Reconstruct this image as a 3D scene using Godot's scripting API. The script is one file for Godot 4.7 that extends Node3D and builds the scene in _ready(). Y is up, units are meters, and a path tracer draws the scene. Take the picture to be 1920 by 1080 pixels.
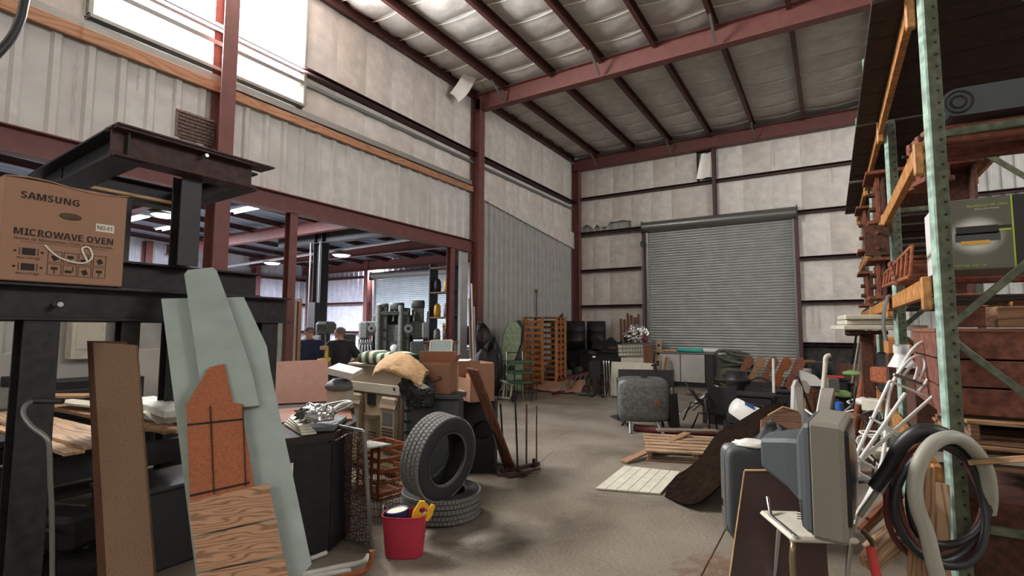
extends Node3D

var cur: Node3D
var X := Transform3D()
var rng := RandomNumberGenerator.new()
var taken := {}
var tex := {}
var M := {}

# ---------------------------------------------------------------- helpers
func S() -> SurfaceTool:
	var s := SurfaceTool.new()
	s.begin(Mesh.PRIMITIVE_TRIANGLES)
	s.set_smooth_group(-1)
	return s

func vert(s: SurfaceTool, p: Vector3, uv := Vector2.ZERO):
	s.set_uv(uv)
	s.add_vertex(X * p)

func quad(s, a: Vector3, b: Vector3, c: Vector3, d: Vector3, ua := Vector2(0, 0), ub := Vector2(1, 0), uc := Vector2(1, 1), ud := Vector2(0, 1)):
	vert(s, a, ua); vert(s, c, uc); vert(s, b, ub)
	vert(s, a, ua); vert(s, d, ud); vert(s, c, uc)

func tri(s, a: Vector3, b: Vector3, c: Vector3, ua := Vector2.ZERO, ub := Vector2.ZERO, uc := Vector2.ZERO):
	vert(s, a, ua); vert(s, c, uc); vert(s, b, ub)

# chamfered box: centre, size, basis
func box(s, c: Vector3, size: Vector3, bs := Basis(), bev := -1.0):
	s.set_smooth_group(-1)
	var h := size * 0.5
	var mn: float = min(h.x, min(h.y, h.z))
	var b: float = min(0.005, mn * 0.25) if bev < 0.0 else min(bev, mn * 0.9)
	var long := 0 if size.x >= size.y and size.x >= size.z else (1 if size.y >= size.z else 2)
	var off := Vector2(rng.randf() * 5.0, rng.randf() * 5.0)
	var uvf := func(p: Vector3, ax: int) -> Vector2:
		var u := p[long]
		var v := 0.0
		if ax == long:
			u = p[(long + 1) % 3] * 0.3
			v = p[(long + 2) % 3]
		else:
			v = p[3 - long - ax]
		return Vector2(u, v) + off
	for ax in 3:
		var u := (ax + 1) % 3
		var w := (ax + 2) % 3
		for sg in [-1.0, 1.0]:
			var q := []
			for k in [[-1, -1], [1, -1], [1, 1], [-1, 1]]:
				var p := Vector3()
				p[ax] = h[ax] * sg
				p[u] = (h[u] - b) * k[0]
				p[w] = (h[w] - b) * k[1]
				q.append(p)
			if sg < 0:
				q.reverse()
			quad(s, c + bs * q[0], c + bs * q[1], c + bs * q[2], c + bs * q[3], uvf.call(q[0], ax), uvf.call(q[1], ax), uvf.call(q[2], ax), uvf.call(q[3], ax))
	if b < 0.0006:
		return
	for ax in 3:
		var u := (ax + 1) % 3
		var w := (ax + 2) % 3
		for su in [-1.0, 1.0]:
			for sw in [-1.0, 1.0]:
				var q := []
				for k in [[-1, 0], [1, 0], [1, 1], [-1, 1]]:
					var p := Vector3()
					p[ax] = (h[ax] - b) * k[0]
					p[u] = (h[u] - (0.0 if k[1] == 0 else b)) * su
					p[w] = (h[w] - (b if k[1] == 0 else 0.0)) * sw
					q.append(p)
				if su * sw < 0:
					q.reverse()
				quad(s, c + bs * q[0], c + bs * q[1], c + bs * q[2], c + bs * q[3], uvf.call(q[0], u), uvf.call(q[1], u), uvf.call(q[2], u), uvf.call(q[3], u))
	for sx in [-1.0, 1.0]:
		for sy in [-1.0, 1.0]:
			for sz in [-1.0, 1.0]:
				var p1 := Vector3(h.x * sx, (h.y - b) * sy, (h.z - b) * sz)
				var p2 := Vector3((h.x - b) * sx, h.y * sy, (h.z - b) * sz)
				var p3 := Vector3((h.x - b) * sx, (h.y - b) * sy, h.z * sz)
				if sx * sy * sz > 0:
					tri(s, c + bs * p1, c + bs * p2, c + bs * p3)
				else:
					tri(s, c + bs * p1, c + bs * p3, c + bs * p2)

func frame(a: Vector3, b: Vector3, up := Vector3.UP) -> Basis:
	var x := (b - a).normalized()
	var z := x.cross(up)
	if z.length() < 0.01:
		z = x.cross(Vector3.RIGHT)
	z = z.normalized()
	return Basis(x, z.cross(x), z)

# bar of section w (sideways) x h (along up) from a to b
func bar(s, a: Vector3, b: Vector3, w: float, h: float, up := Vector3.UP, bev := -1.0):
	box(s, (a + b) * 0.5, Vector3(a.distance_to(b), h, w), frame(a, b, up), bev)

# H section along a-b: height h along up, flange width w
func ibeam(s, a: Vector3, b: Vector3, w: float, h: float, up := Vector3.UP, t := 0.014):
	var f := frame(a, b, up)
	var l := a.distance_to(b)
	var m := (a + b) * 0.5
	for k in [-1.0, 1.0]:
		box(s, m + f.y * k * (h * 0.5 - t * 0.5), Vector3(l, t, w), f)
	box(s, m, Vector3(l, h - t * 2.0, t * 0.8), f)

# C section open towards +side
func channel(s, a: Vector3, b: Vector3, w: float, h: float, up := Vector3.UP, t := 0.008, sd := 1.0):
	var f := frame(a, b, up)
	var l := a.distance_to(b)
	var m := (a + b) * 0.5
	for k in [-1.0, 1.0]:
		box(s, m + f.y * k * (h - t) * 0.5, Vector3(l, t, w), f)
	box(s, m - f.z * sd * (w - t) * 0.5, Vector3(l, h - t * 2.0, t), f)

func ring(c: Vector3, ux: Vector3, uy: Vector3, r: float, n: int) -> PackedVector3Array:
	var o := PackedVector3Array()
	for i in n:
		var a := TAU * i / n
		o.append(c + (ux * cos(a) + uy * sin(a)) * r)
	return o

# tube through points, radius r (number or array)
func tube(s, pts: Array, r, n := 8, closed := false, caps := true):
	s.set_smooth_group(0)
	var cnt := pts.size()
	var prev := PackedVector3Array()
	var first := PackedVector3Array()
	var ux := Vector3.ZERO
	var run := 0.0
	for i in cnt + (1 if closed else 0):
		var p: Vector3 = pts[i % cnt]
		var pa: Vector3 = pts[(i - 1 + cnt) % cnt] if closed or i > 0 else p
		var pb: Vector3 = pts[(i + 1) % cnt] if closed or i < cnt - 1 else p
		var t := (pb - pa).normalized()
		if ux == Vector3.ZERO:
			ux = t.cross(Vector3.UP)
			if ux.length() < 0.05:
				ux = t.cross(Vector3.RIGHT)
		ux = (ux - t * ux.dot(t)).normalized()
		var uy := t.cross(ux)
		var rr: float = r[i % cnt] if r is Array else r
		if i > 0:
			run += p.distance_to(pts[i - 1])
		var cur_ring := ring(p, ux, uy, rr, n)
		if i == cnt:
			cur_ring = first.duplicate()
			# pick the nearest turn
			var best := 0
			var bd := 1e9
			for k in n:
				var dd: float = first[k].distance_to(prev[0])
				if dd < bd:
					bd = dd
					best = k
			for k in n:
				cur_ring[k] = first[(k + best) % n]
		if i > 0:
			for k in n:
				var k2 := (k + 1) % n
				quad(s, prev[k], prev[k2], cur_ring[k2], cur_ring[k], Vector2(run, k * 0.1), Vector2(run, k * 0.1 + 0.1), Vector2(run + 0.1, k * 0.1 + 0.1), Vector2(run + 0.1, k * 0.1))
		else:
			first = cur_ring
		if caps and not closed and (i == 0 or i == cnt - 1):
			s.set_smooth_group(-1)
			for k in range(1, n - 1):
				if i == 0:
					tri(s, cur_ring[0], cur_ring[k + 1], cur_ring[k])
				else:
					tri(s, cur_ring[0], cur_ring[k], cur_ring[k + 1])
			s.set_smooth_group(0)
		prev = cur_ring
	s.set_smooth_group(-1)

func cyl(s, a: Vector3, b: Vector3, r: float, n := 16, r2 := -1.0):
	tube(s, [a, b], [r, r if r2 < 0 else r2], n)

# lathe round own +y: profile of (radius, height)
func lathe(s, prof: Array, n := 24, at := Vector3.ZERO, bs := Basis(), smooth := true):
	for i in prof.size() - 1:
		s.set_smooth_group(i + 1 if not smooth else 0)
		var p: Vector2 = prof[i]
		var q: Vector2 = prof[i + 1]
		for k in n:
			var a := TAU * k / n
			var b := TAU * (k + 1) / n
			var v := func(w: Vector2, t: float) -> Vector3: return at + bs * Vector3(w.x * cos(t), w.y, w.x * sin(t))
			if p.x < 0.0001:
				tri(s, v.call(p, a), v.call(q, a), v.call(q, b))
			elif q.x < 0.0001:
				tri(s, v.call(p, a), v.call(q, a), v.call(p, b))
			else:
				quad(s, v.call(p, a), v.call(q, a), v.call(q, b), v.call(p, b))
	s.set_smooth_group(-1)

# planar polygon in space, pushed back by thick along -normal (normal turned towards `facing`)
func slab(s, pts: Array, thick: float, facing := Vector3.ZERO):
	s.set_smooth_group(-1)
	var nrm := Vector3.ZERO
	var mid := Vector3.ZERO
	for i in pts.size():
		var p: Vector3 = pts[i]
		var q: Vector3 = pts[(i + 1) % pts.size()]
		nrm += p.cross(q)
		mid += p
	mid /= pts.size()
	nrm = nrm.normalized()
	var ring_pts := pts.duplicate()
	if nrm.dot(facing - mid) < 0:
		ring_pts.reverse()
		nrm = -nrm
	var ux: Vector3 = (ring_pts[1] - ring_pts[0]).normalized()
	if absf(nrm.y) < 0.9:
		ux = Vector3.UP.cross(nrm).normalized()
	var uy := nrm.cross(ux)
	var flat := PackedVector2Array()
	for p in ring_pts:
		flat.append(Vector2((p - mid).dot(ux), (p - mid).dot(uy)))
	var ids := Geometry2D.triangulate_polygon(flat)
	var b := nrm * thick
	for i in range(0, ids.size(), 3):
		var t := [ids[i], ids[i + 1], ids[i + 2]]
		if (flat[t[1]] - flat[t[0]]).cross(flat[t[2]] - flat[t[0]]) < 0:
			t.reverse()
		tri(s, ring_pts[t[0]], ring_pts[t[1]], ring_pts[t[2]], flat[t[0]], flat[t[1]], flat[t[2]])
		tri(s, ring_pts[t[2]] - b, ring_pts[t[1]] - b, ring_pts[t[0]] - b, flat[t[2]], flat[t[1]], flat[t[0]])
	for i in ring_pts.size():
		var j := (i + 1) % ring_pts.size()
		quad(s, ring_pts[i] - b, ring_pts[j] - b, ring_pts[j], ring_pts[i], flat[i], flat[j], flat[j] + Vector2(0.0, thick), flat[i] + Vector2(0.0, thick))

# curved sheet: fn(u, v) -> Vector3 on a grid, with thickness
func surf(s, nu: int, nv: int, fn: Callable, thick := 0.0, group := 0):
	var g := []
	for i in nu + 1:
		var row := []
		for j in nv + 1:
			row.append(fn.call(float(i) / nu, float(j) / nv))
		g.append(row)
	s.set_smooth_group(group)
	var bk := []
	if thick > 0.0:
		for i in nu + 1:
			var row := []
			for j in nv + 1:
				var du: Vector3 = g[min(i + 1, nu)][j] - g[max(i - 1, 0)][j]
				var dv: Vector3 = g[i][min(j + 1, nv)] - g[i][max(j - 1, 0)]
				row.append(g[i][j] - du.cross(dv).normalized() * thick)
			bk.append(row)
	for i in nu:
		for j in nv:
			var ua := Vector2(float(i) / nu, float(j) / nv)
			var ub := Vector2(float(i + 1) / nu, float(j) / nv)
			var uc := Vector2(float(i + 1) / nu, float(j + 1) / nv)
			var ud := Vector2(float(i) / nu, float(j + 1) / nv)
			quad(s, g[i][j], g[i + 1][j], g[i + 1][j + 1], g[i][j + 1], ua, ub, uc, ud)
			if thick > 0.0:
				s.set_smooth_group(group + 1)
				quad(s, bk[i][j + 1], bk[i + 1][j + 1], bk[i + 1][j], bk[i][j], ud, uc, ub, ua)
				s.set_smooth_group(group)
	if thick > 0.0:
		s.set_smooth_group(-1)
		for i in nu:
			quad(s, bk[i][0], bk[i + 1][0], g[i + 1][0], g[i][0])
			quad(s, g[i][nv], g[i + 1][nv], bk[i + 1][nv], bk[i][nv])
		for j in nv:
			quad(s, g[0][j], g[0][j + 1], bk[0][j + 1], bk[0][j])
			quad(s, bk[nu][j], bk[nu][j + 1], g[nu][j + 1], g[nu][j])

# rounded box (superellipsoid): half sizes, squareness
func sup(s, c: Vector3, h: Vector3, e: float, bs := Basis(), n := 12):
	var pw := func(v: float) -> float: return signf(v) * pow(absf(v), e)
	surf(s, n * 2, n, func(u: float, v: float) -> Vector3:
		var a := -u * TAU
		var t := (v - 0.5) * PI
		return c + bs * Vector3(pw.call(cos(t)) * pw.call(cos(a)) * h.x, pw.call(sin(t)) * h.y, pw.call(cos(t)) * pw.call(sin(a)) * h.z))

# lumpy ball: radii, noise amount; used for bags, crumpled foil, heaps
func blob(s, c: Vector3, r: Vector3, rough: float, freq: float, sd := 1, n := 14, flat_base := true, smooth := true):
	var nz := FastNoiseLite.new()
	nz.seed = sd
	nz.frequency = freq
	surf(s, n * 2, n, func(u: float, v: float) -> Vector3:
		var a := -u * TAU
		var e := (v - 0.5) * PI
		var d := Vector3(cos(e) * cos(a), sin(e), cos(e) * sin(a))
		var k := 1.0 + rough * nz.get_noise_3dv(Vector3(cos(e) * cos(fposmod(u, 1.0) * TAU), sin(e), cos(e) * sin(fposmod(u, 1.0) * TAU)) * 10.0)
		var p := d * r * k
		if flat_base and p.y < -r.y * 0.55:
			p.y = -r.y * 0.55
		return c + p, 0.0, 0 if smooth else -1)

func numbered(called: String) -> String:
	var k: int = taken.get(called, 0)
	taken[called] = k + 1
	return called if k == 0 else "%s_%03d" % [called, k]

func thing(called: String, label: String, category: String, at := Vector3.ZERO, turn := 0.0, group := "") -> Node3D:
	var o := Node3D.new()
	o.name = numbered(called)
	add_child(o)
	o.position = at
	o.rotation.y = deg_to_rad(turn)
	o.set_meta("label", label)
	o.set_meta("category", category)
	if group:
		o.set_meta("group", group)
	cur = o
	X = Transform3D()
	return o

# from here on the points given are in the place's own axes, not the thing's
func world():
	X = cur.transform.affine_inverse()

func structure(called: String) -> Node3D:
	var o := Node3D.new()
	o.name = numbered(called)
	add_child(o)
	o.set_meta("kind", "structure")
	cur = o
	X = Transform3D()
	return o

func part(called: String, s: SurfaceTool, mat: Material, parent: Node3D = null, label := "") -> MeshInstance3D:
	s.generate_normals()
	s.index()
	var o := MeshInstance3D.new()
	o.name = called
	o.mesh = s.commit()
	o.material_override = mat
	(parent if parent else cur).add_child(o, true)
	if label:
		o.set_meta("label", label)
	return o

# a further copy of a mesh under the current thing
func again(called: String, mesh: Mesh, mat: Material, t: Transform3D, parent: Node3D = null) -> MeshInstance3D:
	var o := MeshInstance3D.new()
	o.name = called
	o.mesh = mesh
	o.material_override = mat
	o.transform = t
	(parent if parent else cur).add_child(o, true)
	return o

func mesh_of(s: SurfaceTool) -> Mesh:
	s.generate_normals()
	s.index()
	return s.commit()

func bx(called: String, c: Vector3, size: Vector3, mat: Material, turn := 0.0, parent: Node3D = null) -> MeshInstance3D:
	var s := S()
	box(s, c, size, Basis(Vector3.UP, deg_to_rad(turn)))
	return part(called, s, mat, parent)

func br(called: String, a: Vector3, b: Vector3, w: float, h: float, mat: Material, up := Vector3.UP, parent: Node3D = null) -> MeshInstance3D:
	var s := S()
	bar(s, a, b, w, h, up)
	return part(called, s, mat, parent)

func tb(called: String, pts: Array, r, mat: Material, n := 8, closed := false, parent: Node3D = null) -> MeshInstance3D:
	var s := S()
	tube(s, pts, r, n, closed)
	return part(called, s, mat, parent)

func copy_of(o: Node3D, at: Vector3, turn := 0.0, label := "") -> Node3D:
	var c: Node3D = o.duplicate()
	var base: String = o.name
	if base.length() > 4 and base[base.length() - 4] == "_" and base.right(3).is_valid_int():
		base = base.left(base.length() - 4)
	c.name = numbered(base)
	add_child(c)
	c.position = at
	c.rotation.y = deg_to_rad(turn)
	if label:
		c.set_meta("label", label)
	return c

func curve(pts: Array, per := 6, closed := false) -> Array:
	var out := []
	var n := pts.size()
	var last := n if closed else n - 1
	for i in last:
		var p0: Vector3 = pts[(i - 1 + n) % n] if closed or i > 0 else pts[i]
		var p1: Vector3 = pts[i]
		var p2: Vector3 = pts[(i + 1) % n]
		var p3: Vector3 = pts[(i + 2) % n] if closed or i < n - 2 else p2
		for k in per:
			out.append(p1.cubic_interpolate(p2, p0, p3, float(k) / per))
	if not closed:
		out.append(pts[n - 1])
	return out

func circle(c: Vector3, ux: Vector3, uy: Vector3, r: float, n := 24) -> Array:
	return Array(ring(c, ux, uy, r, n))

func words(text: String, height: float, mat: Material, at: Vector3, bs: Basis, parent: Node3D = null, bold := true, font_name := "Droid Sans") -> MeshInstance3D:
	var t := TextMesh.new()
	t.text = text
	var f := SystemFont.new()
	f.font_names = PackedStringArray([font_name])
	f.font_weight = 700 if bold else 400
	t.font = f
	t.font_size = 24
	t.pixel_size = height / 17.0
	t.depth = 0.0012
	t.curve_step = 2.0
	var o := MeshInstance3D.new()
	o.name = "lettering"
	o.mesh = t
	o.material_override = mat
	o.transform = Transform3D(bs, at)
	(parent if parent else cur).add_child(o, true)
	return o

# ---------------------------------------------------------------- materials
func noise_tex(key: String, freq: float, lo: float, hi: float, oct := 4, sd := 1, contrast := 0.0) -> NoiseTexture2D:
	var n := FastNoiseLite.new()
	n.seed = sd
	n.frequency = freq
	n.fractal_octaves = oct
	var t := NoiseTexture2D.new()
	t.width = 512
	t.height = 512
	t.seamless = true
	t.noise = n
	var g := Gradient.new()
	g.set_color(0, Color(lo, lo, lo))
	g.set_color(1, Color(hi, hi, hi))
	if contrast > 0.0:
		g.set_offset(0, contrast)
		g.set_offset(1, 1.0 - contrast)
	t.color_ramp = g
	tex[key] = t
	return t

func ramp_tex(key: String, freq: float, cols: Array, offs: Array, oct := 5, sd := 1):
	var t := noise_tex(key, freq, 0, 1, oct, sd)
	var g := Gradient.new()
	g.offsets = PackedFloat32Array(offs)
	var pc := PackedColorArray()
	for c in cols:
		pc.append(Color(c))
	g.colors = pc
	t.color_ramp = g

func bump_tex(key: String, freq: float, oct := 4, strength := 4.0, sd := 3):
	var n := FastNoiseLite.new()
	n.seed = sd
	n.frequency = freq
	n.fractal_octaves = oct
	var t := NoiseTexture2D.new()
	t.width = 512
	t.height = 512
	t.seamless = true
	t.noise = n
	t.as_normal_map = true
	t.bump_strength = strength
	tex[key] = t

func wood_tex(key: String, sd: int, ring_freq: float, dark: float):
	var n := FastNoiseLite.new()
	n.seed = sd
	n.frequency = 0.012
	n.fractal_octaves = 3
	var n2 := FastNoiseLite.new()
	n2.seed = sd + 7
	n2.frequency = 0.09
	var im := Image.create(384, 256, false, Image.FORMAT_RGB8)
	for y in 256:
		for x in 384:
			# both ends meet: walk round a circle along x
			var a := TAU * x / 384.0
			var px := cos(a) * 14.0
			var pz := sin(a) * 14.0
			var w := n.get_noise_3d(px, y * 1.2, pz) * 3.2 + y * ring_freq
			var g := 0.5 + 0.5 * sin(w * TAU)
			var fine := n2.get_noise_3d(px * 1.5, y * 9.0, pz * 1.5)
			var k: float = clampf(1.0 - dark * pow(g, 3.0) - 0.16 * (fine * 0.5 + 0.5) , 0.0, 1.0)
			im.set_pixel(x, y, Color(k, k * (0.985 - 0.05 * (1.0 - k)), k * (0.97 - 0.12 * (1.0 - k))))
	tex[key] = ImageTexture.create_from_image(im)

func mat(key: String, col: String, rough := 0.8, t := "", sc := 1.0, metal := 0.0, nt := "", nstr := 1.0) -> StandardMaterial3D:
	var m := StandardMaterial3D.new()
	m.resource_name = key
	m.albedo_color = Color(col)
	m.roughness = rough
	m.metallic = metal
	if t:
		m.albedo_texture = tex[t]
		if t.begins_with("wood"):
			m.uv1_scale = Vector3(sc, sc * 1.5, 1)
		else:
			m.uv1_triplanar = true
			m.uv1_world_triplanar = true
			m.uv1_scale = Vector3.ONE * sc
	if nt:
		m.normal_enabled = true
		m.normal_texture = tex[nt]
		m.normal_scale = nstr
		if not t:
			m.uv1_triplanar = true
			m.uv1_world_triplanar = true
			m.uv1_scale = Vector3.ONE * sc
	M[key] = m
	return m

func glow(key: String, col: String, energy: float) -> StandardMaterial3D:
	var m := StandardMaterial3D.new()
	m.resource_name = key
	m.albedo_color = Color(col)
	m.emission_enabled = true
	m.emission = Color(col)
	m.emission_energy_multiplier = energy
	M[key] = m
	return m

func rolling_door(called: String, x0: float, x1: float, y1: float, z: float, drum_r: float, rusty: bool, slat_mat: Material, drum_mat: Material):
	var d := structure(called)
	var w := x1 - x0
	var s := S()
	surf(s, 1, 5, func(u: float, v: float) -> Vector3:
		var bulge := 0.012 * sin(v * PI)
		return Vector3((u - 0.5) * w, v * 0.074, bulge), 0.004)
	var slat := mesh_of(s)
	var n := int((y1 - 0.06) / 0.076)
	for k in n:
		again("slat", slat, slat_mat, Transform3D(Basis(), Vector3((x0 + x1) * 0.5, 0.06 + k * 0.076, z)))
	bx("bottom_bar", Vector3((x0 + x1) * 0.5, 0.03, z), Vector3(w, 0.06, 0.05), M.dark_steel)
	s = S()
	cyl(s, Vector3(x0 - 0.1, y1 + 0.02, z + 0.12), Vector3(x1 + 0.1, y1 + 0.02, z + 0.12), drum_r, 24)
	part("roller_drum", s, drum_mat)
	for sx in [x0 - 0.02, x1 + 0.02]:
		s = S()
		channel(s, Vector3(sx, 0.0, z + 0.01), Vector3(sx, y1, z + 0.01), 0.09, 0.09, Vector3(0, 0, 1), 0.006, -1.0 if sx < x0 + 0.2 else 1.0)
		part("guide_rail", s, M.galv)
		bx("bracket", Vector3(sx + (-0.09 if sx < x0 + 0.2 else 0.09), y1, z + 0.1), Vector3(0.02, 0.36, 0.34), M.dark_steel)
	return d

func corr_mesh(w: float, h: float, pitch: float, rib: float, flat_w := 0.5) -> Mesh:
	# ribbed sheet standing in x-y, ribs towards +z
	var s := S()
	var xs := []
	var n := int(round(w / pitch))
	for k in n:
		var x := -w * 0.5 + k * (w / n)
		var p := w / n
		xs.append(Vector2(x, 0.0))
		xs.append(Vector2(x + p * (1.0 - flat_w) * 0.0 + p * flat_w, 0.0))
		xs.append(Vector2(x + p * (flat_w + (1.0 - flat_w) * 0.25), rib))
		xs.append(Vector2(x + p * (flat_w + (1.0 - flat_w) * 0.75), rib))
	xs.append(Vector2(w * 0.5, 0.0))
	for i in xs.size() - 1:
		quad(s, Vector3(xs[i].x, 0, xs[i].y), Vector3(xs[i + 1].x, 0, xs[i + 1].y), Vector3(xs[i + 1].x, h, xs[i + 1].y), Vector3(xs[i].x, h, xs[i].y))
		quad(s, Vector3(xs[i + 1].x, 0, xs[i + 1].y - 0.003), Vector3(xs[i].x, 0, xs[i].y - 0.003), Vector3(xs[i].x, h, xs[i].y - 0.003), Vector3(xs[i + 1].x, h, xs[i + 1].y - 0.003))
	return mesh_of(s)

func pillow(w: float, h: float, deep: float, sd: int, wrinkle := 0.006) -> Mesh:
	var nz := FastNoiseLite.new()
	nz.seed = sd
	nz.frequency = 0.9
	var s := S()
	surf(s, 7, 6, func(u: float, v: float) -> Vector3:
		var e := pow(sin(u * PI), 0.6) * pow(sin(v * PI), 0.5)
		return Vector3((u - 0.5) * w, (v - 0.5) * h, deep * e + wrinkle * nz.get_noise_2d(u * 4.0 + sd, v * 4.0) * e * 4.0))
	return mesh_of(s)

func blanket_row(n0: float, n1: float, y0: float, y1: float, step: float, place: Callable, variants: int, mat_list: Array, sd: int, skip := []):
	# quilted blankets side by side from n0 to n1 between y0 and y1
	var cnt := int(round(absf(n1 - n0) / step))
	var w := absf(n1 - n0) / cnt
	var ms := []
	for k in variants:
		ms.append(pillow(w, y1 - y0, 0.035, sd + k))
	for k in cnt:
		if k in skip:
			continue
		var t: Transform3D = place.call(minf(n0, n1) + (k + 0.5) * w, (y0 + y1) * 0.5)
		again("insulation_blanket", ms[k % variants], mat_list[(k * 7 + sd) % mat_list.size()], t)

func make_materials():
	noise_tex("grain", 0.09, 0.9, 1.0, 3, 1)
	noise_tex("blotch", 0.012, 0.87, 1.0, 5, 2)
	noise_tex("dirty", 0.02, 0.7, 1.0, 6, 5, 0.2)
	noise_tex("fine", 0.25, 0.9, 1.0, 2, 6)
	ramp_tex("rusty", 0.02, ["a06a4c", "b58a6a", "d9d2c6", "ffffff"], [0.0, 0.3, 0.42, 0.7], 5, 8)
	ramp_tex("concrete", 0.008, ["c2baac", "d6cfc2", "e2dcd0", "ece7dd"], [0.15, 0.4, 0.6, 0.85], 6, 9)
	ramp_tex("osb", 0.06, ["c8b4a6", "e6d6ca", "f4e8de", "b09a8c"], [0.2, 0.45, 0.65, 0.9], 4, 10)
	ramp_tex("speck", 0.16, ["a08f80", "c9b8a8", "dccbbb", "b3a192"], [0.2, 0.45, 0.7, 0.95], 4, 11)
	wood_tex("wood", 3, 0.11, 0.16)
	wood_tex("wood_rough", 12, 0.08, 0.26)
	bump_tex("nrm_fine", 0.2, 3, 3.0)
	bump_tex("nrm_wrinkle", 0.02, 4, 10.0, 4)
	bump_tex("nrm_hammer", 0.05, 3, 6.0, 5)
	for q in [["stain_rust", "8a5a3c", 0.34], ["stain_dark", "5a554d", 0.2], ["print_glow", "d8d6cc", 1.0]]:
		var nz := FastNoiseLite.new()
		nz.seed = 77
		nz.frequency = 0.045
		var im := Image.create(128, 128, false, Image.FORMAT_RGBA8)
		for y in 128:
			for x in 128:
				var d := Vector2(x - 63.5, y - 63.5).length() / 63.5
				var a: float = clampf((nz.get_noise_2d(x, y) + 0.55 - d * d * 1.3) * 1.6, 0.0, 1.0) * q[2]
				if q[0] == "print_glow":
					a = smoothstep(1.0, 0.45, d)
				im.set_pixel(x, y, Color(1, 1, 1, a))
		var sm := mat(q[0], q[1], 0.7)
		sm.albedo_texture = ImageTexture.create_from_image(im)
		sm.transparency = BaseMaterial3D.TRANSPARENCY_ALPHA
	# building
	mat("concrete", "938d84", 0.6, "concrete", 0.22, 0.0, "nrm_fine", 0.25)
	mat("dark_concrete", "3c3934", 0.9, "dirty", 0.5)
	mat("blanket_a", "dfd8ce", 0.75, "blotch", 0.5, 0.0, "nrm_wrinkle", 0.2)
	mat("blanket_b", "dad3c8", 0.75, "blotch", 0.6, 0.0, "nrm_wrinkle", 0.2)
	mat("blanket_c", "d6cdc0", 0.75, "blotch", 0.4, 0.0, "nrm_wrinkle", 0.2)
	mat("ceiling_a", "e0ddd6", 0.7, "blotch", 0.5, 0.0, "nrm_wrinkle", 0.12)
	mat("ceiling_b", "d9d5cd", 0.7, "blotch", 0.4, 0.0, "nrm_wrinkle", 0.12)
	mat("tape", "f2eee4", 0.5)
	mat("panel_white", "cfcdc6", 0.55, "blotch", 0.5)
	mat("panel_white_b", "c6c4bc", 0.55, "blotch", 0.25)
	mat("panel_grey", "b0afa8", 0.6, "blotch", 0.4)
	mat("shop_white", "d3d4de", 0.6, "blotch", 0.5)
	mat("roof_blue", "8a99ac", 0.5, "blotch", 0.5, 0.3)
	mat("red_steel", "74453f", 0.6, "blotch", 0.8)
	mat("dark_red_steel", "533534", 0.65, "blotch", 0.8)
	mat("bright_red_steel", "7d3836", 0.55, "blotch", 0.8)
	mat("purlin_steel", "57302b", 0.65, "blotch", 0.8)
	mat("black_column", "2c2927", 0.6, "blotch", 1.0)
	mat("galv", "8b8d88", 0.45, "grain", 1.0, 0.6)
	mat("slat_grey", "a3a49f", 0.42, "blotch", 0.35, 0.35)
	mat("slat_shop", "b3bec0", 0.4, "blotch", 0.35, 0.35)
	mat("drum_grey", "7b7c74", 0.35, "grain", 1.0, 0.5)
	mat("dark_steel", "393736", 0.55, "blotch", 1.5, 0.3)
	mat("black_steel", "2b2827", 0.6, "dirty", 1.2, 0.2)
	mat("brown_steel", "4a2f28", 0.65, "dirty", 1.2, 0.2)
	mat("orange_board", "b98a68", 0.75, "wood", 0.5)
	mat("flashing", "9d9a92", 0.5, "grain", 1.0, 0.4)
	mat("vent_brown", "8b7468", 0.7, "dirty", 2.0)
	glow("window_sheet", "fffaf2", 5.0)
	glow("tube_glow", "f4f6ff", 6.0)
	glow("bay_glow", "eef2ff", 8.0)

func _ready():
	rng.seed = 7
	# ------------------------------------------------ camera, light, exposure
	var cam := Camera3D.new()
	cam.name = "camera"
	cam.fov = 58.77
	cam.near = 0.05
	cam.far = 200.0
	cam.position = Vector3(0, 1.55, 0)
	cam.rotation_order = EULER_ORDER_YXZ
	cam.rotation_degrees = Vector3(4.515, 31.85, 0.255)
	add_child(cam)
	cam.current = true
	var we := WorldEnvironment.new()
	we.name = "world_environment"
	var env := Environment.new()
	var sky := Sky.new()
	var ps := ProceduralSkyMaterial.new()
	ps.sky_top_color = Color("8fb4e0")
	ps.sky_horizon_color = Color("dfe8f0")
	ps.ground_bottom_color = Color("8a8578")
	ps.ground_horizon_color = Color("cfd0cc")
	ps.sky_energy_multiplier = 2.0
	sky.sky_material = ps
	env.background_mode = Environment.BG_SKY
	env.sky = sky
	env.tonemap_mode = Environment.TONE_MAPPER_LINEAR
	env.tonemap_exposure = 1.0
	env.sdfgi_enabled = true
	env.ssao_enabled = true
	env.ssil_enabled = true
	we.environment = env
	add_child(we)
	# daylight through the translucent wall sheets: left wall in view, left wall and front wall behind the viewer
	daylight("window_light", Vector3(-7.0, 6.2, -3.57), -90.0, Vector2(2.7, 2.0), 26.0, "f7f5f4")
	daylight("window_light", Vector3(-7.0, 6.2, 2.6), -90.0, Vector2(2.7, 2.0), 1.5, "f7f5f4")
	daylight("window_light", Vector3(0.5, 4.6, 6.9), 0.0, Vector2(4.0, 2.0), 0.25, "eef2ff")
	daylight("window_light", Vector3(8.9, 6.2, -5.0), 90.0, Vector2(3.4, 1.8), 5.5, "eef2ff")
	daylight("window_light", Vector3(8.9, 6.2, -11.6), 90.0, Vector2(3.4, 1.8), 4.5, "f4f4fa")
	make_materials()
	build_shell()
	build_shop()
	build_all()

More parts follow.
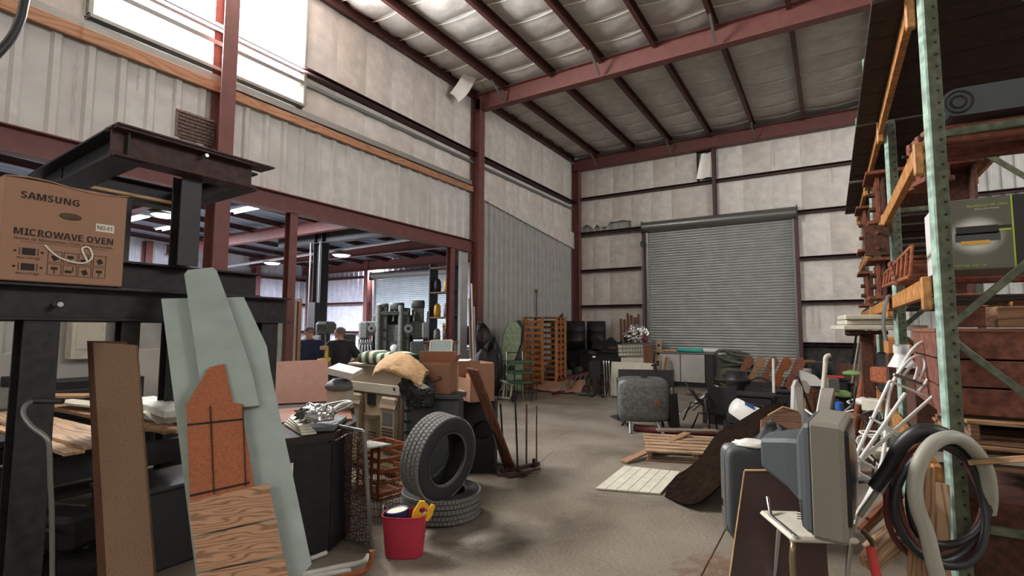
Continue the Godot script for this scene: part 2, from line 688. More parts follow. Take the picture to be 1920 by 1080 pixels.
func daylight(called: String, at: Vector3, turn: float, size: Vector2, e: float, col: String):
	var l := AreaLight3D.new()
	l.name = numbered(called)
	l.area_size = size
	l.area_normalize_energy = false
	l.light_energy = e
	l.light_color = Color(col)
	l.area_range = 60.0
	l.shadow_enabled = true
	l.position = at
	l.rotation_degrees = Vector3(0, turn, 0)
	add_child(l)

func build_shell():
	# ------------------------------------------------ floor
	structure("floor")
	bx("bed", Vector3(-6, -0.2, -4), Vector3(30.6, 0.2, 23.4), M.dark_concrete)
	var fx := [-21.2, -14.55, -9.95, -5.35, -0.75, 3.85, 9.2]
	var fz := [7.4, 1.57, -3.03, -7.63, -12.23, -15.6]
	for i in fx.size() - 1:
		for j in fz.size() - 1:
			var s := S()
			box(s, Vector3((fx[i] + fx[i + 1]) * 0.5, -0.06, (fz[j] + fz[j + 1]) * 0.5), Vector3(fx[i + 1] - fx[i] - 0.007, 0.12, fz[j] - fz[j + 1] - 0.007), Basis(), 0.004)
			part("concrete_slab", s, M.concrete)
	for q in [[Vector3(-2.42, 0, -2.97), 0.34, 0.1, "stain_rust", 20.0], [Vector3(-0.713, 0, -3.627), 0.5, 0.3, "stain_rust", 50.0], [Vector3(-2.476, 0, -6.148), 0.7, 0.35, "stain_dark", 10.0], [Vector3(-2.479, -0, -3.369), 0.8, 0.5, "stain_dark", -30.0], [Vector3(-2.697, 0, -4.896), 0.5, 0.2, "stain_dark", 40.0], [Vector3(-5.36, 0, -10.477), 1.2, 0.5, "stain_rust", 5.0], [Vector3(-1.519, -0, -4.65), 0.9, 0.3, "stain_dark", 15.0], [Vector3(-1.975, 0, -3.502), 1.1, 0.4, "stain_dark", 60.0]]:
		var st := S()
		var sb := Basis(Vector3.UP, deg_to_rad(q[4]))
		var sc: Vector3 = q[0] + Vector3(0, 0.002, 0)
		quad(st, sc + sb * Vector3(-q[1], 0, q[2]), sc + sb * Vector3(q[1], 0, q[2]), sc + sb * Vector3(q[1], 0, -q[2]), sc + sb * Vector3(-q[1], 0, -q[2]))
		part("floor_stain", st, M[q[3]])
	# hairline cracks in the concrete
	for q in [[Vector3(-2.917, 0, -5.32), Vector3(-3.028, 0, -5.857), Vector3(-2.911, 0, -5.802)], [Vector3(-3.377, 0, -6.599), Vector3(-3.414, 0, -7.018), Vector3(-3.396, 0, -7.317)], [Vector3(-2.917, 0, -5.32), Vector3(-2.846, 0, -5.045), Vector3(-2.792, 0, -4.834)]]:
		var st := S()
		for k in 2:
			bar(st, q[k] + Vector3(0, 0.0005, 0), q[k + 1] + Vector3(0, 0.0005, 0), 0.006, 0.002)
		part("floor_crack", st, M.dark_concrete)
	# ------------------------------------------------ ceiling
	var cl := structure("ceiling")
	bx("roof_deck", Vector3(1.0, 7.33, -4.2), Vector3(16.6, 0.1, 23.0), M.galv)
	bx("front_blanket", Vector3(1.0, 7.24, 1.5), Vector3(16.4, 0.05, 11.4), M.ceiling_a)
	bx("side_blanket", Vector3(5.4, 7.24, -9.75), Vector3(7.6, 0.05, 11.1), M.ceiling_a)
	var px := [-7.1, -6.15, -4.95, -3.82, -2.7, -1.58, -0.4, 0.85, 1.6]
	var cm := [M.ceiling_a, M.ceiling_b]
	for i in px.size() - 1:
		var w: float = px[i + 1] - px[i]
		var ms := [pillow(w, 0.71, 0.06, 40 + i, 0.008), pillow(w, 0.71, 0.06, 60 + i, 0.008)]
		var k := 0
		var z := -4.2
		while z > -15.3:
			again("insulation_blanket", ms[k % 2], cm[(k * 3 + i * 5) % 2], Transform3D(Basis(Vector3.RIGHT, PI * 0.5), Vector3((px[i] + px[i + 1]) * 0.5, 7.23, z - 0.355)))
			var s := S()
			var pts := []
			for q in 7:
				pts.append(Vector3(lerpf(px[i] + 0.04, px[i + 1] - 0.04, q / 6.0), 7.215 - 0.05 * sin(q / 6.0 * PI), z))
			tube(s, pts, 0.008, 4)
			part("seam_tape", s, M.tape)
			z -= 0.71
			k += 1
	for i in range(0, px.size() - 1):
		var x: float = px[i] + (0.12 if i == 0 else 0.0)
		var s := S()
		channel(s, Vector3(x, 7.11, 4.0), Vector3(x, 7.11, -15.2), 0.075, 0.2, Vector3.UP, 0.006, 1.0)
		part("purlin", s, M.purlin_steel)
	for z in [-9.6, -15.08]:
		var s := S()
		ibeam(s, Vector3(-7.0, 6.88, z), Vector3(8.8, 6.88, z), 0.2, 0.36 if z < -10.0 else 0.4, Vector3.UP, 0.016)
		var r := part("rafter", s, M.red_steel)
		for x in [-6.15, -3.82, -1.58, 0.85]:
			s = S()
			bar(s, Vector3(x, 7.02, z + 0.62), Vector3(x, 6.72, z + 0.11), 0.045, 0.006, Vector3.UP)
			bar(s, Vector3(x + 0.02, 7.02, z + 0.62), Vector3(x + 0.02, 6.72, z + 0.11), 0.006, 0.045, Vector3.UP)
			part("flange_brace", s, M.galv, r)
	# loose flap of insulation hanging by the column
	var sf := S()
	surf(sf, 6, 3, func(u: float, v: float) -> Vector3:
		return Vector3(-6.9, 6.682, -8.572).lerp(Vector3(-6.6, 7.361, -8.905), u) + Vector3(0.0, 0.0, 0.09).lerp(Vector3(0.05, -0.12, -0.16), v) + Vector3(0.04 * sin(u * 5.0), 0.05 * sin(v * 3.0 + u * 3.0), 0), 0.012)
	part("torn_insulation_flap", sf, M.tape)
	# ------------------------------------------------ left wall
	structure("wall_left")
	var lm := [M.blanket_a, M.blanket_b, M.blanket_c]
	var lp := func(z: float, y: float) -> Transform3D: return Transform3D(Basis(Vector3.UP, PI * 0.5), Vector3(-7.09, y, z))
	blanket_row(-4.98, -9.55, 4.98, 5.6, 0.69, lp, 3, lm, 11)
	blanket_row(-4.98, -9.55, 5.7, 7.2, 0.69, lp, 3, lm, 21)
	blanket_row(-9.7, -15.2, 5.7, 7.2, 0.69, lp, 3, lm, 31)
	blanket_row(-9.7, -15.2, 4.66, 5.6, 0.69, lp, 3, lm, 35)
	blanket_row(-0.0, -2.15, 4.98, 7.2, 0.72, lp, 3, lm, 41)
	blanket_row(6.9, 4.0, 4.98, 7.2, 0.72, lp, 3, lm, 43)
	blanket_row(1.2, 0.0, 4.98, 7.2, 0.6, lp, 3, lm, 45)
	bx("outer_sheet", Vector3(-7.22, 5.95, -10.1), Vector3(0.06, 2.7, 10.3), M.galv)
	bx("outer_sheet", Vector3(-7.22, 5.95, -0.5), Vector3(0.06, 2.7, 3.4), M.galv)
	bx("outer_sheet", Vector3(-7.22, 5.95, 5.6), Vector3(0.06, 2.7, 3.3), M.galv)
	bx("outer_sheet", Vector3(-7.22, 4.87, -4.2), Vector3(0.06, 0.55, 23.0), M.galv)
	# wedge of blanket below the girt, cut on the slant
	var sw := S()
	slab(sw, [Vector3(-7.015, 4.68, -9.7), Vector3(-7.015, 4.68, -15.2), Vector3(-7.015, 4.14, -15.2)], 0.02, Vector3(0, 4.4, -12))
	part("insulation_blanket", sw, M.blanket_b)
	var crr := corr_mesh(0.92, 1.34, 0.3, 0.035, 0.62)
	for k in 18:
		again("ribbed_panel", crr, M.panel_white if k % 3 else M.panel_white_b, Transform3D(Basis(Vector3.UP, PI * 0.5), Vector3(-7.08, 3.52, 6.6 - 0.46 - k * 0.92)))
	var crl := corr_mesh(0.92, 4.64, 0.23, 0.05, 0.68)
	for k in 6:
		again("ribbed_panel", crl, M.panel_grey, Transform3D(Basis(Vector3.UP, PI * 0.5), Vector3(-7.09, 0.0, -9.66 - 0.46 - k * 0.92)))
	# lower half wall beside the opening
	var crh := corr_mesh(0.92, 0.66, 0.3, 0.035, 0.62)
	var crt := corr_mesh(0.46, 1.95, 0.23, 0.03, 0.62)
	for k in 9:
		again("ribbed_panel", crh, M.panel_white_b, Transform3D(Basis(Vector3.UP, PI * 0.5), Vector3(-7.06, 1.28, 5.5 - k * 0.92)))
	for k in 4:
		again("ribbed_panel", crt, M.panel_grey, Transform3D(Basis(Vector3.UP, PI * 0.5), Vector3(-7.06, 0.0, -3.4 - k * 0.46)))
	bx("dwarf_wall", Vector3(-7.12, 0.64, 1.85), Vector3(0.16, 1.28, 10.1), M.panel_white_b)
	bx("half_wall_back", Vector3(-7.16, 0.98, 0.95), Vector3(0.05, 1.95, 11.9), M.panel_grey)
	bx("half_wall_cap", Vector3(-7.1, 1.97, 0.95), Vector3(0.18, 0.04, 11.95), M.panel_grey)
	bx("end_post", Vector3(-7.08, 1.0, -5.05), Vector3(0.1, 2.0, 0.06), M.orange_board)
	for g in [[5.65, -4.95, -15.2], [5.65, 6.9, -4.95]]:
		var s := S()
		channel(s, Vector3(-7.0, g[0], g[1]), Vector3(-7.0, g[0], g[2]), 0.16, 0.07, Vector3.UP, 0.006, 1.0)
		part("girt", s, M.dark_red_steel)
	bx("ledger_board", Vector3(-7.0, 4.82, 1.6), Vector3(0.05, 0.15, 10.6), M.orange_board)
	bx("ledger_board", Vector3(-7.0, 4.79, -6.66), Vector3(0.05, 0.13, 5.7), M.orange_board)
	bx("flashing_strip", Vector3(-7.03, 4.95, -1.1), Vector3(0.03, 0.1, 16.8), M.flashing)
	var s1 := S()
	ibeam(s1, Vector3(-7.02, 3.44, 6.5), Vector3(-7.02, 3.44, -9.5), 0.18, 0.28, Vector3.UP, 0.016)
	part("header_beam", s1, M.red_steel)
	for zz in [-3.66, -9.6, -15.15, 2.0]:
		var s := S()
		ibeam(s, Vector3(-6.93, 0, zz), Vector3(-6.93, 7.0, zz), 0.2, 0.25, Vector3.RIGHT, 0.016)
		bar(s, Vector3(-6.9, 0.01, zz - 0.2), Vector3(-6.9, 0.01, zz + 0.2), 0.42, 0.02)
		part("column", s, M.red_steel)
	for zz in [-4.83, -8.75]:
		var s := S()
		ibeam(s, Vector3(-7.02, 0, zz), Vector3(-7.02, 3.3, zz), 0.13, 0.13, Vector3.RIGHT, 0.01)
		part("opening_post", s, M.red_steel)
	bx("opening_jamb", Vector3(-7.08, 1.66, -9.28), Vector3(0.08, 3.32, 0.26), M.panel_grey)
	for q in [[Vector3(-7.02, 4.092, -2.088), 0.04, 0.75], [Vector3(-7.02, 4.631, -3.081), 0.03, 0.5], [Vector3(-7.02, 4.53, -2.682), 0.03, 0.3], [Vector3(-6.97, 4.816, -2.088), 0.05, 0.2]]:
		var st := S()
		quad(st, q[0] + Vector3(0, -q[2], q[1]), q[0] + Vector3(0, -q[2], -q[1]), q[0] + Vector3(0, q[2], -q[1]), q[0] + Vector3(0, q[2], q[1]))
		part("rust_streak", st, M.stain_rust)
	# ------------------------------------------------ translucent window high in the left wall
	structure("window_1")
	var tl := corr_mesh(0.69, 2.2, 0.23, 0.03, 0.6)
	for k in 4:
		again("translucent_sheet", tl, M.window_sheet, Transform3D(Basis(Vector3.UP, PI * 0.5), Vector3(-7.12, 5.12, -2.2 - 0.345 - k * 0.69)))
	bx("window_jamb", Vector3(-7.05, 6.2, -2.18), Vector3(0.1, 2.2, 0.05), M.flashing)
	bx("window_jamb", Vector3(-7.05, 6.2, -4.97), Vector3(0.1, 2.2, 0.05), M.flashing)
	bx("window_sill", Vector3(-7.05, 5.08, -3.57), Vector3(0.12, 0.05, 2.8), M.flashing)
	structure("window_2")
	for k in 4:
		again("translucent_sheet", tl, M.window_sheet, Transform3D(Basis(Vector3.UP, PI * 0.5), Vector3(-7.12, 5.12, 3.97 - 0.345 - k * 0.69)))
	# ------------------------------------------------ back wall
	structure("wall_back")
	bx("outer_sheet", Vector3(0.9, 3.6, -15.48), Vector3(16.6, 7.4, 0.06), M.galv)
	var crb := corr_mesh(0.92, 7.1, 0.23, 0.03, 0.6)
	for k in 18:
		if k < 3 or k > 6:
			again("ribbed_panel", crb, M.panel_grey, Transform3D(Basis(), Vector3(-7.1 + 0.46 + k * 0.92, 0.05, -15.43)))
	var bp := func(x: float, y: float) -> Transform3D: return Transform3D(Basis(), Vector3(x, y, -15.3))
	var bl := [M.blanket_a, M.blanket_b, M.blanket_a, M.blanket_c]
	blanket_row(-7.0, -3.15, 5.8, 6.8, 0.64, bp, 3, bl, 51)
	blanket_row(-2.63, 1.6, 5.8, 6.8, 0.7, bp, 3, bl, 52)
	blanket_row(-7.0, -5.14, 4.98, 5.72, 0.62, bp, 3, bl, 53)
	blanket_row(-5.14, -2.66, 4.7, 5.72, 0.62, bp, 3, bl, 153)
	blanket_row(-2.63, 1.6, 4.66, 5.72, 0.7, bp, 3, bl, 54)
	blanket_row(-7.0, -4.72, 3.44, 4.5, 0.57, bp, 3, bl, 55)
	blanket_row(-0.66, 1.6, 3.44, 4.58, 0.75, bp, 3, bl, 56)
	blanket_row(-7.0, -4.72, 2.3, 3.36, 0.57, bp, 3, bl, 57)
	blanket_row(-0.66, 1.6, 2.3, 3.36, 0.75, bp, 3, bl, 58)
	blanket_row(-7.0, -4.72, 1.0, 2.22, 0.57, bp, 3, bl, 59)
	blanket_row(-0.66, 1.6, 1.22, 2.22, 0.75, bp, 3, bl, 60)
	# ragged lower edges left where the blanket has been torn away
	for rg in [[-7.0, -5.1, 4.99, 0.26], [-2.4, -0.7, 4.68, 0.05]]:
		var poly := [Vector3(rg[0], rg[2] + 0.02, -15.29), Vector3(rg[1], rg[2] + 0.02, -15.29)]
		var nn := 16
		for k in nn + 1:
			poly.append(Vector3(lerpf(rg[1], rg[0], float(k) / nn), rg[2] - 0.02 - rng.randf() * rg[3] * (0.4 + 0.6 * k / nn), -15.29))
		var s := S()
		slab(s, poly, 0.02, Vector3(0, 4, 0))
		part("torn_blanket_edge", s, M.blanket_c)
	var ft := S()
	surf(ft, 5, 6, func(u: float, v: float) -> Vector3:
		return Vector3(lerpf(-3.0, -2.72, u) - 0.14 * v * (1.0 - u), 6.62 - v * 0.72, -15.22 + 0.05 * sin(u * 8.0 + v * 2.0)), 0.01)
	part("torn_blanket_flap", ft, M.tape)
	bx("dwarf_wall", Vector3(4.0, 0.6, -15.34), Vector3(9.3, 1.2, 0.14), M.dark_concrete)
	bx("dwarf_wall", Vector3(-5.9, 0.5, -15.34), Vector3(2.4, 1.0, 0.14), M.panel_white_b)
	for g in [[5.76, -7.0, 4.0], [4.62, -7.0, -4.6], [4.62, -0.75, 4.0], [3.4, -7.0, -4.74], [3.4, -0.62, 4.0], [2.26, -7.0, -4.74], [2.26, -0.62, 4.0], [1.19, -0.62, 4.0]]:
		var s := S()
		channel(s, Vector3(g[1], g[0], -15.2), Vector3(g[2], g[0], -15.2), 0.16, 0.08, Vector3.UP, 0.006, 1.0)
		part("girt", s, M.dark_red_steel)
	for p in [[-2.66, 4.6, 6.8], [-0.66, 0.0, 4.75], [-4.72, 0.0, 4.6]]:
		var s := S()
		channel(s, Vector3(p[0], p[1], -15.2), Vector3(p[0], p[2], -15.2), 0.09, 0.16, Vector3(0, 0, 1), 0.006, 1.0)
		part("wall_post", s, M.dark_red_steel)
	rolling_door("door_1", -4.62, -0.74, 4.6, -15.24, 0.15, false, M.slat_grey, M.drum_grey)
	bx("hoist_gearbox", Vector3(-4.72, 4.1, -15.05), Vector3(0.1, 0.16, 0.12), M.dark_steel)
	tb("hoist_chain", [Vector3(-4.74, 4.1, -15.0), Vector3(-4.75, 1.2, -15.0), Vector3(-4.71, 1.1, -15.0), Vector3(-4.69, 1.2, -15.0), Vector3(-4.7, 4.1, -15.0)], 0.009, M.galv, 5)
	for q in [[Vector3(-0.373, 1.935, -15.22), 0.05, 0.55], [Vector3(-0.237, 1.798, -15.22), 0.06, 0.5], [Vector3(-0.671, 1.593, -15.22), 0.05, 0.3], [Vector3(-1.118, 6.122, -15.22), 0.03, 0.35], [Vector3(0.179, 5.478, -15.22), 0.03, 0.4]]:
		var st := S()
		quad(st, q[0] + Vector3(-q[1], -q[2], 0), q[0] + Vector3(q[1], -q[2], 0), q[0] + Vector3(q[1], q[2], 0), q[0] + Vector3(-q[1], q[2], 0))
		part("rust_streak", st, M.stain_rust)
	# ------------------------------------------------ right and front walls
	structure("wall_right")
	var crw := corr_mesh(0.92, 5.1, 0.3, 0.035, 0.62)
	for k in 25:
		again("ribbed_panel", crw, M.panel_white, Transform3D(Basis(Vector3.UP, -PI * 0.5), Vector3(9.0, 0.0, -15.2 + 0.46 + k * 0.92)))
	bx("outer_sheet", Vector3(9.15, 3.65, -4.2), Vector3(0.1, 7.3, 23.0), M.galv)
	var rp := func(z: float, y: float) -> Transform3D: return Transform3D(Basis(Vector3.UP, -PI * 0.5), Vector3(9.03, y, z))
	blanket_row(-15.2, -13.5, 5.15, 7.2, 0.85, rp, 2, lm, 71)
	blanket_row(-9.7, -6.9, 5.15, 7.2, 0.92, rp, 2, lm, 72)
	blanket_row(-3.2, 7.0, 5.15, 7.2, 0.92, rp, 2, lm, 73)
	structure("window_3")
	for k in 5:
		again("translucent_sheet", tl, M.window_sheet, Transform3D(Basis(Vector3.UP, -PI * 0.5), Vector3(9.05, 5.12, -6.8 + 0.345 + k * 0.72)))
	structure("window_5")
	for k in 5:
		again("translucent_sheet", tl, M.window_sheet, Transform3D(Basis(Vector3.UP, -PI * 0.5), Vector3(9.05, 5.12, -13.4 + 0.345 + k * 0.72)))
	structure("wall_front")
	for k in 18:
		again("ribbed_panel", crb, M.panel_white, Transform3D(Basis(Vector3.UP, PI), Vector3(-7.0 + 0.46 + k * 0.92, 0.05, 7.2)))
	bx("outer_sheet", Vector3(0.9, 3.65, 7.3), Vector3(16.6, 7.3, 0.1), M.galv)
	structure("window_4")
	for k in 6:
		again("translucent_sheet", tl, M.window_sheet, Transform3D(Basis(Vector3.UP, PI), Vector3(-1.5 + 0.345 + k * 0.69, 3.5, 7.1)))

func build_shop():
	# ------------------------------------------------ neighbouring shop seen through the opening
	structure("wall_shop_back")
	bx("outer_sheet", Vector3(-14.1, 2.3, -15.45), Vector3(14.0, 4.8, 0.06), M.galv)
	var cb := corr_mesh(0.92, 4.5, 0.31, 0.035, 0.6)
	for k in 14:
		again("ribbed_panel", cb, M.shop_white, Transform3D(Basis(), Vector3(-20.0 + k * 0.92, 0.0, -15.36)))
	for y in [3.72, 2.6, 1.35]:
		var s := S()
		channel(s, Vector3(-20.5, y, -15.22), Vector3(-16.5, y, -15.22), 0.16, 0.1, Vector3.UP, 0.006, 1.0)
		part("girt", s, M.red_steel)
	for x in [-16.55, -20.3]:
		var s := S()
		ibeam(s, Vector3(x, 0, -15.1), Vector3(x, 4.4, -15.1), 0.22, 0.3, Vector3(0, 0, 1), 0.016)
		part("column", s, M.red_steel)
	rolling_door("door_2", -16.2, -12.3, 3.72, -15.2, 0.14, false, M.slat_shop, M.galv)
	structure("wall_shop_left")
	bx("outer_sheet", Vector3(-21.0, 2.4, -6.5), Vector3(0.06, 5.0, 18.0), M.galv)
	var cs := corr_mesh(0.92, 4.9, 0.31, 0.035, 0.6)
	for k in 19:
		again("ribbed_panel", cs, M.shop_white, Transform3D(Basis(Vector3.UP, PI * 0.5), Vector3(-20.9, 0.0, -15.3 + 0.46 + k * 0.92)))
	for y in [3.72, 2.6, 1.35]:
		var s := S()
		channel(s, Vector3(-20.75, y, 2.0), Vector3(-20.75, y, -15.2), 0.16, 0.1, Vector3.UP, 0.006, 1.0)
		part("girt", s, M.red_steel)
	for z in [-12.6, -8.5, -4.0]:
		var s := S()
		ibeam(s, Vector3(-20.6, 0, z), Vector3(-20.6, 4.6, z), 0.22, 0.34, Vector3.RIGHT, 0.016)
		part("column", s, M.red_steel)
	structure("wall_shop_front")
	bx("sheet", Vector3(-14.1, 2.7, 2.4), Vector3(14.0, 5.4, 0.08), M.shop_white)
	structure("ceiling_shop")
	var ch := corr_mesh(1.0, 3.6, 0.25, 0.04, 0.5)
	for i in 14:
		for j in 5:
			var z := 2.3 - j * 3.58
			var y := 4.45 + 0.045 * (z + 15.3)
			again("roof_sheet", ch, M.roof_blue, Transform3D(Basis(Vector3.RIGHT, -PI * 0.5 - 0.045), Vector3(-20.6 + i * 1.0, y, z)))
	bx("roof_cover", Vector3(-14.1, 5.45, -6.5), Vector3(14.2, 0.06, 18.0), M.galv)
	for z in [-2.0, -5.6, -9.2, -12.4, -15.0]:
		var y: float = 4.4 + 0.045 * (z + 15.3)
		var s := S()
		ibeam(s, Vector3(-20.8, y - 0.28, z), Vector3(-7.2, y - 0.28, z), 0.18, 0.36, Vector3.UP, 0.014)
		part("rafter", s, M.red_steel)
	for k in 9:
		var x := -19.8 + k * 1.5
		var s := S()
		channel(s, Vector3(x, 5.09, 2.2), Vector3(x, 4.32, -15.2), 0.07, 0.16, Vector3.UP, 0.006, 1.0)
		part("purlin", s, M.dark_red_steel)
	# big black column inside the shop with a sloped brace and conduits
	structure("trim_1")
	var s2 := S()
	ibeam(s2, Vector3(-12.5, 0, -9.6), Vector3(-12.5, 4.3, -9.6), 0.26, 0.36, Vector3.RIGHT, 0.02)
	part("column", s2, M.black_column)
	s2 = S()
	ibeam(s2, Vector3(-14.5, 4.2, -9.55), Vector3(-9.2, 4.2, -9.65), 0.25, 0.44, Vector3.UP, 0.02)
	part("beam", s2, M.black_column)
	tb("conduit", [Vector3(-12.72, 0.3, -9.4), Vector3(-12.72, 4.0, -9.4)], 0.02, M.galv, 8)
	tb("conduit", [Vector3(-12.3, 1.2, -9.4), Vector3(-12.3, 4.0, -9.4)], 0.016, M.galv, 8)
	bx("junction_box", Vector3(-12.35, 1.85, -9.3), Vector3(0.3, 0.8, 0.16), M.dark_steel)
	tb("sprinkler_pipe", [Vector3(-20.6, 3.9, -11.0), Vector3(-9.0, 4.15, -10.9)], 0.05, M.shop_white, 10)
	# lamps
	var long_at := [Vector3(-16.63, 4.6, -6.491), Vector3(-17.213, 4.6, -7.667), Vector3(-12.818, 4.6, -7.469), Vector3(-12.806, 4.6, -6.496), Vector3(-16.364, 4.2, -15.195)]
	for k in long_at.size():
		var t := thing("strip_lamp", ["white fluorescent strip lamp glowing under the shop roof next to another strip", "white fluorescent strip lamp glowing under the shop roof next to another strip", "wide fluorescent strip lamp glowing just beyond the red header beam", "short bright strip lamp glowing beside the tall red column", "dim strip lamp under the shop roof by the rolling door"][k], "lamp", long_at[k], 0.0, "strip lamps in the neighbouring shop")
		bx("housing", Vector3(0, 0.05, 0), Vector3(1.4 if k < 3 else 0.6, 0.06, 0.32), M.shop_white)
		for zz in [-0.09, 0.09]:
			tb("tube", [Vector3(-0.65 if k < 3 else -0.26, 0.0, zz), Vector3(0.65 if k < 3 else 0.26, 0.0, zz)], 0.022, M.tube_glow, 8)
		tb("hanger", [Vector3(-0.2, 0.08, 0), Vector3(-0.2, 0.42, 0)], 0.006, M.galv, 5)
		tb("hanger", [Vector3(0.2, 0.08, 0), Vector3(0.2, 0.42, 0)], 0.006, M.galv, 5)
		var l := AreaLight3D.new()
		l.name = "light"
		l.area_size = Vector2(1.2 if k < 3 else 0.5, 0.25)
		l.area_normalize_energy = true
		l.light_energy = 34.0
		l.light_color = Color("eef0ff")
		l.area_range = 40.0
		l.shadow_enabled = true
		l.position = Vector3(0, -0.04, 0)
		l.rotation_degrees = Vector3(-90, 0, 0)
		t.add_child(l)
	for q in [[Vector3(-13.344, 4.2, -5.813), "round bluish-white high-bay lamp glowing under the shop roof between strip lamps"], [Vector3(-13.387, 3.9, -11.053), "round white high-bay lamp glowing right of the black column"], [Vector3(-17.282, 3.9, -11.161), "small round high-bay lamp glowing far off beyond the red opening post"]]:
		var t := thing("high_bay_lamp", q[1], "lamp", q[0], 0.0, "high-bay lamps in the neighbouring shop")
		var s := S()
		lathe(s, [Vector2(0.001, 0.12), Vector2(0.1, 0.12), Vector2(0.14, 0.06), Vector2(0.3, 0.03), Vector2(0.3, 0.0), Vector2(0.27, -0.01)], 24)
		part("housing", s, M.galv)
		s = S()
		lathe(s, [Vector2(0.27, -0.01), Vector2(0.2, -0.05), Vector2(0.001, -0.06)], 24)
		part("diffuser", s, M.bay_glow)
		tb("hook", [Vector3(0, 0.12, 0), Vector3(0, 0.5, 0)], 0.008, M.galv, 5)
		var l := AreaLight3D.new()
		l.name = "light"
		l.area_size = Vector2(0.5, 0.5)
		l.area_normalize_energy = true
		l.light_energy = 52.0
		l.light_color = Color("e6ecff")
		l.area_range = 40.0
		l.shadow_enabled = true
		l.position = Vector3(0, -0.07, 0)
		l.rotation_degrees = Vector3(-90, 0, 0)
		t.add_child(l)

func object_materials():
	mat("carton", "a37c63", 0.85, "fine", 1.5)
	mat("carton_b", "a0755b", 0.85, "fine", 1.5)
	mat("carton_c", "b57b45", 0.8, "fine", 1.5)
	mat("kraft", "c09a6c", 0.8, "fine", 1.2, 0.0, "nrm_wrinkle", 0.8)
	mat("ink", "2b211c", 0.8)
	mat("ink_soft", "54402f", 0.8)
	mat("masking", "d8d2bd", 0.7)
	mat("white_tape", "e0dacb", 0.6)
	mat("pale_board", "a9b5ac", 0.75, "blotch", 1.2, 0.0, "nrm_fine", 0.2)
	mat("pale_board_b", "a3b0a7", 0.75, "blotch", 0.9, 0.0, "nrm_fine", 0.2)
	mat("osb", "b0704e", 0.85, "osb", 1.5, 0.0, "nrm_fine", 0.5)
	mat("cedar", "c69a78", 0.75, "wood_rough", 1.6)
	mat("chip", "ab9482", 0.9, "speck", 1.6, 0.0, "nrm_fine", 0.4)
	mat("chip_edge", "7a5a44", 0.9, "speck", 2.0)
	mat("pine", "d8b48a", 0.75, "wood", 0.8)
	mat("pine_b", "c4a483", 0.75, "wood_rough", 0.7)
	mat("pine_c", "b08a68", 0.8, "wood_rough", 0.8)
	mat("old_wood", "8b6a52", 0.85, "wood_rough", 0.8)
	mat("red_wood", "8f5c46", 0.8, "wood_rough", 0.9)
	mat("grey_wood", "8a8074", 0.9, "wood_rough", 0.8)
	mat("brown_ply", "8a5a44", 0.7, "blotch", 2.0)
	mat("dark_ply", "35271f", 0.75, "dirty", 1.0)
	mat("cream_plastic", "d3cbb8", 0.5, "grain", 1.0)
	mat("beige_plastic", "b8a78c", 0.55, "grain", 1.0)
	mat("beige_dark", "a39078", 0.6, "grain", 1.0)
	mat("white_plastic", "dcdad2", 0.45)
	mat("white_paint", "d9d6cb", 0.55, "blotch", 1.5)
	mat("chalk", "d8d3bf", 0.6, "blotch", 1.0)
	mat("black_plastic", "262524", 0.5, "grain", 2.0)
	mat("black_gloss", "1c1c1d", 0.25)
	mat("bag_black", "1f2220", 0.3, "", 1.0, 0.0, "nrm_wrinkle", 1.0)
	mat("grey_plastic", "6d6f6c", 0.6, "grain", 1.5)
	mat("dark_grey_plastic", "4d5153", 0.6, "grain", 1.5)
	mat("tv_shell", "837e71", 0.55, "grain", 2.0)
	mat("tv_back", "4b5052", 0.6, "grain", 2.0)
	mat("rubber", "2a2a2a", 0.85, "grain", 3.0, 0.0, "nrm_fine", 0.3)
	mat("rubber_dusty", "5b5a56", 0.9, "grain", 3.0)
	mat("tread", "74736f", 0.9, "grain", 3.0)
	mat("bin_red", "b02a3e", 0.4, "grain", 2.0)
	mat("saw_yellow", "d9a12a", 0.4)
	mat("blue", "2d62b0", 0.4)
	mat("navy", "25365e", 0.5)
	mat("teal", "38a39a", 0.5)
	mat("green_cloth", "3d5a44", 0.9)
	mat("cream_cloth", "d8d2bb", 0.9)
	mat("steel", "a9a8a4", 0.35, "grain", 2.0, 0.8)
	mat("chrome", "c9c9c6", 0.15, "", 1.0, 1.0)
	mat("wire_rust", "6a5044", 0.7, "rusty", 3.0, 0.3)
	mat("rust", "8a4f36", 0.85, "dirty", 1.5)
	mat("rust_dark", "5a3527", 0.85, "dirty", 1.5)
	mat("rust_orange", "a05a34", 0.85, "dirty", 1.8)
	mat("crate_orange", "c98146", 0.7, "dirty", 2.0)
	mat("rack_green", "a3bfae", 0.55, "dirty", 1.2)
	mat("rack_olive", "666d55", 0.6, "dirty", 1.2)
	mat("rack_orange", "c78a4a", 0.55, "dirty", 1.0)
	mat("rack_red", "80452f", 0.7, "dirty", 1.2)
	mat("crate_red", "7f4c3b", 0.85, "dirty", 1.2)
	mat("machine_grey", "85877c", 0.55, "dirty", 1.5, 0.1)
	mat("machine_dark", "5a5c52", 0.6, "dirty", 1.5, 0.1)
	mat("machine_green", "9db08e", 0.55, "dirty", 1.5)
	mat("oil_black", "1b1a19", 0.6, "dirty", 2.0)
	mat("grime", "33302c", 0.9, "dirty", 1.5)
	mat("tank_grey", "6a6c69", 0.5, "dirty", 1.5, 0.2)
	mat("hose_pale", "9d9a8c", 0.5, "grain", 2.0)
	mat("hose_black", "242424", 0.45)
	mat("hose_red", "5a2a26", 0.5)
	mat("hose_green", "5a5f4d", 0.6, "dirty", 2.0)
	mat("foil", "d8d8d6", 0.22, "", 1.5, 1.0, "nrm_wrinkle", 1.0)
	mat("enamel", "d9d9d4", 0.3)
	mat("skin", "c08a70", 0.6)
	mat("hair_grey", "6a625c", 0.9)
	mat("shirt_navy", "2d3550", 0.9, "grain", 3.0)
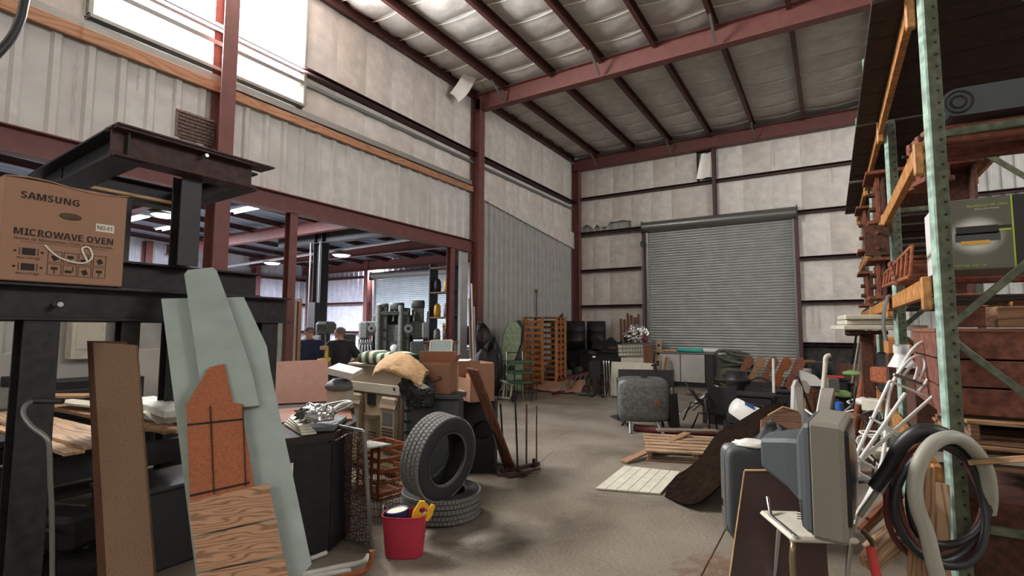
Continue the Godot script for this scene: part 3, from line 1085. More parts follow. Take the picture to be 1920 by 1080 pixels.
	mat("shirt_black", "24252a", 0.9, "grain", 3.0)
	mat("trousers", "23242a", 0.9, "grain", 3.0)
	mat("lime", "a9c83a", 0.5)
	mat("box_grey", "6b675a", 0.6, "fine", 2.0)
	mat("box_black", "2a2826", 0.6, "fine", 2.0)
	mat("box_white", "cfcfc8", 0.5)
	mat("yellow", "d3b23a", 0.5)
	mat("red", "b5332c", 0.45)
	mat("dark_red", "6a2a2c", 0.6, "blotch", 2.0)
	mat("leaf_green", "7fa05a", 0.8)
	mat("glass_dusty", "a9bcc0", 0.3, "blotch", 3.0)
	mat("dark_rubber", "2a201a", 0.95, "dirty", 1.0).specular_mode = BaseMaterial3D.SPECULAR_DISABLED
	mat("veneer", "47302a", 0.5, "blotch", 1.5)
	mat("brass_steel", "8f7f60", 0.35, "grain", 2.0, 0.7)

func build_left():
	# ---- black steel stand that carries the carton
	thing("steel_stand", "black steel beam stand on thick posts, carrying a carton and leaning boards", "stand", Vector3(-3.8, 0, -1.3))
	world()
	var s := S()
	ibeam(s, Vector3(-3.37, 1.67, -0.1), Vector3(-3.37, 1.67, -2.29), 0.15, 0.18)
	var b := part("front_beam", s, M.black_steel)
	s = S()
	cyl(s, Vector3(-3.36, 1.66, -0.985), Vector3(-3.28, 1.66, -0.985), 0.013, 8)
	part("bolt", s, M.steel, b)
	s = S()
	ibeam(s, Vector3(-4.45, 1.67, -0.1), Vector3(-4.45, 1.67, -2.2), 0.15, 0.18)
	part("rear_beam", s, M.black_steel)
	for p in [[-3.38, -0.93, 0.14], [-3.38, -1.32, 0.09], [-4.45, -0.5, 0.14], [-4.45, -2.05, 0.12], [-3.38, -2.15, 0.12]]:
		s = S()
		ibeam(s, Vector3(p[0], 0, p[1]), Vector3(p[0], 1.58, p[1]), p[2], p[2], Vector3.RIGHT, 0.012)
		part("post", s, M.black_steel)
	s = S()
	channel(s, Vector3(-4.3, 0.62, 0.1), Vector3(-4.3, 0.62, -2.2), 0.07, 0.17, Vector3.UP, 0.01, -1.0)
	part("lower_rail", s, M.black_steel)
	for z in [-0.5, -2.05]:
		s = S()
		ibeam(s, Vector3(-3.4, 1.67, z), Vector3(-4.42, 1.67, z), 0.13, 0.15)
		part("cross_beam", s, M.black_steel)
	# ---- upside-down steel frame on top of it
	thing("steel_tower", "dark rusty steel frame with a wide top flange standing on the beam stand", "frame", Vector3(-3.9, 1.76, -1.6))
	world()
	s = S()
	ibeam(s, Vector3(-3.55, 1.85, -1.3), Vector3(-3.55, 1.85, -2.17), 0.14, 0.17)
	part("lower_beam", s, M.black_steel)
	s = S()
	ibeam(s, Vector3(-4.42, 1.85, -1.3), Vector3(-4.42, 1.85, -2.17), 0.14, 0.17)
	part("lower_beam", s, M.black_steel)
	s = S()
	ibeam(s, Vector3(-3.62, 1.85, -1.33), Vector3(-4.35, 1.85, -1.33), 0.1, 0.15)
	part("lower_beam", s, M.brown_steel)
	s = S()
	ibeam(s, Vector3(-3.38, 2.58, -1.18), Vector3(-3.38, 2.58, -2.0), 0.15, 0.17)
	bar(s, Vector3(-3.38, 2.672, -1.18), Vector3(-3.38, 2.672, -2.12), 0.17, 0.012)
	var ub := part("upper_beam", s, M.brown_steel)
	s = S()
	cyl(s, Vector3(-3.4, 2.63, -1.66), Vector3(-3.3, 2.63, -1.66), 0.012, 8)
	part("bolt", s, M.steel, ub)
	s = S()
	ibeam(s, Vector3(-3.34, 2.58, -1.255), Vector3(-5.0, 2.58, -1.34), 0.17, 0.18)
	part("upper_beam", s, M.black_steel)
	s = S()
	ibeam(s, Vector3(-4.5, 2.58, -1.3), Vector3(-4.5, 2.58, -2.1), 0.15, 0.17)
	part("upper_beam", s, M.black_steel)
	s = S()
	ibeam(s, Vector3(-3.4, 2.57, -2.0), Vector3(-4.45, 2.57, -2.05), 0.12, 0.13)
	part("upper_beam", s, M.black_steel)
	for p in [[-3.46, -1.63], [-4.44, -1.63]]:
		s = S()
		ibeam(s, Vector3(p[0], 1.93, p[1]), Vector3(p[0], 2.5, p[1]), 0.12, 0.12, Vector3.RIGHT, 0.012)
		part("post", s, M.dark_steel)
	thing("wood_strip", "thin pale wood strip lying on the flange of the upper steel frame", "plank", Vector3(-4.41, 2.52, -1.7))
	bx("strip", Vector3(0, 0.012, 0), Vector3(0.045, 0.022, 0.6), M.pine)
	# ---- carton
	thing("carton", "brown cardboard microwave oven carton with black print on the black beam", "box", Vector3(-3.53, 1.762, -1.0))
	bx("box", Vector3(0, 0.255, 0), Vector3(0.46, 0.5, 0.5), M.carton)
	var face := Basis(Vector3.UP, PI * 0.5)
	var top_flap := S()
	surf(top_flap, 1, 6, func(u: float, v: float) -> Vector3: return Vector3(lerpf(-0.23, 0.235, u), 0.506 + 0.012 * sin(v * 7.0) * u, lerpf(0.25, -0.255, v)), 0.006)
	part("top_flap", top_flap, M.carton)
	s = S()
	lathe(s, [Vector2(0.001, 0.002), Vector2(0.032, 0.002), Vector2(0.034, 0.0)], 20, Vector3(0.23, 0.35, -0.005), Basis(Vector3(0, 0, 1.4), Vector3(1, 0, 0), Vector3(0, 0.55, 0)))
	part("hand_slot", s, M.ink_soft)
	words("SAMSUNG", 0.034, M.ink, Vector3(0.231, 0.425, 0.075), face)
	words("MICROWAVE OVEN", 0.032, M.ink, Vector3(0.231, 0.246, 0.005), face)
	words("Horno de Microondas / Four à micro-ondes", 0.0145, M.ink_soft, Vector3(0.231, 0.212, 0.005), face, null, false)
	for y in [0.228, 0.197]:
		bx("rule", Vector3(0.2305, y, 0.005), Vector3(0.001, 0.002, 0.35), M.ink_soft)
	for r in 2:
		for k in 4:
			var y := 0.135 - r * 0.063
			var z := 0.045 - k * 0.062
			s = S()
			for e in [[0.027, 0.0, 0.0015, 0.056], [-0.027, 0.0, 0.0015, 0.056], [0.0, 0.027, 0.056, 0.0015], [0.0, -0.027, 0.056, 0.0015]]:
				box(s, Vector3(0.2306, y + e[0], z + e[1]), Vector3(0.001, e[2] + 0.001, e[3] + 0.001))
			if (r + k) % 3 == 0:
				box(s, Vector3(0.2306, y - 0.004, z), Vector3(0.001, 0.026, 0.022), Basis(Vector3.RIGHT, 0.5))
			elif (r + k) % 3 == 1:
				box(s, Vector3(0.2306, y + 0.006, z), Vector3(0.001, 0.014, 0.026))
				box(s, Vector3(0.2306, y - 0.01, z), Vector3(0.001, 0.022, 0.004))
			else:
				box(s, Vector3(0.2306, y - 0.006, z + 0.006), Vector3(0.001, 0.014, 0.028))
				box(s, Vector3(0.2306, y + 0.006, z - 0.012), Vector3(0.001, 0.028, 0.004))
			part("handling_symbol", s, M.ink)
	for y in [0.15, 0.075]:
		s = S()
		box(s, Vector3(0.2306, y, 0.145), Vector3(0.001, 0.034, 0.05))
		for sz in [-1.0, 1.0]:
			box(s, Vector3(0.2306, y, 0.145 + sz * 0.034), Vector3(0.001, 0.036, 0.003))
			box(s, Vector3(0.2306, y, 0.145 + sz * 0.05), Vector3(0.001, 0.004, 0.014))
			box(s, Vector3(0.2306, y, 0.145 + sz * 0.05), Vector3(0.001, 0.01, 0.006))
		part("clamp_symbol", s, M.ink)
		words("Max 320 kgf", 0.011, M.ink_soft, Vector3(0.231, y - 0.031, 0.145), face, null, false)
	bx("sticker", Vector3(0.2306, 0.315, -0.155), Vector3(0.001, 0.042, 0.082), M.masking)
	words("N041", 0.022, M.ink_soft, Vector3(0.2318, 0.315, -0.155), face, null, false)
	tb("white_string", curve([Vector3(0.235, 0.19, 0.09), Vector3(0.235, 0.135, 0.03), Vector3(0.236, 0.115, -0.06), Vector3(0.236, 0.15, -0.105), Vector3(0.236, 0.2, -0.09), Vector3(0.236, 0.19, -0.06), Vector3(0.236, 0.13, -0.085)]), 0.0045, M.white_tape, 6)
	# ---- boards leaning on the front beam
	thing("pale_board", "large pale green-grey board with a stepped outline leaning on the black beam", "board", Vector3(-2.411, 0.184, -1.522))
	world()
	s = S()
	slab(s, [Vector3(-3.109, 1.704, -1.363), Vector3(-2.873, 1.724, -1.689), Vector3(-2.728, 1.446, -1.75), Vector3(-2.685, 1.322, -1.748), Vector3(-2.308, 0.339, -1.778), Vector3(-2.331, 0.285, -1.722), Vector3(-2.277, 0.051, -1.681), Vector3(-2.527, 0.101, -1.37)], 0.045)
	part("board", s, M.pale_board)
	thing("pale_board", "narrow pale green-grey board with rounded top lying on the stepped board", "board", Vector3(-2.42, 0.326, -1.468))
	world()
	s = S()
	slab(s, [Vector3(-3.037, 1.842, -1.439), Vector3(-3.034, 1.867, -1.455), Vector3(-2.969, 1.889, -1.554), Vector3(-2.951, 1.871, -1.569), Vector3(-2.858, 1.673, -1.599), Vector3(-2.7, 1.328, -1.644), Vector3(-2.622, 1.132, -1.654), Vector3(-2.746, 1.116, -1.479), Vector3(-2.805, 1.211, -1.446)], 0.045)
	part("board", s, M.pale_board_b)
	s = S()
	for q in [[462, 700, 0.035, 0.1], [478, 790, 0.05, 0.12], [500, 870, 0.04, 0.14]]:
		pass
	thing("osb_offcut", "orange-brown chipboard offcut with pointed top and black grid lines", "board", Vector3(-2.46, 0.436, -1.41))
	world()
	s = S()
	slab(s, [Vector3(-2.804, 1.337, -1.477), Vector3(-2.767, 1.354, -1.535), Vector3(-2.686, 1.154, -1.547), Vector3(-2.658, 1.147, -1.58), Vector3(-2.621, 1.032, -1.575), Vector3(-2.485, 0.663, -1.579), Vector3(-2.657, 0.66, -1.346), Vector3(-2.812, 1.151, -1.376)], 0.016)
	part("board", s, M.osb)
	for ln in [[Vector3(-2.743, 1.141, -1.46), Vector3(-2.616, 0.729, -1.432)], [Vector3(-2.78, 1.056, -1.371), Vector3(-2.633, 1.069, -1.575)], [Vector3(-2.678, 0.731, -1.35), Vector3(-2.532, 0.764, -1.563)], [Vector3(-2.653, 1.139, -1.581), Vector3(-2.538, 0.749, -1.547)]]:
		br("painted_line", ln[0], ln[1], 0.003, 0.011, M.ink)
	thing("siding_panel", "light orange plywood siding piece with grooves leaning in front of the chipboard", "board", Vector3(-2.381, 0.357, -1.419))
	world()
	var gv := [[353, 940, 503, 907], [362, 1008, 519, 976], [371, 1076, 533, 1046], [384, 1170, 556, 1140]]
	for k in 3:
		s = S()
		var g0: Array = gv[k]
		var g1: Array = gv[k + 1]
		var c00: Vector3 = [Vector3(-2.662, 0.712, -1.336), Vector3(-2.604, 0.555, -1.338), Vector3(-2.548, 0.403, -1.339)][k]
		var c01: Vector3 = [Vector3(-2.465, 0.755, -1.622), Vector3(-2.399, 0.589, -1.63), Vector3(-2.334, 0.422, -1.635)][k]
		var c10: Vector3 = [Vector3(-2.607, 0.562, -1.336), Vector3(-2.552, 0.41, -1.338), Vector3(-2.473, 0.201, -1.342)][k]
		var c11: Vector3 = [Vector3(-2.402, 0.597, -1.629), Vector3(-2.338, 0.429, -1.634), Vector3(-2.243, 0.199, -1.651)][k]
		slab(s, [c00, c01, c11, c10], 0.016)
		part("board_strip", s, M.cedar)
	# ---- chipboard shelf planks
	thing("shelf_plank", "brown speckled chipboard plank, front one of three leaning on the stand", "plank", Vector3(-2.913, 0.105, -1.218), 0.0, "chipboard planks")
	world()
	s = S()
	slab(s, [Vector3(-3.412, 1.464, -1.174), Vector3(-3.211, 1.451, -1.296), Vector3(-2.777, 0.087, -1.29), Vector3(-2.973, 0.086, -1.168)], 0.018)
	part("plank", s, M.chip)
	for k in 2:
		thing("shelf_plank", ["brown chipboard plank sandwiched behind the front speckled plank", "rearmost chipboard plank of the leaning three, showing a dark edge"][k], "plank", Vector3(-2.981, 0.076, -1.237), 0.0, "chipboard planks")
		world()
		s = S()
		if k == 0:
			slab(s, [Vector3(-3.455, 1.466, -1.172), Vector3(-3.283, 1.467, -1.278), Vector3(-2.828, 0.088, -1.282), Vector3(-3.017, 0.087, -1.165)], 0.018)
		else:
			slab(s, [Vector3(-3.491, 1.471, -1.174), Vector3(-3.318, 1.469, -1.281), Vector3(-2.864, 0.089, -1.284), Vector3(-3.064, 0.088, -1.16)], 0.018)
		part("plank", s, M.chip_edge)
	# ---- long bench behind the stand with lumber
	thing("steel_bench", "long dark steel workbench under a heap of lumber behind the stand", "bench", Vector3(-5.6, 0, -1.0))
	world()
	bx("top", Vector3(-5.6, 0.765, -0.9), Vector3(1.8, 0.05, 3.0), M.black_steel)
	for x in [-4.74, -6.35]:
		s = S()
		channel(s, Vector3(x, 0.65, 0.55), Vector3(x, 0.65, -2.35), 0.07, 0.16, Vector3.UP, 0.01, -1.0)
		part("apron", s, M.black_steel)
	for z in [0.5, -2.3]:
		for x in [-4.78, -6.3]:
			br("leg", Vector3(x, 0, z), Vector3(x, 0.74, z), 0.1, 0.1, M.black_steel)
	br("stretcher", Vector3(-4.78, 0.35, 0.5), Vector3(-4.78, 0.35, -2.3), 0.06, 0.08, M.dark_steel)
	var lum := [
		[Vector3(-5.952, 0.82, -1.443), Vector3(-3.83, 0.82, -1.466), 0.3, 0.022, "pine_b", "wide pale pine board, lowest on the lumber heap of the bench"],
		[Vector3(-5.916, 0.85, -1.76), Vector3(-3.78, 0.85, -1.795), 0.14, 0.03, "pine_c", "brown pine plank on top of the lumber heap"],
		[Vector3(-6.588, 0.88, -1.814), Vector3(-6.129, 0.88, -2.121), 0.2, 0.025, "pine", "short cream pine board lying across the lumber heap"],
		[Vector3(-5.642, 0.91, -1.748), Vector3(-4.332, 0.91, -1.937), 0.16, 0.02, "chalk", "white painted trim board on the lumber heap"],
		[Vector3(-7.19, 0.84, -2.153), Vector3(-7.368, 0.84, -2.648), 0.05, 0.03, "grey_wood", "thin grey weathered stick on the bench"],
		[Vector3(-4.112, 0.86, -1.693), Vector3(-3.72, 0.86, -1.816), 0.12, 0.03, "pine_c", "short orange pine offcut at the bench end"],
		[Vector3(-4.844, 0.95, -2.01), Vector3(-3.864, 0.95, -1.863), 0.2, 0.05, "white_paint", "white boxed trim bundle at the bench end"],
		[Vector3(-5.308, 0.8, -1.293), Vector3(-3.836, 0.8, -1.269), 0.1, 0.02, "pine", "narrow pine strip along the bench front"]]
	for q in lum:
		thing("lumber", q[5], "plank", (q[0] + q[1]) * 0.5, 0.0, "lumber on the steel bench")
		world()
		br("plank", q[0], q[1], q[2], q[3], M[q[4]])
	thing("cardboard_scrap", "torn grey cardboard piece among lumber at the bench end", "cardboard", Vector3(-4.23, 0.86, -1.86), 20.0)
	s = S()
	surf(s, 4, 3, func(u: float, v: float) -> Vector3: return Vector3((u - 0.5) * 0.3, 0.03 + 0.05 * sin(u * 4.0), (v - 0.5) * 0.2), 0.004)
	part("sheet", s, M.masking)
	thing("bent_pipe", "thin bent grey steel pipe handle standing at the bench", "pipe", Vector3(-3.069, 0.7, -0.947))
	world()
	tb("pipe", curve([Vector3(-3.192, 1.2, -0.884), Vector3(-3.168, 1.186, -0.852), Vector3(-3.138, 1.147, -0.84), Vector3(-3.094, 1.096, -0.86), Vector3(-3.038, 1.043, -0.899), Vector3(-3.044, 0.973, -0.914), Vector3(-3.072, 0.846, -0.932), Vector3(-3.111, 0.677, -0.959), Vector3(-3.173, 0.348, -0.998), Vector3(-3.125, -0, -1.007)], 5), 0.0105, M.galv, 10)
	tb("grip", [Vector3(-3.192, 1.2, -0.884), Vector3(-3.098, 1.198, -0.966)], 0.014, M.black_plastic, 8)
	# dark machinery under the bench
	thing("hand_truck_motor", "black greasy motor block with crank lying on the floor below the stand", "motor", Vector3(-3.897, 0, -1.259))
	s = S()
	box(s, Vector3(0, 0.36, 0), Vector3(0.34, 0.2, 0.22), Basis(Vector3.UP, 0.4), 0.03)
	part("housing", s, M.oil_black)
	s = S()
	cyl(s, Vector3(-0.1, 0.12, 0.0), Vector3(0.34, 0.14, -0.12), 0.11, 16)
	part("drum", s, M.oil_black)
	bx("foot", Vector3(0, 0.02, 0), Vector3(0.42, 0.04, 0.3), M.dark_steel)
	br("strut", Vector3(0, 0.03, 0), Vector3(0, 0.28, 0), 0.08, 0.08, M.dark_steel)
	tb("crank", [Vector3(-0.2, 0.4, 0.1), Vector3(0.25, 0.42, 0.12), Vector3(0.3, 0.2, 0.12)], 0.01, M.dark_steel, 6)
	thing("plastic_scrap", "cream plastic sheet scrap on the floor below the bench", "scrap", Vector3(-5.682, 0, -1.673))
	bx("sheet", Vector3(0, 0.01, 0), Vector3(0.5, 0.012, 0.35), M.chalk, 25.0)
	thing("wheel", "black rubber wheel standing under the bench", "wheel", Vector3(-5.204, 0, -1.331))
	s = S()
	lathe(s, [Vector2(0.05, -0.05), Vector2(0.15, -0.05), Vector2(0.17, -0.03), Vector2(0.17, 0.03), Vector2(0.15, 0.05), Vector2(0.05, 0.05)], 24, Vector3(0, 0.17, 0), Basis(Vector3.RIGHT, PI * 0.5))
	part("tyre", s, M.rubber)
	for q in [["black steel crate under the stand behind the leaning boards", Vector3(-3.92, 0, -1.76), Vector3(0.5, 0.5, 0.56)], ["dark steel toolbox under the near end of the stand", Vector3(-3.98, 0, -0.62), Vector3(0.46, 0.42, 0.7)]]:
		simple_box("steel_crate", q[0], "crate", q[1], 0.0, q[2], M.oil_black, 0.015)
		bx("lid", Vector3(0, q[2].y + 0.012, 0), Vector3(q[2].x + 0.02, 0.024, q[2].z + 0.02), M.black_plastic)
	# ---- wall fittings at the left
	thing("louvre_vent", "brown metal louvre vent in the white ribbed wall by the red column", "vent", Vector3(-7.03, 4.0, -3.37))
	bx("frame", Vector3(0, 0.17, 0), Vector3(0.03, 0.36, 0.48), M.vent_brown)
	for k in 7:
		br("louvre", Vector3(0.025, 0.03 + k * 0.048, -0.22), Vector3(0.025, 0.03 + k * 0.048, 0.22), 0.04, 0.008, M.vent_brown, Vector3(0.5, 1, 0))
	thing("outlet_box", "grey triple outlet box on the low white wall", "outlet", Vector3(-7.02, 0.95, -1.77))
	bx("plate", Vector3(0, 0.05, 0), Vector3(0.04, 0.1, 0.16), M.dark_steel)
	for k in 3:
		bx("socket", Vector3(0.022, 0.05, -0.05 + k * 0.05), Vector3(0.006, 0.05, 0.034), M.black_plastic)
	thing("electrical_cabinet", "cream electrical cabinet on the wall beside a conduit", "cabinet", Vector3(-6.93, 1.2, -2.32))
	bx("box", Vector3(0, 0.3, 0), Vector3(0.16, 0.6, 0.3), M.chalk)
	bx("door", Vector3(0.084, 0.33, 0.0), Vector3(0.012, 0.45, 0.22), M.cream_plastic)
	bx("latch", Vector3(0.093, 0.47, 0.0), Vector3(0.01, 0.06, 0.03), M.dark_steel)
	thing("wall_conduit", "tall black conduit pipe running up the low wall", "conduit", Vector3(-6.99, 0.0, -2.66))
	tb("pipe", [Vector3(0, 0, 0), Vector3(0, 1.9, 0)], 0.035, M.black_plastic, 10)
	thing("rusty_bin", "rusty brown sheet metal bin behind the leaning planks", "bin", Vector3(-11.444, 0, -4.995))
	s = S()
	box(s, Vector3(0, 0.66, 0), Vector3(0.5, 1.32, 0.4), Basis(), 0.02)
	part("body", s, M.rust)
	thing("dark_toolbox", "black tool chest on the floor along the low wall", "chest", Vector3(-6.75, 0, -2.3))
	bx("chest", Vector3(0, 0.5, 0), Vector3(0.4, 1.0, 0.9), M.oil_black)
	bx("drawer_front", Vector3(0.21, 0.78, 0), Vector3(0.02, 0.26, 0.86), M.black_plastic)
	bx("drawer_front", Vector3(0.21, 0.48, 0), Vector3(0.02, 0.26, 0.86), M.black_plastic)
	thing("black_cable", "thick black cable hanging in front of the upper white wall", "cable", Vector3(-5.2, 3.584, -1.099))
	world()
	tb("cable", curve([Vector3(-5.2, 4.347, -1.241), Vector3(-5.2, 4.065, -1.208), Vector3(-5.2, 3.906, -1.193), Vector3(-5.2, 3.726, -1.149), Vector3(-5.2, 3.536, -1.067)]), 0.03, M.black_plastic, 10)

func tyre(at: Transform3D, label: String, base: Vector3):
	thing("tyre", label, "tyre", base, 0.0, "old car tyres")
	X = cur.transform.affine_inverse() * at
	var s := S()
	var prof := [Vector2(0.2, -0.075), Vector2(0.205, -0.09), Vector2(0.225, -0.1), Vector2(0.28, -0.108), Vector2(0.31, -0.1), Vector2(0.322, -0.085)]
	var back := []
	for p in prof:
		back.push_front(Vector2(p.x, -p.y))
	lathe(s, prof, 48)
	lathe(s, back, 48)
	lathe(s, [Vector2(0.2, 0.075), Vector2(0.25, 0.085), Vector2(0.295, 0.07), Vector2(0.3, 0.0), Vector2(0.295, -0.07), Vector2(0.25, -0.085), Vector2(0.2, -0.075)], 48)
	lathe(s, [Vector2(0.32, -0.085), Vector2(0.321, 0.0), Vector2(0.32, 0.085)], 48)
	part("carcass", s, M.rubber)
	s = S()
	for row in [[-0.078, 0.028, 0], [-0.042, 0.03, 1], [0.0, 0.034, 0], [0.042, 0.03, 1], [0.078, 0.028, 0]]:
		for k in 64:
			var a: float = TAU * (k + 0.5 * row[2]) / 64.0
			var bs := Basis(Vector3(-sin(a), 0, cos(a)), Vector3(0, 1, 0), Vector3(-cos(a), 0, -sin(a)))
			box(s, Vector3(cos(a) * 0.324, row[0], sin(a) * 0.324), Vector3(0.0275, row[1], 0.014), bs, 0.0)
	var tr := part("tread_blocks", s, M.tread)
	tr.set_meta("kind", "stuff")
	s = S()
	for sg in [-1.0, 1.0]:
		s = S()
		lathe(s, [Vector2(0.2, sg * 0.092), Vector2(0.207, sg * 0.097), Vector2(0.213, sg * 0.1)], 48)
		part("bead", s, M.rubber_dusty)

func open_box(called: String, label: String, at: Vector3, turn: float, sz: Vector3, m: Material, flaps: Array, t := 0.006) -> Node3D:
	var o := thing(called, label, "box", at, turn)
	bx("bottom", Vector3(0, t * 0.5, 0), Vector3(sz.x, t, sz.z), m)
	for k in [-1.0, 1.0]:
		bx("side", Vector3(k * (sz.x - t) * 0.5, sz.y * 0.5, 0), Vector3(t, sz.y, sz.z), m)
		bx("side", Vector3(0, sz.y * 0.5, k * (sz.z - t) * 0.5), Vector3(sz.x, sz.y, t), m)
	for f in flaps:
		# [side 0..3, degrees from upright outward]
		var ax: int = f[0]
		var ang: float = deg_to_rad(f[1])
		var d: Vector3 = [Vector3(1, 0, 0), Vector3(-1, 0, 0), Vector3(0, 0, 1), Vector3(0, 0, -1)][ax]
		var hw: float = (sz.x if ax < 2 else sz.z) * 0.5
		var ln: float = (sz.z if ax < 2 else sz.x)
		var fl: float = f[2] if f.size() > 2 else (sz.x if ax < 2 else sz.z) * 0.45
		var root := d * hw + Vector3(0, sz.y, 0)
		var tip := root + (Vector3.UP * cos(ang) + d * sin(ang)) * fl
		br("flap", root, tip, ln * 0.98, t, m, (Vector3.UP * -sin(ang) + d * cos(ang)))
	return o

func build_middle():
	var s: SurfaceTool
	# ---- table with lumber, panel and wrapped things
	thing("steel_table", "dark steel table with a thick plate leg at its end, boards on top", "table", Vector3(-3.9, 0, -2.9))
	world()
	s = S()
	slab(s, [Vector3(-3.182, 0.8, -2.147), Vector3(-3.032, 0.8, -2.496), Vector3(-3.266, 0.8, -2.895), Vector3(-4.321, 0.8, -3.764), Vector3(-4.895, 0.8, -3.285), Vector3(-3.655, 0.8, -2.373)], 0.05, Vector3(0, 20, 0))
	part("top", s, M.dark_ply)
	br("leg_plate", Vector3(-3.02, 0.37, -2.46), Vector3(-3.16, 0.37, -2.26), 0.04, 0.74, M.black_steel)
	br("leg_plate", Vector3(-3.02, 0.37, -2.46), Vector3(-3.16, 0.37, -2.76), 0.02, 0.74, M.black_steel)
	br("leg", Vector3(-4.25, 0, -3.4), Vector3(-4.25, 0.75, -3.4), 0.09, 0.09, M.black_steel)
	br("leg", Vector3(-4.6, 0, -3.1), Vector3(-4.6, 0.75, -3.1), 0.09, 0.09, M.black_steel)
	br("leg", Vector3(-3.5, 0, -2.35), Vector3(-3.5, 0.75, -2.35), 0.05, 0.05, M.dark_steel)
	br("apron", Vector3(-3.18, 0.69, -2.2), Vector3(-3.05, 0.69, -2.45), 0.02, 0.12, M.black_steel)
	thing("plywood_board", "reddish brown plywood panel standing upright at the back of the steel table", "board", Vector3(-4.548, 0.8, -3.287))
	world()
	s = S()
	slab(s, [Vector3(-5.019, 1.191, -3.054), Vector3(-4.588, 1.21, -3.649), Vector3(-4.279, 0.82, -3.431), Vector3(-4.694, 0.813, -2.875)], 0.02)
	part("panel", s, M.brown_ply)
	thing("plywood_sheet", "brown plywood sheet lying flat below the upright plywood panel", "board", Vector3(-3.954, 0.8, -3.081))
	world()
	s = S()
	slab(s, [Vector3(-4.3, 0.815, -2.81), Vector3(-3.991, 0.815, -3.445), Vector3(-3.322, 0.815, -2.9), Vector3(-3.673, 0.815, -2.472)], 0.014, Vector3(0, 20, 0))
	part("sheet", s, M.brown_ply)
	for k in 4:
		thing("trim_board", "white trim board in the small stack on the steel table" if k < 3 else "topmost white trim board of the stack on the steel table", "plank", Vector3(-3.253, 0.81, -2.382) + Vector3(0.0, k * 0.016, 0.0), 0.0, "white trim boards")
		world()
		br("board", Vector3(-3.563, 0.82, -2.511) + Vector3(0.015 * k, k * 0.016 - 0.005, 0), Vector3(-3.099, 0.82, -2.333) + Vector3(-0.02 * k, k * 0.016 - 0.005, 0), 0.1 - 0.008 * k, 0.014, M.chalk)
	thing("tray_cart", "shallow grey metal tray with a tubular rail and wrapped junk on the table", "tray", Vector3(-3.379, 0.82, -2.686))
	world()
	tb("rail", curve([Vector3(-3.567, 0.86, -2.512), Vector3(-3.5, 0.92, -2.726), Vector3(-3.393, 0.95, -2.901), Vector3(-3.287, 0.93, -2.854), Vector3(-3.237, 0.9, -2.644), Vector3(-3.13, 0.88, -2.397)], 4), 0.009, M.steel, 8)
	s = S()
	slab(s, [Vector3(-3.189, 0.84, -2.377), Vector3(-3.064, 0.84, -2.506), Vector3(-3.341, 0.84, -2.861), Vector3(-3.628, 0.84, -2.828)], 0.03, Vector3(0, 20, 0))
	part("tray", s, M.grey_plastic)
	tb("white_handle", curve([Vector3(-3.123, 0.95, -2.55), Vector3(-3.123, 0.98, -2.621), Vector3(-3.034, 1, -2.643)], 5), 0.012, M.white_plastic, 8)
	thing("plastic_bag", "crumpled grey plastic bag lying on the tray", "bag", Vector3(-3.206, 0.87, -2.464))
	s = S()
	blob(s, Vector3(0, 0.05, 0), Vector3(0.15, 0.07, 0.11), 0.7, 0.22, 3, 16)
	part("bag", s, M.foil)
	thing("wrapped_box", "white plastic-wrapped cushion on the table behind the plywood panel", "cushion", Vector3(-4.693, 0.8, -3.935))
	world()
	s = S()
	slab(s, [Vector3(-3.857, 1.188, -3.07), Vector3(-3.663, 1.136, -3.195), Vector3(-3.682, 1.083, -3.189), Vector3(-3.859, 1.13, -3.074)], 0.3)
	part("roll", s, M.white_plastic)
	s = S()
	blob(s, Vector3(-3.855, 1.014, -3.205), Vector3(0.13, 0.07, 0.12), 0.15, 0.1, 5, 12)
	part("cushion", s, M.grey_plastic)
	s = S()
	slab(s, [Vector3(-3.915, 0.981, -3.112), Vector3(-3.758, 0.981, -3.209), Vector3(-3.766, 0.769, -3.224), Vector3(-3.923, 0.768, -3.127)], 0.2)
	part("base", s, M.chalk)
	# ---- beige machine
	thing("beige_cooler", "tall beige plastic machine with vents and a hinged cream lid section", "machine", Vector3(-4.25, 0, -4.1), -6.0)
	s = S()
	box(s, Vector3(0, 0.44, 0), Vector3(0.9, 0.82, 0.2), Basis(), 0.03)
	part("body", s, M.beige_plastic)
	for k in [-1.0, 1.0]:
		s = S()
		box(s, Vector3(k * 0.3, 0.46, 0.11), Vector3(0.27, 0.74, 0.06), Basis(), 0.025)
		part("moulded_column", s, M.beige_plastic)
		s = S()
		slab(s, [Vector3(k * 0.3 - 0.13, 0.83, 0.11), Vector3(k * 0.3 + 0.13, 0.83, 0.11), Vector3(k * 0.3 + 0.13, 0.71, 0.152), Vector3(k * 0.3 - 0.13, 0.71, 0.152)], 0.05, Vector3(0, 3, 5))
		part("shoulder", s, M.beige_dark)
	bx("cream_shell", Vector3(0, 0.9, 0), Vector3(0.94, 0.1, 0.26), M.cream_plastic)
	bx("socket_panel", Vector3(-0.02, 0.77, 0.105), Vector3(0.14, 0.12, 0.012), M.black_plastic)
	s = S()
	lathe(s, [Vector2(0.001, 0.0), Vector2(0.1, 0.02), Vector2(0.12, 0.06)], 20, Vector3(0, 0.56, 0.12), Basis(Vector3(1, 0, 0), Vector3(0, 1, 0), Vector3(0, 0, 0.5)))
	part("scoop", s, M.beige_plastic)
	for k in 3:
		bx("vent_slot", Vector3(0.3, 0.5 - k * 0.032, 0.141), Vector3(0.18, 0.012, 0.006), M.ink)
		bx("vent_slot", Vector3(-0.0, 0.42 - k * 0.032, 0.101), Vector3(0.14, 0.01, 0.006), M.ink)
	for k in 8:
		bx("vent_slot", Vector3(0.32, 0.37 - k * 0.018, 0.141), Vector3(0.16, 0.007, 0.006), M.ink)
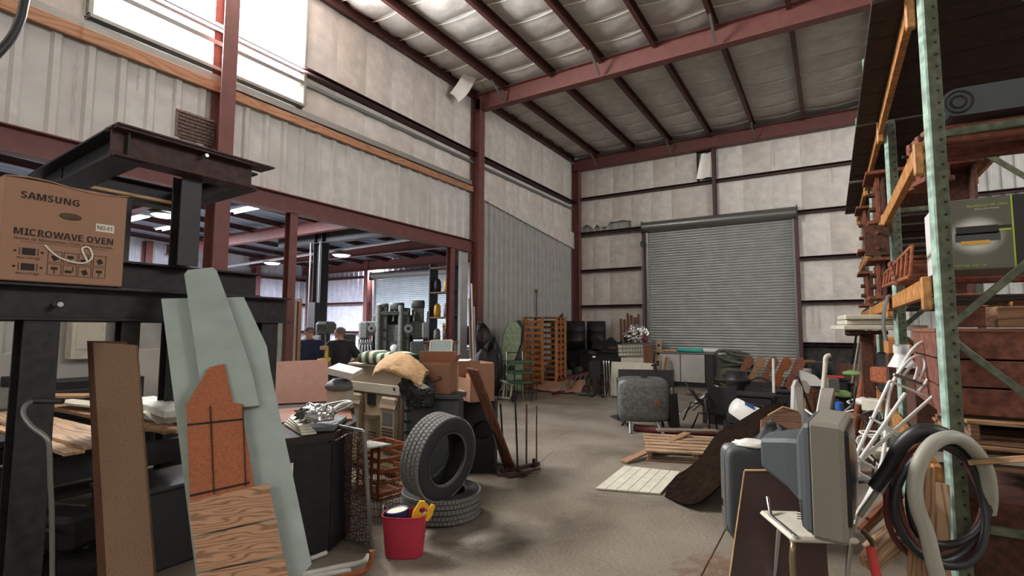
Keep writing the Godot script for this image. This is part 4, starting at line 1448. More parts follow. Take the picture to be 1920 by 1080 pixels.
	bx("rating_label", Vector3(0.3, 0.6, 0.141), Vector3(0.16, 0.13, 0.003), M.grey_plastic)
	words("i  *", 0.016, M.red, Vector3(0.28, 0.785, 0.137), Basis(Vector3.RIGHT, -0.4))
	s = S()
	slab(s, [Vector3(-0.45, 0.95, 0.12), Vector3(0.45, 0.95, 0.12), Vector3(0.435, 1.13, 0.1), Vector3(-0.435, 1.13, 0.1)], 0.22, Vector3(0, 1, 5))
	part("lid", s, M.beige_dark)
	s = S()
	slab(s, [Vector3(0.465, 0.95, 0.12), Vector3(0.465, 0.95, -0.12), Vector3(0.447, 1.13, -0.1), Vector3(0.447, 1.13, 0.1)], 0.01, Vector3(5, 1, 0))
	part("lid_cheek", s, M.cream_plastic)
	bx("lid_rim", Vector3(0, 1.14, -0.005), Vector3(0.9, 0.022, 0.24), M.cream_plastic)
	for k in [-0.3, 0.3]:
		bx("clip", Vector3(k * 1.3, 0.915, 0.133), Vector3(0.022, 0.03, 0.012), M.black_plastic)
	for k in [-0.35, 0.35]:
		s = S()
		cyl(s, Vector3(k - 0.02, 0.03, 0.05), Vector3(k + 0.02, 0.03, 0.05), 0.03, 12)
		part("caster", s, M.black_plastic)
	# ---- striped cushion: two lobes, each stripe its own piece
	thing("striped_cushion", "green and white striped seat cushion on top of the beige machine", "cushion", Vector3(-4.1, 1.155, -4.05), -6.0)
	for k in 11:
		s = S()
		var u0 := k / 11.0
		surf(s, 3, 20, func(u: float, v: float) -> Vector3:
			var x := (u0 + u / 11.0) * 0.72 - 0.36
			var a := v * TAU
			var lobe := 0.058 + 0.016 * absf(sin((u0 + u / 11.0) * PI * 2.0))
			var sa := sin(a)
			var ca := cos(a)
			return Vector3(x, lobe + signf(sa) * pow(absf(sa), 0.5) * lobe, signf(ca) * pow(absf(ca), 0.5) * 0.13))
		part("stripe", s, M.green_cloth if k % 2 == 0 else M.cream_cloth)
	# ---- paper bag pillow
	thing("paper_sack", "tan kraft paper sack slumped over the cushion and cartons", "sack", Vector3(-3.477, 1.116, -3.667))
	world()
	s = S()
	var nz := FastNoiseLite.new()
	nz.seed = 4
	nz.frequency = 0.8
	surf(s, 16, 14, func(u: float, v: float) -> Vector3:
		var a: Vector3 = Vector3(-3.77, 1.189, -3.596).lerp(Vector3(-3.243, 1.146, -3.691), u) + Vector3(0, 0.09 * sin(pow(u, 0.85) * PI) - 0.03 * u, 0)
		var side := Vector3(0.42, -0.3, 0.85)
		var ca := v * TAU
		var th := 0.055 * pow(sin(clampf(u, 0.02, 0.98) * PI), 0.4)
		return a + side * cos(ca) * 0.2 * (0.85 + 0.15 * sin(u * PI)) + Vector3(0, sin(ca) * th - 0.05 * cos(ca) * cos(ca) + 0.02 * nz.get_noise_2d(u * 6.0, cos(ca) * 3.0), 0))
	part("sack", s, M.kraft)
	# ---- black rubbish bag hanging at the side of the machine
	thing("black_bag", "black bin bag hanging down beside the beige machine with paper stuck on it", "bag", Vector3(-3.039, 1.012, -3.476))
	world()
	s = S()
	blob(s, Vector3(-3.442, 0.999, -3.759), Vector3(0.15, 0.17, 0.13), 0.35, 0.14, 9, 16)
	blob(s, Vector3(-3.363, 0.903, -3.757), Vector3(0.14, 0.2, 0.13), 0.4, 0.16, 12, 16)
	part("bag", s, M.bag_black)
	s = S()
	slab(s, [Vector3(-3.258, 1.034, -3.551), Vector3(-3.199, 1.054, -3.585), Vector3(-3.135, 1.01, -3.63), Vector3(-3.193, 0.991, -3.595)], 0.002)
	part("paper", s, M.masking)
	# ---- cartons
	open_box("carton", "brown cardboard shipping carton with a black smile arrow", Vector3(-3.46, 0.895, -4.08), 26.0, Vector3(0.4, 0.3, 0.3), M.carton_b, [[3, -20.0, 0.12], [0, 30.0, 0.1], [1, 60.0, 0.1]])
	X = Transform3D()
	tb("smile_print", curve([Vector3(-0.12, 0.16, 0.152), Vector3(-0.06, 0.13, 0.152), Vector3(0.02, 0.12, 0.152), Vector3(0.1, 0.15, 0.152)], 6), 0.006, M.ink, 6)
	tb("arrow_print", [Vector3(0.075, 0.178, 0.152), Vector3(0.105, 0.17, 0.152), Vector3(0.1, 0.135, 0.152)], 0.005, M.ink, 6)
	open_box("carton", "open cardboard carton with raised flaps and torn front on the speaker cabinet", Vector3(-3.3, 0.775, -4.58), -30.0, Vector3(0.34, 0.24, 0.28), M.carton_b, [[3, -6.0, 0.17], [0, -4.0, 0.16], [1, 6.0, 0.17]])
	X = Transform3D()
	bx("orange_insert", Vector3(0.09, 0.21, 0.12), Vector3(0.15, 0.16, 0.01), M.carton_c)
	words("HDPE  20 kg", 0.02, M.ink, Vector3(-0.02, 0.05, 0.1412), Basis(), null, true)
	bx("torn_edge", Vector3(-0.06, 0.1, 0.141), Vector3(0.18, 0.012, 0.004), M.masking)
	thing("grey_bin", "dark grey plastic storage bin standing on its side by the tyres", "bin", Vector3(-3.46, 0, -4.08))
	s = S()
	box(s, Vector3(0, 0.43, 0), Vector3(0.56, 0.86, 0.3), Basis(Vector3.UP, 0.45), 0.04)
	part("shell", s, M.dark_grey_plastic)
	s = S()
	for k in 7:
		s = S()
		box(s, Basis(Vector3.UP, 0.45) * Vector3(-0.23, 0.1 + k * 0.105, 0.152), Vector3(0.07, 0.03, 0.012), Basis(Vector3.UP, 0.45))
		part("grid_rib", s, M.black_plastic)
	bx("rim", Vector3(0.0, 0.87, 0), Vector3(0.6, 0.04, 0.34), M.dark_grey_plastic, 25.8)
	thing("speaker_cabinet", "black wooden speaker cabinet with a round hole, carrying an open carton", "speaker", Vector3(-3.42, 0, -4.7), 30.0)
	s = S()
	var cs := CSGCombiner3D.new()
	cs.name = "cabinet"
	var cb := CSGBox3D.new()
	cb.size = Vector3(0.52, 0.76, 0.38)
	cb.position = Vector3(0, 0.39, 0)
	cs.add_child(cb)
	var cc := CSGCylinder3D.new()
	cc.radius = 0.1
	cc.height = 0.2
	cc.sides = 28
	cc.rotation.x = PI * 0.5
	cc.position = Vector3(0.12, 0.46, 0.19)
	cc.operation = CSGShape3D.OPERATION_SUBTRACTION
	cs.add_child(cc)
	cb.material = M.oil_black
	cc.material = M.oil_black
	cur.add_child(cs)
	for k in [-1.0, 1.0]:
		tb("corner_trim", [Vector3(k * 0.25, 0.02, 0.195), Vector3(k * 0.25, 0.76, 0.195)], 0.012, M.dark_steel, 6)
	for x in [-0.2, 0.2]:
		for z in [-0.14, 0.14]:
			bx("foot", Vector3(x, 0.005, z), Vector3(0.05, 0.02, 0.05), M.black_plastic)
	thing("plank", "long brown wooden plank leaning against the open carton", "plank", Vector3(-3.054, 0, -4.911))
	world()
	br("plank", Vector3(-3.054, 0, -4.911) + Vector3(0, 0.02, 0), Vector3(-2.48, 1.22, -3.391), 0.1, 0.022, M.red_wood, Vector3(0.3, 0.3, 1))
	thing("framed_pane", "small white framed glass pane propped behind the cartons", "window pane", Vector3(-3.905, 1.195, -4.693))
	world()
	s = S()
	for e in [[807, 638, 849, 637], [849, 637, 846, 672], [846, 672, 804, 673], [804, 673, 807, 638]]:
		pass
	bar(s, Vector3(-4.021, 1.4, -4.661), Vector3(-3.806, 1.407, -4.793), 0.02, 0.018, Vector3(0, 1, 0))
	bar(s, Vector3(-3.806, 1.407, -4.793), Vector3(-3.8, 1.171, -4.76), 0.02, 0.018, Vector3(1, 0, 0))
	bar(s, Vector3(-3.8, 1.171, -4.76), Vector3(-4.012, 1.164, -4.629), 0.02, 0.018, Vector3(0, 1, 0))
	bar(s, Vector3(-4.012, 1.164, -4.629), Vector3(-4.021, 1.4, -4.661), 0.02, 0.018, Vector3(1, 0, 0))
	part("frame", s, M.white_paint)
	s = S()
	slab(s, [Vector3(-4.009, 1.393, -4.657), Vector3(-3.805, 1.401, -4.783), Vector3(-3.805, 1.177, -4.757), Vector3(-4.007, 1.17, -4.632)], 0.006)
	part("pane", s, M.glass_dusty)
	thing("white_shelf_top", "white board top behind the cartons, carrying the framed pane", "board", Vector3(-3.3, 1.153, -4.009))
	world()
	s = S()
	slab(s, [Vector3(-4.051, 1.151, -4.488), Vector3(-3.564, 1.172, -4.788), Vector3(-3.825, 1.167, -5.217), Vector3(-4.336, 1.158, -4.901)], 0.02, Vector3(0, 20, 0))
	part("board", s, M.white_paint)
	s = S()
	box(s, Vector3(-3.933, 1.164, -4.796) * Vector3(1, 0, 1) + Vector3(0, 0.575, 0), Vector3(0.4, 1.12, 0.3), Basis(Vector3.UP, 0.6))
	part("pedestal", s, M.cream_plastic)
	# ---- tyres
	var fl: Vector3 = Vector3(-2.832, 0, -3.448)
	tyre(Transform3D(Basis(), fl + Vector3(0, 0.11, 0)), "car tyre lying flat on the concrete under another tyre", fl)
	var up: Vector3 = Vector3(-2.67, 0.511, -3.221)
	up.y = 0.22 + 0.318
	tyre(Transform3D(Basis(Vector3.UP, deg_to_rad(-4.0)) * Basis(Vector3(0, 0, 1), deg_to_rad(-90.0 - 7.0)), up), "car tyre standing upright on the flat tyre", Vector3(up.x, 0.22, up.z))
	# ---- red bin with tools
	var rb: Vector3 = Vector3(-2.542, 0, -2.707)
	thing("waste_bin", "small red plastic waste bin holding a saw and paint can lids", "bin", rb, 30.0)
	s = S()
	var oval := func(r: float, y: float, n: int, k: int) -> Vector3: return Vector3(signf(cos(TAU * k / n)) * pow(absf(cos(TAU * k / n)), 0.62) * r, y, signf(sin(TAU * k / n)) * pow(absf(sin(TAU * k / n)), 0.62) * r * 0.66)
	s.set_smooth_group(1)
	var ys := [[0.118, 0.0], [0.126, 0.01], [0.15, 0.265], [0.156, 0.27], [0.156, 0.278], [0.147, 0.278], [0.122, 0.014], [0.001, 0.012]]
	for i in ys.size() - 1:
		s.set_smooth_group(i + 1)
		for k in 36:
			quad(s, oval.call(ys[i][0], ys[i][1], 36, k), oval.call(ys[i + 1][0], ys[i + 1][1], 36, k), oval.call(ys[i + 1][0], ys[i + 1][1], 36, k + 1), oval.call(ys[i][0], ys[i][1], 36, k + 1))
	part("shell", s, M.bin_red)
	thing("hand_saw", "hand saw with a yellow handle sticking out of the red bin", "saw", rb + Vector3(0.06, 0.1, 0.0), 30.0)
	X = Transform3D(Basis(Vector3(0, 0, 1), -0.35) * Basis(Vector3.UP, 0.4), Vector3(0, 0, 0))
	s = S()
	slab(s, [Vector3(-0.03, -0.05, 0), Vector3(0.05, -0.05, 0), Vector3(0.055, 0.17, 0), Vector3(-0.045, 0.17, 0)], 0.002, Vector3(0, 0, 5))
	part("blade", s, M.steel)
	var sw := CSGPolygon3D.new()
	sw.name = "handle"
	sw.polygon = PackedVector2Array([Vector2(-0.055, 0.16), Vector2(0.06, 0.16), Vector2(0.075, 0.2), Vector2(0.07, 0.27), Vector2(0.045, 0.275), Vector2(0.04, 0.25), Vector2(-0.01, 0.285), Vector2(-0.04, 0.28), Vector2(-0.06, 0.2)])
	sw.depth = 0.022
	sw.transform = X * Transform3D(Basis(), Vector3(0, 0, 0.011))
	sw.material = M.saw_yellow
	var hole := CSGCylinder3D.new()
	hole.radius = 0.021
	hole.height = 0.1
	hole.operation = CSGShape3D.OPERATION_SUBTRACTION
	hole.transform = Transform3D(Basis(Vector3(1.4, 0, 0), Vector3(0, 0, 1), Vector3(0, -1, 0)) , Vector3(0.0, 0.225, -0.01))
	hole.material = M.black_plastic
	sw.add_child(hole)
	cur.add_child(sw)
	thing("paint_can", "round paint can with a dirty white lid inside the red bin", "can", rb + Vector3(-0.03, 0.02, 0.0), 30.0)
	s = S()
	lathe(s, [Vector2(0.001, 0.0), Vector2(0.078, 0.0), Vector2(0.078, 0.27), Vector2(0.082, 0.275), Vector2(0.074, 0.278), Vector2(0.07, 0.268), Vector2(0.001, 0.266)], 28, Vector3.ZERO, Basis(Vector3(0, 0, 1), 0.12))
	part("can", s, M.navy)
	s = S()
	lathe(s, [Vector2(0.07, 0.27), Vector2(0.001, 0.27)], 28, Vector3.ZERO, Basis(Vector3(0, 0, 1), 0.12))
	part("lid", s, M.masking)
	tb("bail", curve([Vector3(-0.11, 0.26, 0.06), Vector3(-0.13, 0.3, 0.0), Vector3(-0.11, 0.26, -0.06)]), 0.004, M.steel, 6)
	# ---- wire mesh panel (old bed spring) leaning on the table end
	var m0: Vector3 = Vector3(-2.807, 0, -2.66)
	var m1: Vector3 = Vector3(-2.834, 0.822, -2.582)
	var m2: Vector3 = Vector3(-3.252, 0.813, -2.654)
	var m3: Vector3 = Vector3(-3.254, 0, -2.688)
	thing("bed_spring", "rusty wire mesh panel with a steel frame leaning on the table end", "mesh panel", m0)
	world()
	s = S()
	for e in [[m0, m1], [m1, m2], [m2, m3], [m3, m0]]:
		bar(s, e[0], e[1], 0.022, 0.026, Vector3(0.3, 0.2, 1))
	part("frame", s, M.steel)
	s = S()
	for k in 15:
		var t := (k + 0.5) / 15.0
		var pts := []
		for q in 46:
			var v := q / 45.0
			var p: Vector3 = m0.lerp(m3, t).lerp(m1.lerp(m2, t), v)
			pts.append(p + Vector3(0.012 * sin(q * 2.1 + k * 1.7), 0, 0.014 * cos(q * 2.6 + k)))
		tube(s, pts, 0.0034, 4)
	for k in 30:
		var v := (k + 0.5) / 30.0
		var pts := []
		for q in 14:
			var t := q / 13.0
			var p: Vector3 = m0.lerp(m1, v).lerp(m3.lerp(m2, v), t)
			pts.append(p + Vector3(0.0, 0.011 * sin(q * 2.3 + k * 1.1), 0.01 * sin(q * 1.9)))
		tube(s, pts, 0.003, 4)
	var wm := part("wire_mesh", s, M.wire_rust)
	wm.set_meta("kind", "stuff")
	thing("bent_tubes", "white and rusty steel tube frame lying on the floor at the mesh panel foot", "tube frame", Vector3(-2.729, 0, -2.33))
	world()
	tb("tube", curve([Vector3(-2.769, 0.06, -2.067), Vector3(-2.658, 0.06, -2.269), Vector3(-2.574, 0.07, -2.365), Vector3(-2.571, 0.1, -2.41)], 4), 0.016, M.white_paint, 10)
	tb("tube", curve([Vector3(-2.749, 0.04, -2.068), Vector3(-2.636, 0.04, -2.251), Vector3(-2.623, 0.03, -2.303)], 4), 0.016, M.white_paint, 10)
	tb("rusty_tube", curve([Vector3(-2.715, 0.03, -2.008), Vector3(-2.598, 0.03, -2.22), Vector3(-2.524, 0.04, -2.339), Vector3(-2.499, 0.1, -2.366), Vector3(-2.494, 0.16, -2.364)], 5), 0.017, M.rust_orange, 10)
	tb("tube", [Vector3(-2.988, 0.02, -2.292), Vector3(-2.98, 0.02, -2.412)], 0.014, M.white_paint, 10)
	# ---- red plastic crate and wire behind the mesh
	thing("red_crate", "red plastic crate with slots under a white board behind the wire panel", "crate", Vector3(-3.644, 0, -3.555), -10.0)
	for k in [-1.0, 1.0]:
		s = S()
		for r in 5:
			box(s, Vector3(0, 0.05 + r * 0.1, k * 0.15), Vector3(0.36, 0.035, 0.014))
			box(s, Vector3(k * 0.18, 0.05 + r * 0.1, 0), Vector3(0.014, 0.035, 0.3))
		part("slat", s, M.rust_orange)
	for x in [-0.17, -0.06, 0.06, 0.17]:
		bx("upright", Vector3(x, 0.24, 0.152), Vector3(0.03, 0.48, 0.016), M.rust)
	bx("floor", Vector3(0, 0.01, 0), Vector3(0.36, 0.02, 0.3), M.rust)
	thing("white_board", "white triangular board lying on the red plastic crate", "board", Vector3(-3.665, 0, -3.542) + Vector3(0, 0.48, 0))
	world()
	s = S()
	slab(s, [Vector3(-3.7, 0.5, -3.387), Vector3(-3.693, 0.5, -3.446), Vector3(-3.43, 0.5, -3.458), Vector3(-3.482, 0.5, -3.202)], 0.01, Vector3(0, 20, 0))
	part("board", s, M.white_paint)
	thing("wire_shelf", "purple rusted wire grid shelf leaning on the floor behind the red bin", "wire shelf", Vector3(-3.045, 0, -3.008))
	world()
	s = S()
	var w0: Vector3 = Vector3(-3.123, 0, -2.959)
	var w1: Vector3 = Vector3(-2.946, 0, -3.071)
	var w2: Vector3 = Vector3(-3.275, 0.24, -3.401)
	var w3: Vector3 = Vector3(-3.505, 0.285, -3.255)
	for k in 10:
		var t := k / 9.0
		tube(s, [w0.lerp(w1, t), w3.lerp(w2, t)], 0.003, 5)
	for k in 8:
		var t := k / 7.0
		tube(s, [w0.lerp(w3, t), w1.lerp(w2, t)], 0.003, 5)
	part("grid", s, M.wire_rust)
	# ---- four upright rods on a base
	thing("rod_stand", "rusty steel base with four thin upright rods standing on the floor", "rod stand", Vector3(-2.931, 0, -4.866))
	world()
	for q in [[938, 755, 943, 870], [965, 752, 970, 878], [987, 754, 986, 872], [1005, 757, 1006, 873]]:
		pass
	tb("rod", [Vector3(-3.185, 0, -4.983), Vector3(-3.185, 0, -4.983) + Vector3(0, 0.69, 0) + Vector3(-0.06, 0, 0)], 0.0105, M.black_steel, 8)
	tb("rod", [Vector3(-2.925, 0, -4.845), Vector3(-2.925, 0, -4.845) + Vector3(0, 0.74, 0) + Vector3(-0.035, 0, 0)], 0.0105, M.black_steel, 8)
	tb("rod", [Vector3(-2.955, -0, -5.079), Vector3(-2.955, -0, -5.079) + Vector3(0, 0.7, 0)], 0.0105, M.rust_dark, 8)
	tb("rod", [Vector3(-2.859, 0, -5.14), Vector3(-2.859, 0, -5.14) + Vector3(0, 0.68, 0)], 0.008, M.rust_dark, 8)
	br("base_bar", Vector3(-3.057, 0.02, -4.721), Vector3(-2.889, 0.02, -5.245), 0.05, 0.03, M.rust_dark)
	br("base_bar", Vector3(-2.894, 0.02, -4.591), Vector3(-2.771, 0.02, -5.055), 0.03, 0.02, M.rust_dark)
	br("base_bar", Vector3(-3.145, 0.02, -5.08), Vector3(-2.76, 0.02, -4.723), 0.03, 0.02, M.black_steel)
	br("base_post", Vector3(-2.873, 0, -5.105), Vector3(-2.873, 0, -5.105) + Vector3(0, 0.1, 0), 0.03, 0.03, M.black_steel)
	thing("steel_scrap", "tangle of thin rusty rods on the floor before the rod stand", "scrap", Vector3(-2.938, 0, -4.693))
	world()
	s = S()
	for k in 7:
		tube(s, [Vector3(-3.105, 0.01, -4.638) + Vector3(0.03 * k, 0.006 * (k % 3), 0.02 * (k % 4)), Vector3(-2.768, 0.01, -4.737) + Vector3(-0.05 * (k % 3), 0.006 * (k % 2), -0.03 * k + 0.05)], 0.006, 6)
	part("rods", s, M.rust_dark)
	for q in [["white wood strip leaning beside the speaker cabinet", Vector3(-3.214, 0, -5.018), Vector3(-2.879, 0.747, -4.191), 0.03, "white_paint"], ["thin black bar leaning beside the speaker cabinet", Vector3(-3.049, 0, -4.814), Vector3(-2.757, 0.74, -4.031), 0.02, "black_steel"], ["short grey pipe lying beside the speaker cabinet", Vector3(-3.302, 0.03, -4.932), Vector3(-3.137, 0.03, -4.931), 0.05, "galv"]]:
		thing("leaning_strip", q[0], "strip", q[1])
		world()
		br("strip", q[1], q[2], q[3], 0.02, M[q[4]])

# ---------------------------------------------------------------- people
# bones: [a, b, ra, rb]; smooth union meshed as surface nets
func flesh(s: SurfaceTool, bones: Array, cell: float, k: float, group: int):
	var lo := Vector3(1e9, 1e9, 1e9)
	var hi := -lo
	for b in bones:
		var r: float = max(b[2], b[3]) + cell * 2.0
		for p in [b[0], b[1]]:
			lo = lo.min(p - Vector3.ONE * r)
			hi = hi.max(p + Vector3.ONE * r)
	var n := Vector3i(((hi - lo) / cell).ceil()) + Vector3i.ONE
	var val := PackedFloat32Array()
	val.resize(n.x * n.y * n.z)
	val.fill(1.0)
	for b in bones:
		var a: Vector3 = b[0]
		var ab: Vector3 = b[1] - a
		var l2: float = max(ab.length_squared(), 1e-9)
		var r: float = max(b[2], b[3]) + k + cell * 2.0
		var blo := Vector3i(((a.min(b[1]) - Vector3.ONE * r - lo) / cell).floor()).clamp(Vector3i.ZERO, n - Vector3i.ONE)
		var bhi := Vector3i(((a.max(b[1]) + Vector3.ONE * r - lo) / cell).ceil()).clamp(Vector3i.ZERO, n - Vector3i.ONE)
		for z in range(blo.z, bhi.z + 1):
			for y in range(blo.y, bhi.y + 1):
				for x in range(blo.x, bhi.x + 1):
					var p := lo + Vector3(x, y, z) * cell - a
					var t := clampf(p.dot(ab) / l2, 0.0, 1.0)
					var d: float = (p - ab * t).length() - lerpf(b[2], b[3], t)
					var i := x + n.x * (y + n.y * z)
					var v := val[i]
					var h := maxf(k - absf(v - d), 0.0) / k
					val[i] = minf(v, d) - h * h * k * 0.25
	s.set_smooth_group(group)
	var ids := {}
	var off := [Vector3i(0, 0, 0), Vector3i(1, 0, 0), Vector3i(0, 1, 0), Vector3i(1, 1, 0), Vector3i(0, 0, 1), Vector3i(1, 0, 1), Vector3i(0, 1, 1), Vector3i(1, 1, 1)]
	var edges := [[0, 1], [2, 3], [4, 5], [6, 7], [0, 2], [1, 3], [4, 6], [5, 7], [0, 4], [1, 5], [2, 6], [3, 7]]
	for z in n.z - 1:
		for y in n.y - 1:
			for x in n.x - 1:
				var base := x + n.x * (y + n.y * z)
				var c := [val[base], val[base + 1], val[base + n.x], val[base + n.x + 1], 0.0, 0.0, 0.0, 0.0]
				var b2 := base + n.x * n.y
				c[4] = val[b2]; c[5] = val[b2 + 1]; c[6] = val[b2 + n.x]; c[7] = val[b2 + n.x + 1]
				var neg := 0
				for q in 8:
					if c[q] < 0.0:
						neg += 1
				if neg == 0 or neg == 8:
					continue
				var acc := Vector3.ZERO
				var cnt := 0
				for e in edges:
					var va: float = c[e[0]]
					var vb: float = c[e[1]]
					if (va < 0.0) != (vb < 0.0):
						acc += Vector3(off[e[0]]).lerp(Vector3(off[e[1]]), va / (va - vb))
						cnt += 1
				ids[base] = lo + (Vector3(x, y, z) + acc / cnt) * cell
	var st := [1, n.x, n.x * n.y]
	for base in ids:
		var z: int = base / st[2]
		var y: int = (base / n.x) % n.y
		var x: int = base % n.x
		var at := [x, y, z]
		for ax in 3:
			var u := (ax + 1) % 3
			var w := (ax + 2) % 3
			if at[u] == 0 or at[w] == 0:
				continue
			var v0 := val[base]
			var v1 := val[base + st[ax]]
			if (v0 < 0.0) == (v1 < 0.0):
				continue
			var q := [base, base - st[u], base - st[u] - st[w], base - st[w]]
			if not (ids.has(q[1]) and ids.has(q[2]) and ids.has(q[3])):
				continue
			if v0 < 0.0:
				quad(s, ids[q[0]], ids[q[1]], ids[q[2]], ids[q[3]])
			else:
				quad(s, ids[q[3]], ids[q[2]], ids[q[1]], ids[q[0]])
	s.set_smooth_group(-1)

# a hand at the wrist: dir along the fingers, nrm out of the back of the hand, th towards the thumb
func hand_bones(w: Vector3, dir: Vector3, nrm: Vector3, th: Vector3, curl: float) -> Array:
	var out := []
	for k in 4:
		var side := th * (0.026 - k * 0.018)
		out.append([w, w + dir * 0.08 + side, 0.021, 0.013])
		var ln: float = [0.07, 0.078, 0.072, 0.056][k]
		var k1 := w + dir * 0.085 + side
		var d1 := (dir - nrm * curl * 0.5).normalized()
		var d2 := (dir - nrm * curl * 1.5).normalized()
		out.append([k1, k1 + d1 * ln * 0.5, 0.0095, 0.009])
		out.append([k1 + d1 * ln * 0.5, k1 + d1 * ln * 0.5 + d2 * ln * 0.5, 0.009, 0.0075])
	var tb0 := w + dir * 0.03 + th * 0.03
	out.append([tb0, tb0 + (dir * 0.6 + th * 0.8 - nrm * 0.2) * 0.04, 0.013, 0.011])
	out.append([tb0 + (dir * 0.6 + th * 0.8 - nrm * 0.2) * 0.04, tb0 + (dir * 0.95 + th * 0.75 - nrm * 0.4) * 0.065, 0.011, 0.009])
	return out

# man of about 1.6 m, local axes: faces +z, x to his left
func man(label: String, at: Vector3, turn: float, arms: Array, head_turn: float, shirt: Material, cap: bool, belly: float):
	thing("person", label, "person", at, turn)
	var s := S()
	var neck := Vector3(0, 1.3, 0.0)
	var hc := Vector3(0, 1.445, 0.03)
	var hb := Basis(Vector3.UP, head_turn)
	var body := [
		[Vector3(0, 0.82, 0), Vector3(0, 1.0, 0.02 * belly), 0.14, 0.135 + 0.025 * belly],
		[Vector3(0, 1.0, 0.02 * belly), Vector3(0, 1.2, 0), 0.14 + 0.02 * belly, 0.13],
		[Vector3(-0.15, 1.235, 0), Vector3(0.15, 1.235, 0), 0.07, 0.07],
		[Vector3(0, 1.22, 0), neck, 0.075, 0.055], [neck, hc - Vector3(0, 0.05, 0), 0.055, 0.055]]
	for sg in [-1.0, 1.0]:
		body.append([Vector3(sg * 0.09, 0.82, 0), Vector3(sg * 0.11, 0.45, 0.015), 0.085, 0.06])
		body.append([Vector3(sg * 0.11, 0.45, 0.015), Vector3(sg * 0.115, 0.09, -0.015), 0.06, 0.042])
		body.append([Vector3(sg * 0.115, 0.055, -0.03), Vector3(sg * 0.125, 0.04, 0.14), 0.045, 0.035])
	for a in arms:
		body.append([a[0], a[1], 0.055, 0.042])
		body.append([a[1], a[2], 0.042, 0.029])
	flesh(s, body, 0.02, 0.05, 0)
	# head with brow, nose, mouth, ears
	var head := [[hc + hb * Vector3(0, 0.025, -0.02), hc + hb * Vector3(0, 0.02, 0.015), 0.078, 0.076], [hc + hb * Vector3(0, -0.03, 0.02), hc + hb * Vector3(0, -0.075, 0.045), 0.062, 0.04],
		[hc + hb * Vector3(0, 0.015, 0.088), hc + hb * Vector3(0, -0.022, 0.104), 0.01, 0.015], [hc + hb * Vector3(-0.03, 0.03, 0.078), hc + hb * Vector3(0.03, 0.03, 0.078), 0.014, 0.014],
		[hc + hb * Vector3(-0.02, -0.055, 0.083), hc + hb * Vector3(0.02, -0.055, 0.083), 0.009, 0.009], [neck, hc - Vector3(0, 0.03, 0), 0.056, 0.05]]
	for sg in [-1.0, 1.0]:
		head.append([hc + hb * Vector3(sg * 0.078, 0.02, -0.005), hc + hb * Vector3(sg * 0.082, -0.02, -0.01), 0.014, 0.01])
	flesh(s, head, 0.009, 0.02, 1)
	for a in arms:
		flesh(s, hand_bones(a[2], a[3], a[4], a[5], a[6]), 0.006, 0.012, 2)
	part("body", s, M.skin)
	for sg in [-1.0, 1.0]:
		s = S()
		blob(s, hc + hb * Vector3(sg * 0.03, 0.012, 0.086), Vector3(0.011, 0.008, 0.008), 0.0, 1.0, 1, 6, false)
		part("eye", s, M.ink)
	# clothes
	s = S()
	var sh := [[Vector3(0, 0.84, 0), Vector3(0, 1.0, 0.02 * belly), 0.158, 0.153 + 0.025 * belly], [Vector3(0, 1.0, 0.02 * belly), Vector3(0, 1.2, 0), 0.16 + 0.02 * belly, 0.15], [Vector3(-0.16, 1.24, 0), Vector3(0.16, 1.24, 0), 0.085, 0.085], [Vector3(-0.06, 0.8, 0), Vector3(0.06, 0.8, 0), 0.155, 0.155]]
	for a in arms:
		sh.append([a[0], a[0].lerp(a[1], 0.8), 0.08, 0.07])
	flesh(s, sh, 0.02, 0.05, 0)
	part("shirt", s, shirt)
	s = S()
	var tr := [[Vector3(-0.04, 0.82, 0), Vector3(0.04, 0.82, 0), 0.148, 0.148]]
	for sg in [-1.0, 1.0]:
		tr.append([Vector3(sg * 0.09, 0.8, 0), Vector3(sg * 0.11, 0.45, 0.015), 0.105, 0.085])
		tr.append([Vector3(sg * 0.11, 0.45, 0.015), Vector3(sg * 0.115, 0.1, -0.01), 0.085, 0.07])
	flesh(s, tr, 0.02, 0.04, 0)
	part("trousers", s, M.trousers)
	s = S()
	for sg in [-1.0, 1.0]:
		tube(s, [Vector3(sg * 0.115, 0.06, -0.06), Vector3(sg * 0.12, 0.05, 0.06), Vector3(sg * 0.125, 0.04, 0.17)], [0.055, 0.055, 0.04], 10)
	part("shoes", s, M.black_plastic)
	if cap:
		s = S()
		lathe(s, [Vector2(0.09, 0.0), Vector2(0.092, 0.025), Vector2(0.075, 0.065), Vector2(0.04, 0.085), Vector2(0.001, 0.09)], 20, hc + Vector3(0, 0.03, -0.005), hb)
		part("cap", s, M.hair_grey)
		s = S()
		slab(s, [hc + hb * Vector3(-0.075, 0.035, 0.06), hc + hb * Vector3(-0.05, 0.03, 0.14), hc + hb * Vector3(0.05, 0.03, 0.14), hc + hb * Vector3(0.075, 0.035, 0.06)], 0.008, Vector3(0, 9, 0))
		part("cap_visor", s, M.hair_grey)
	else:
		s = S()
		lathe(s, [Vector2(0.086, -0.01), Vector2(0.089, 0.03), Vector2(0.072, 0.07), Vector2(0.035, 0.09), Vector2(0.001, 0.094)], 20, hc + hb * Vector3(0, 0.02, -0.014), hb * Basis(Vector3.RIGHT, -0.25))
		part("hair", s, M.hair_grey)

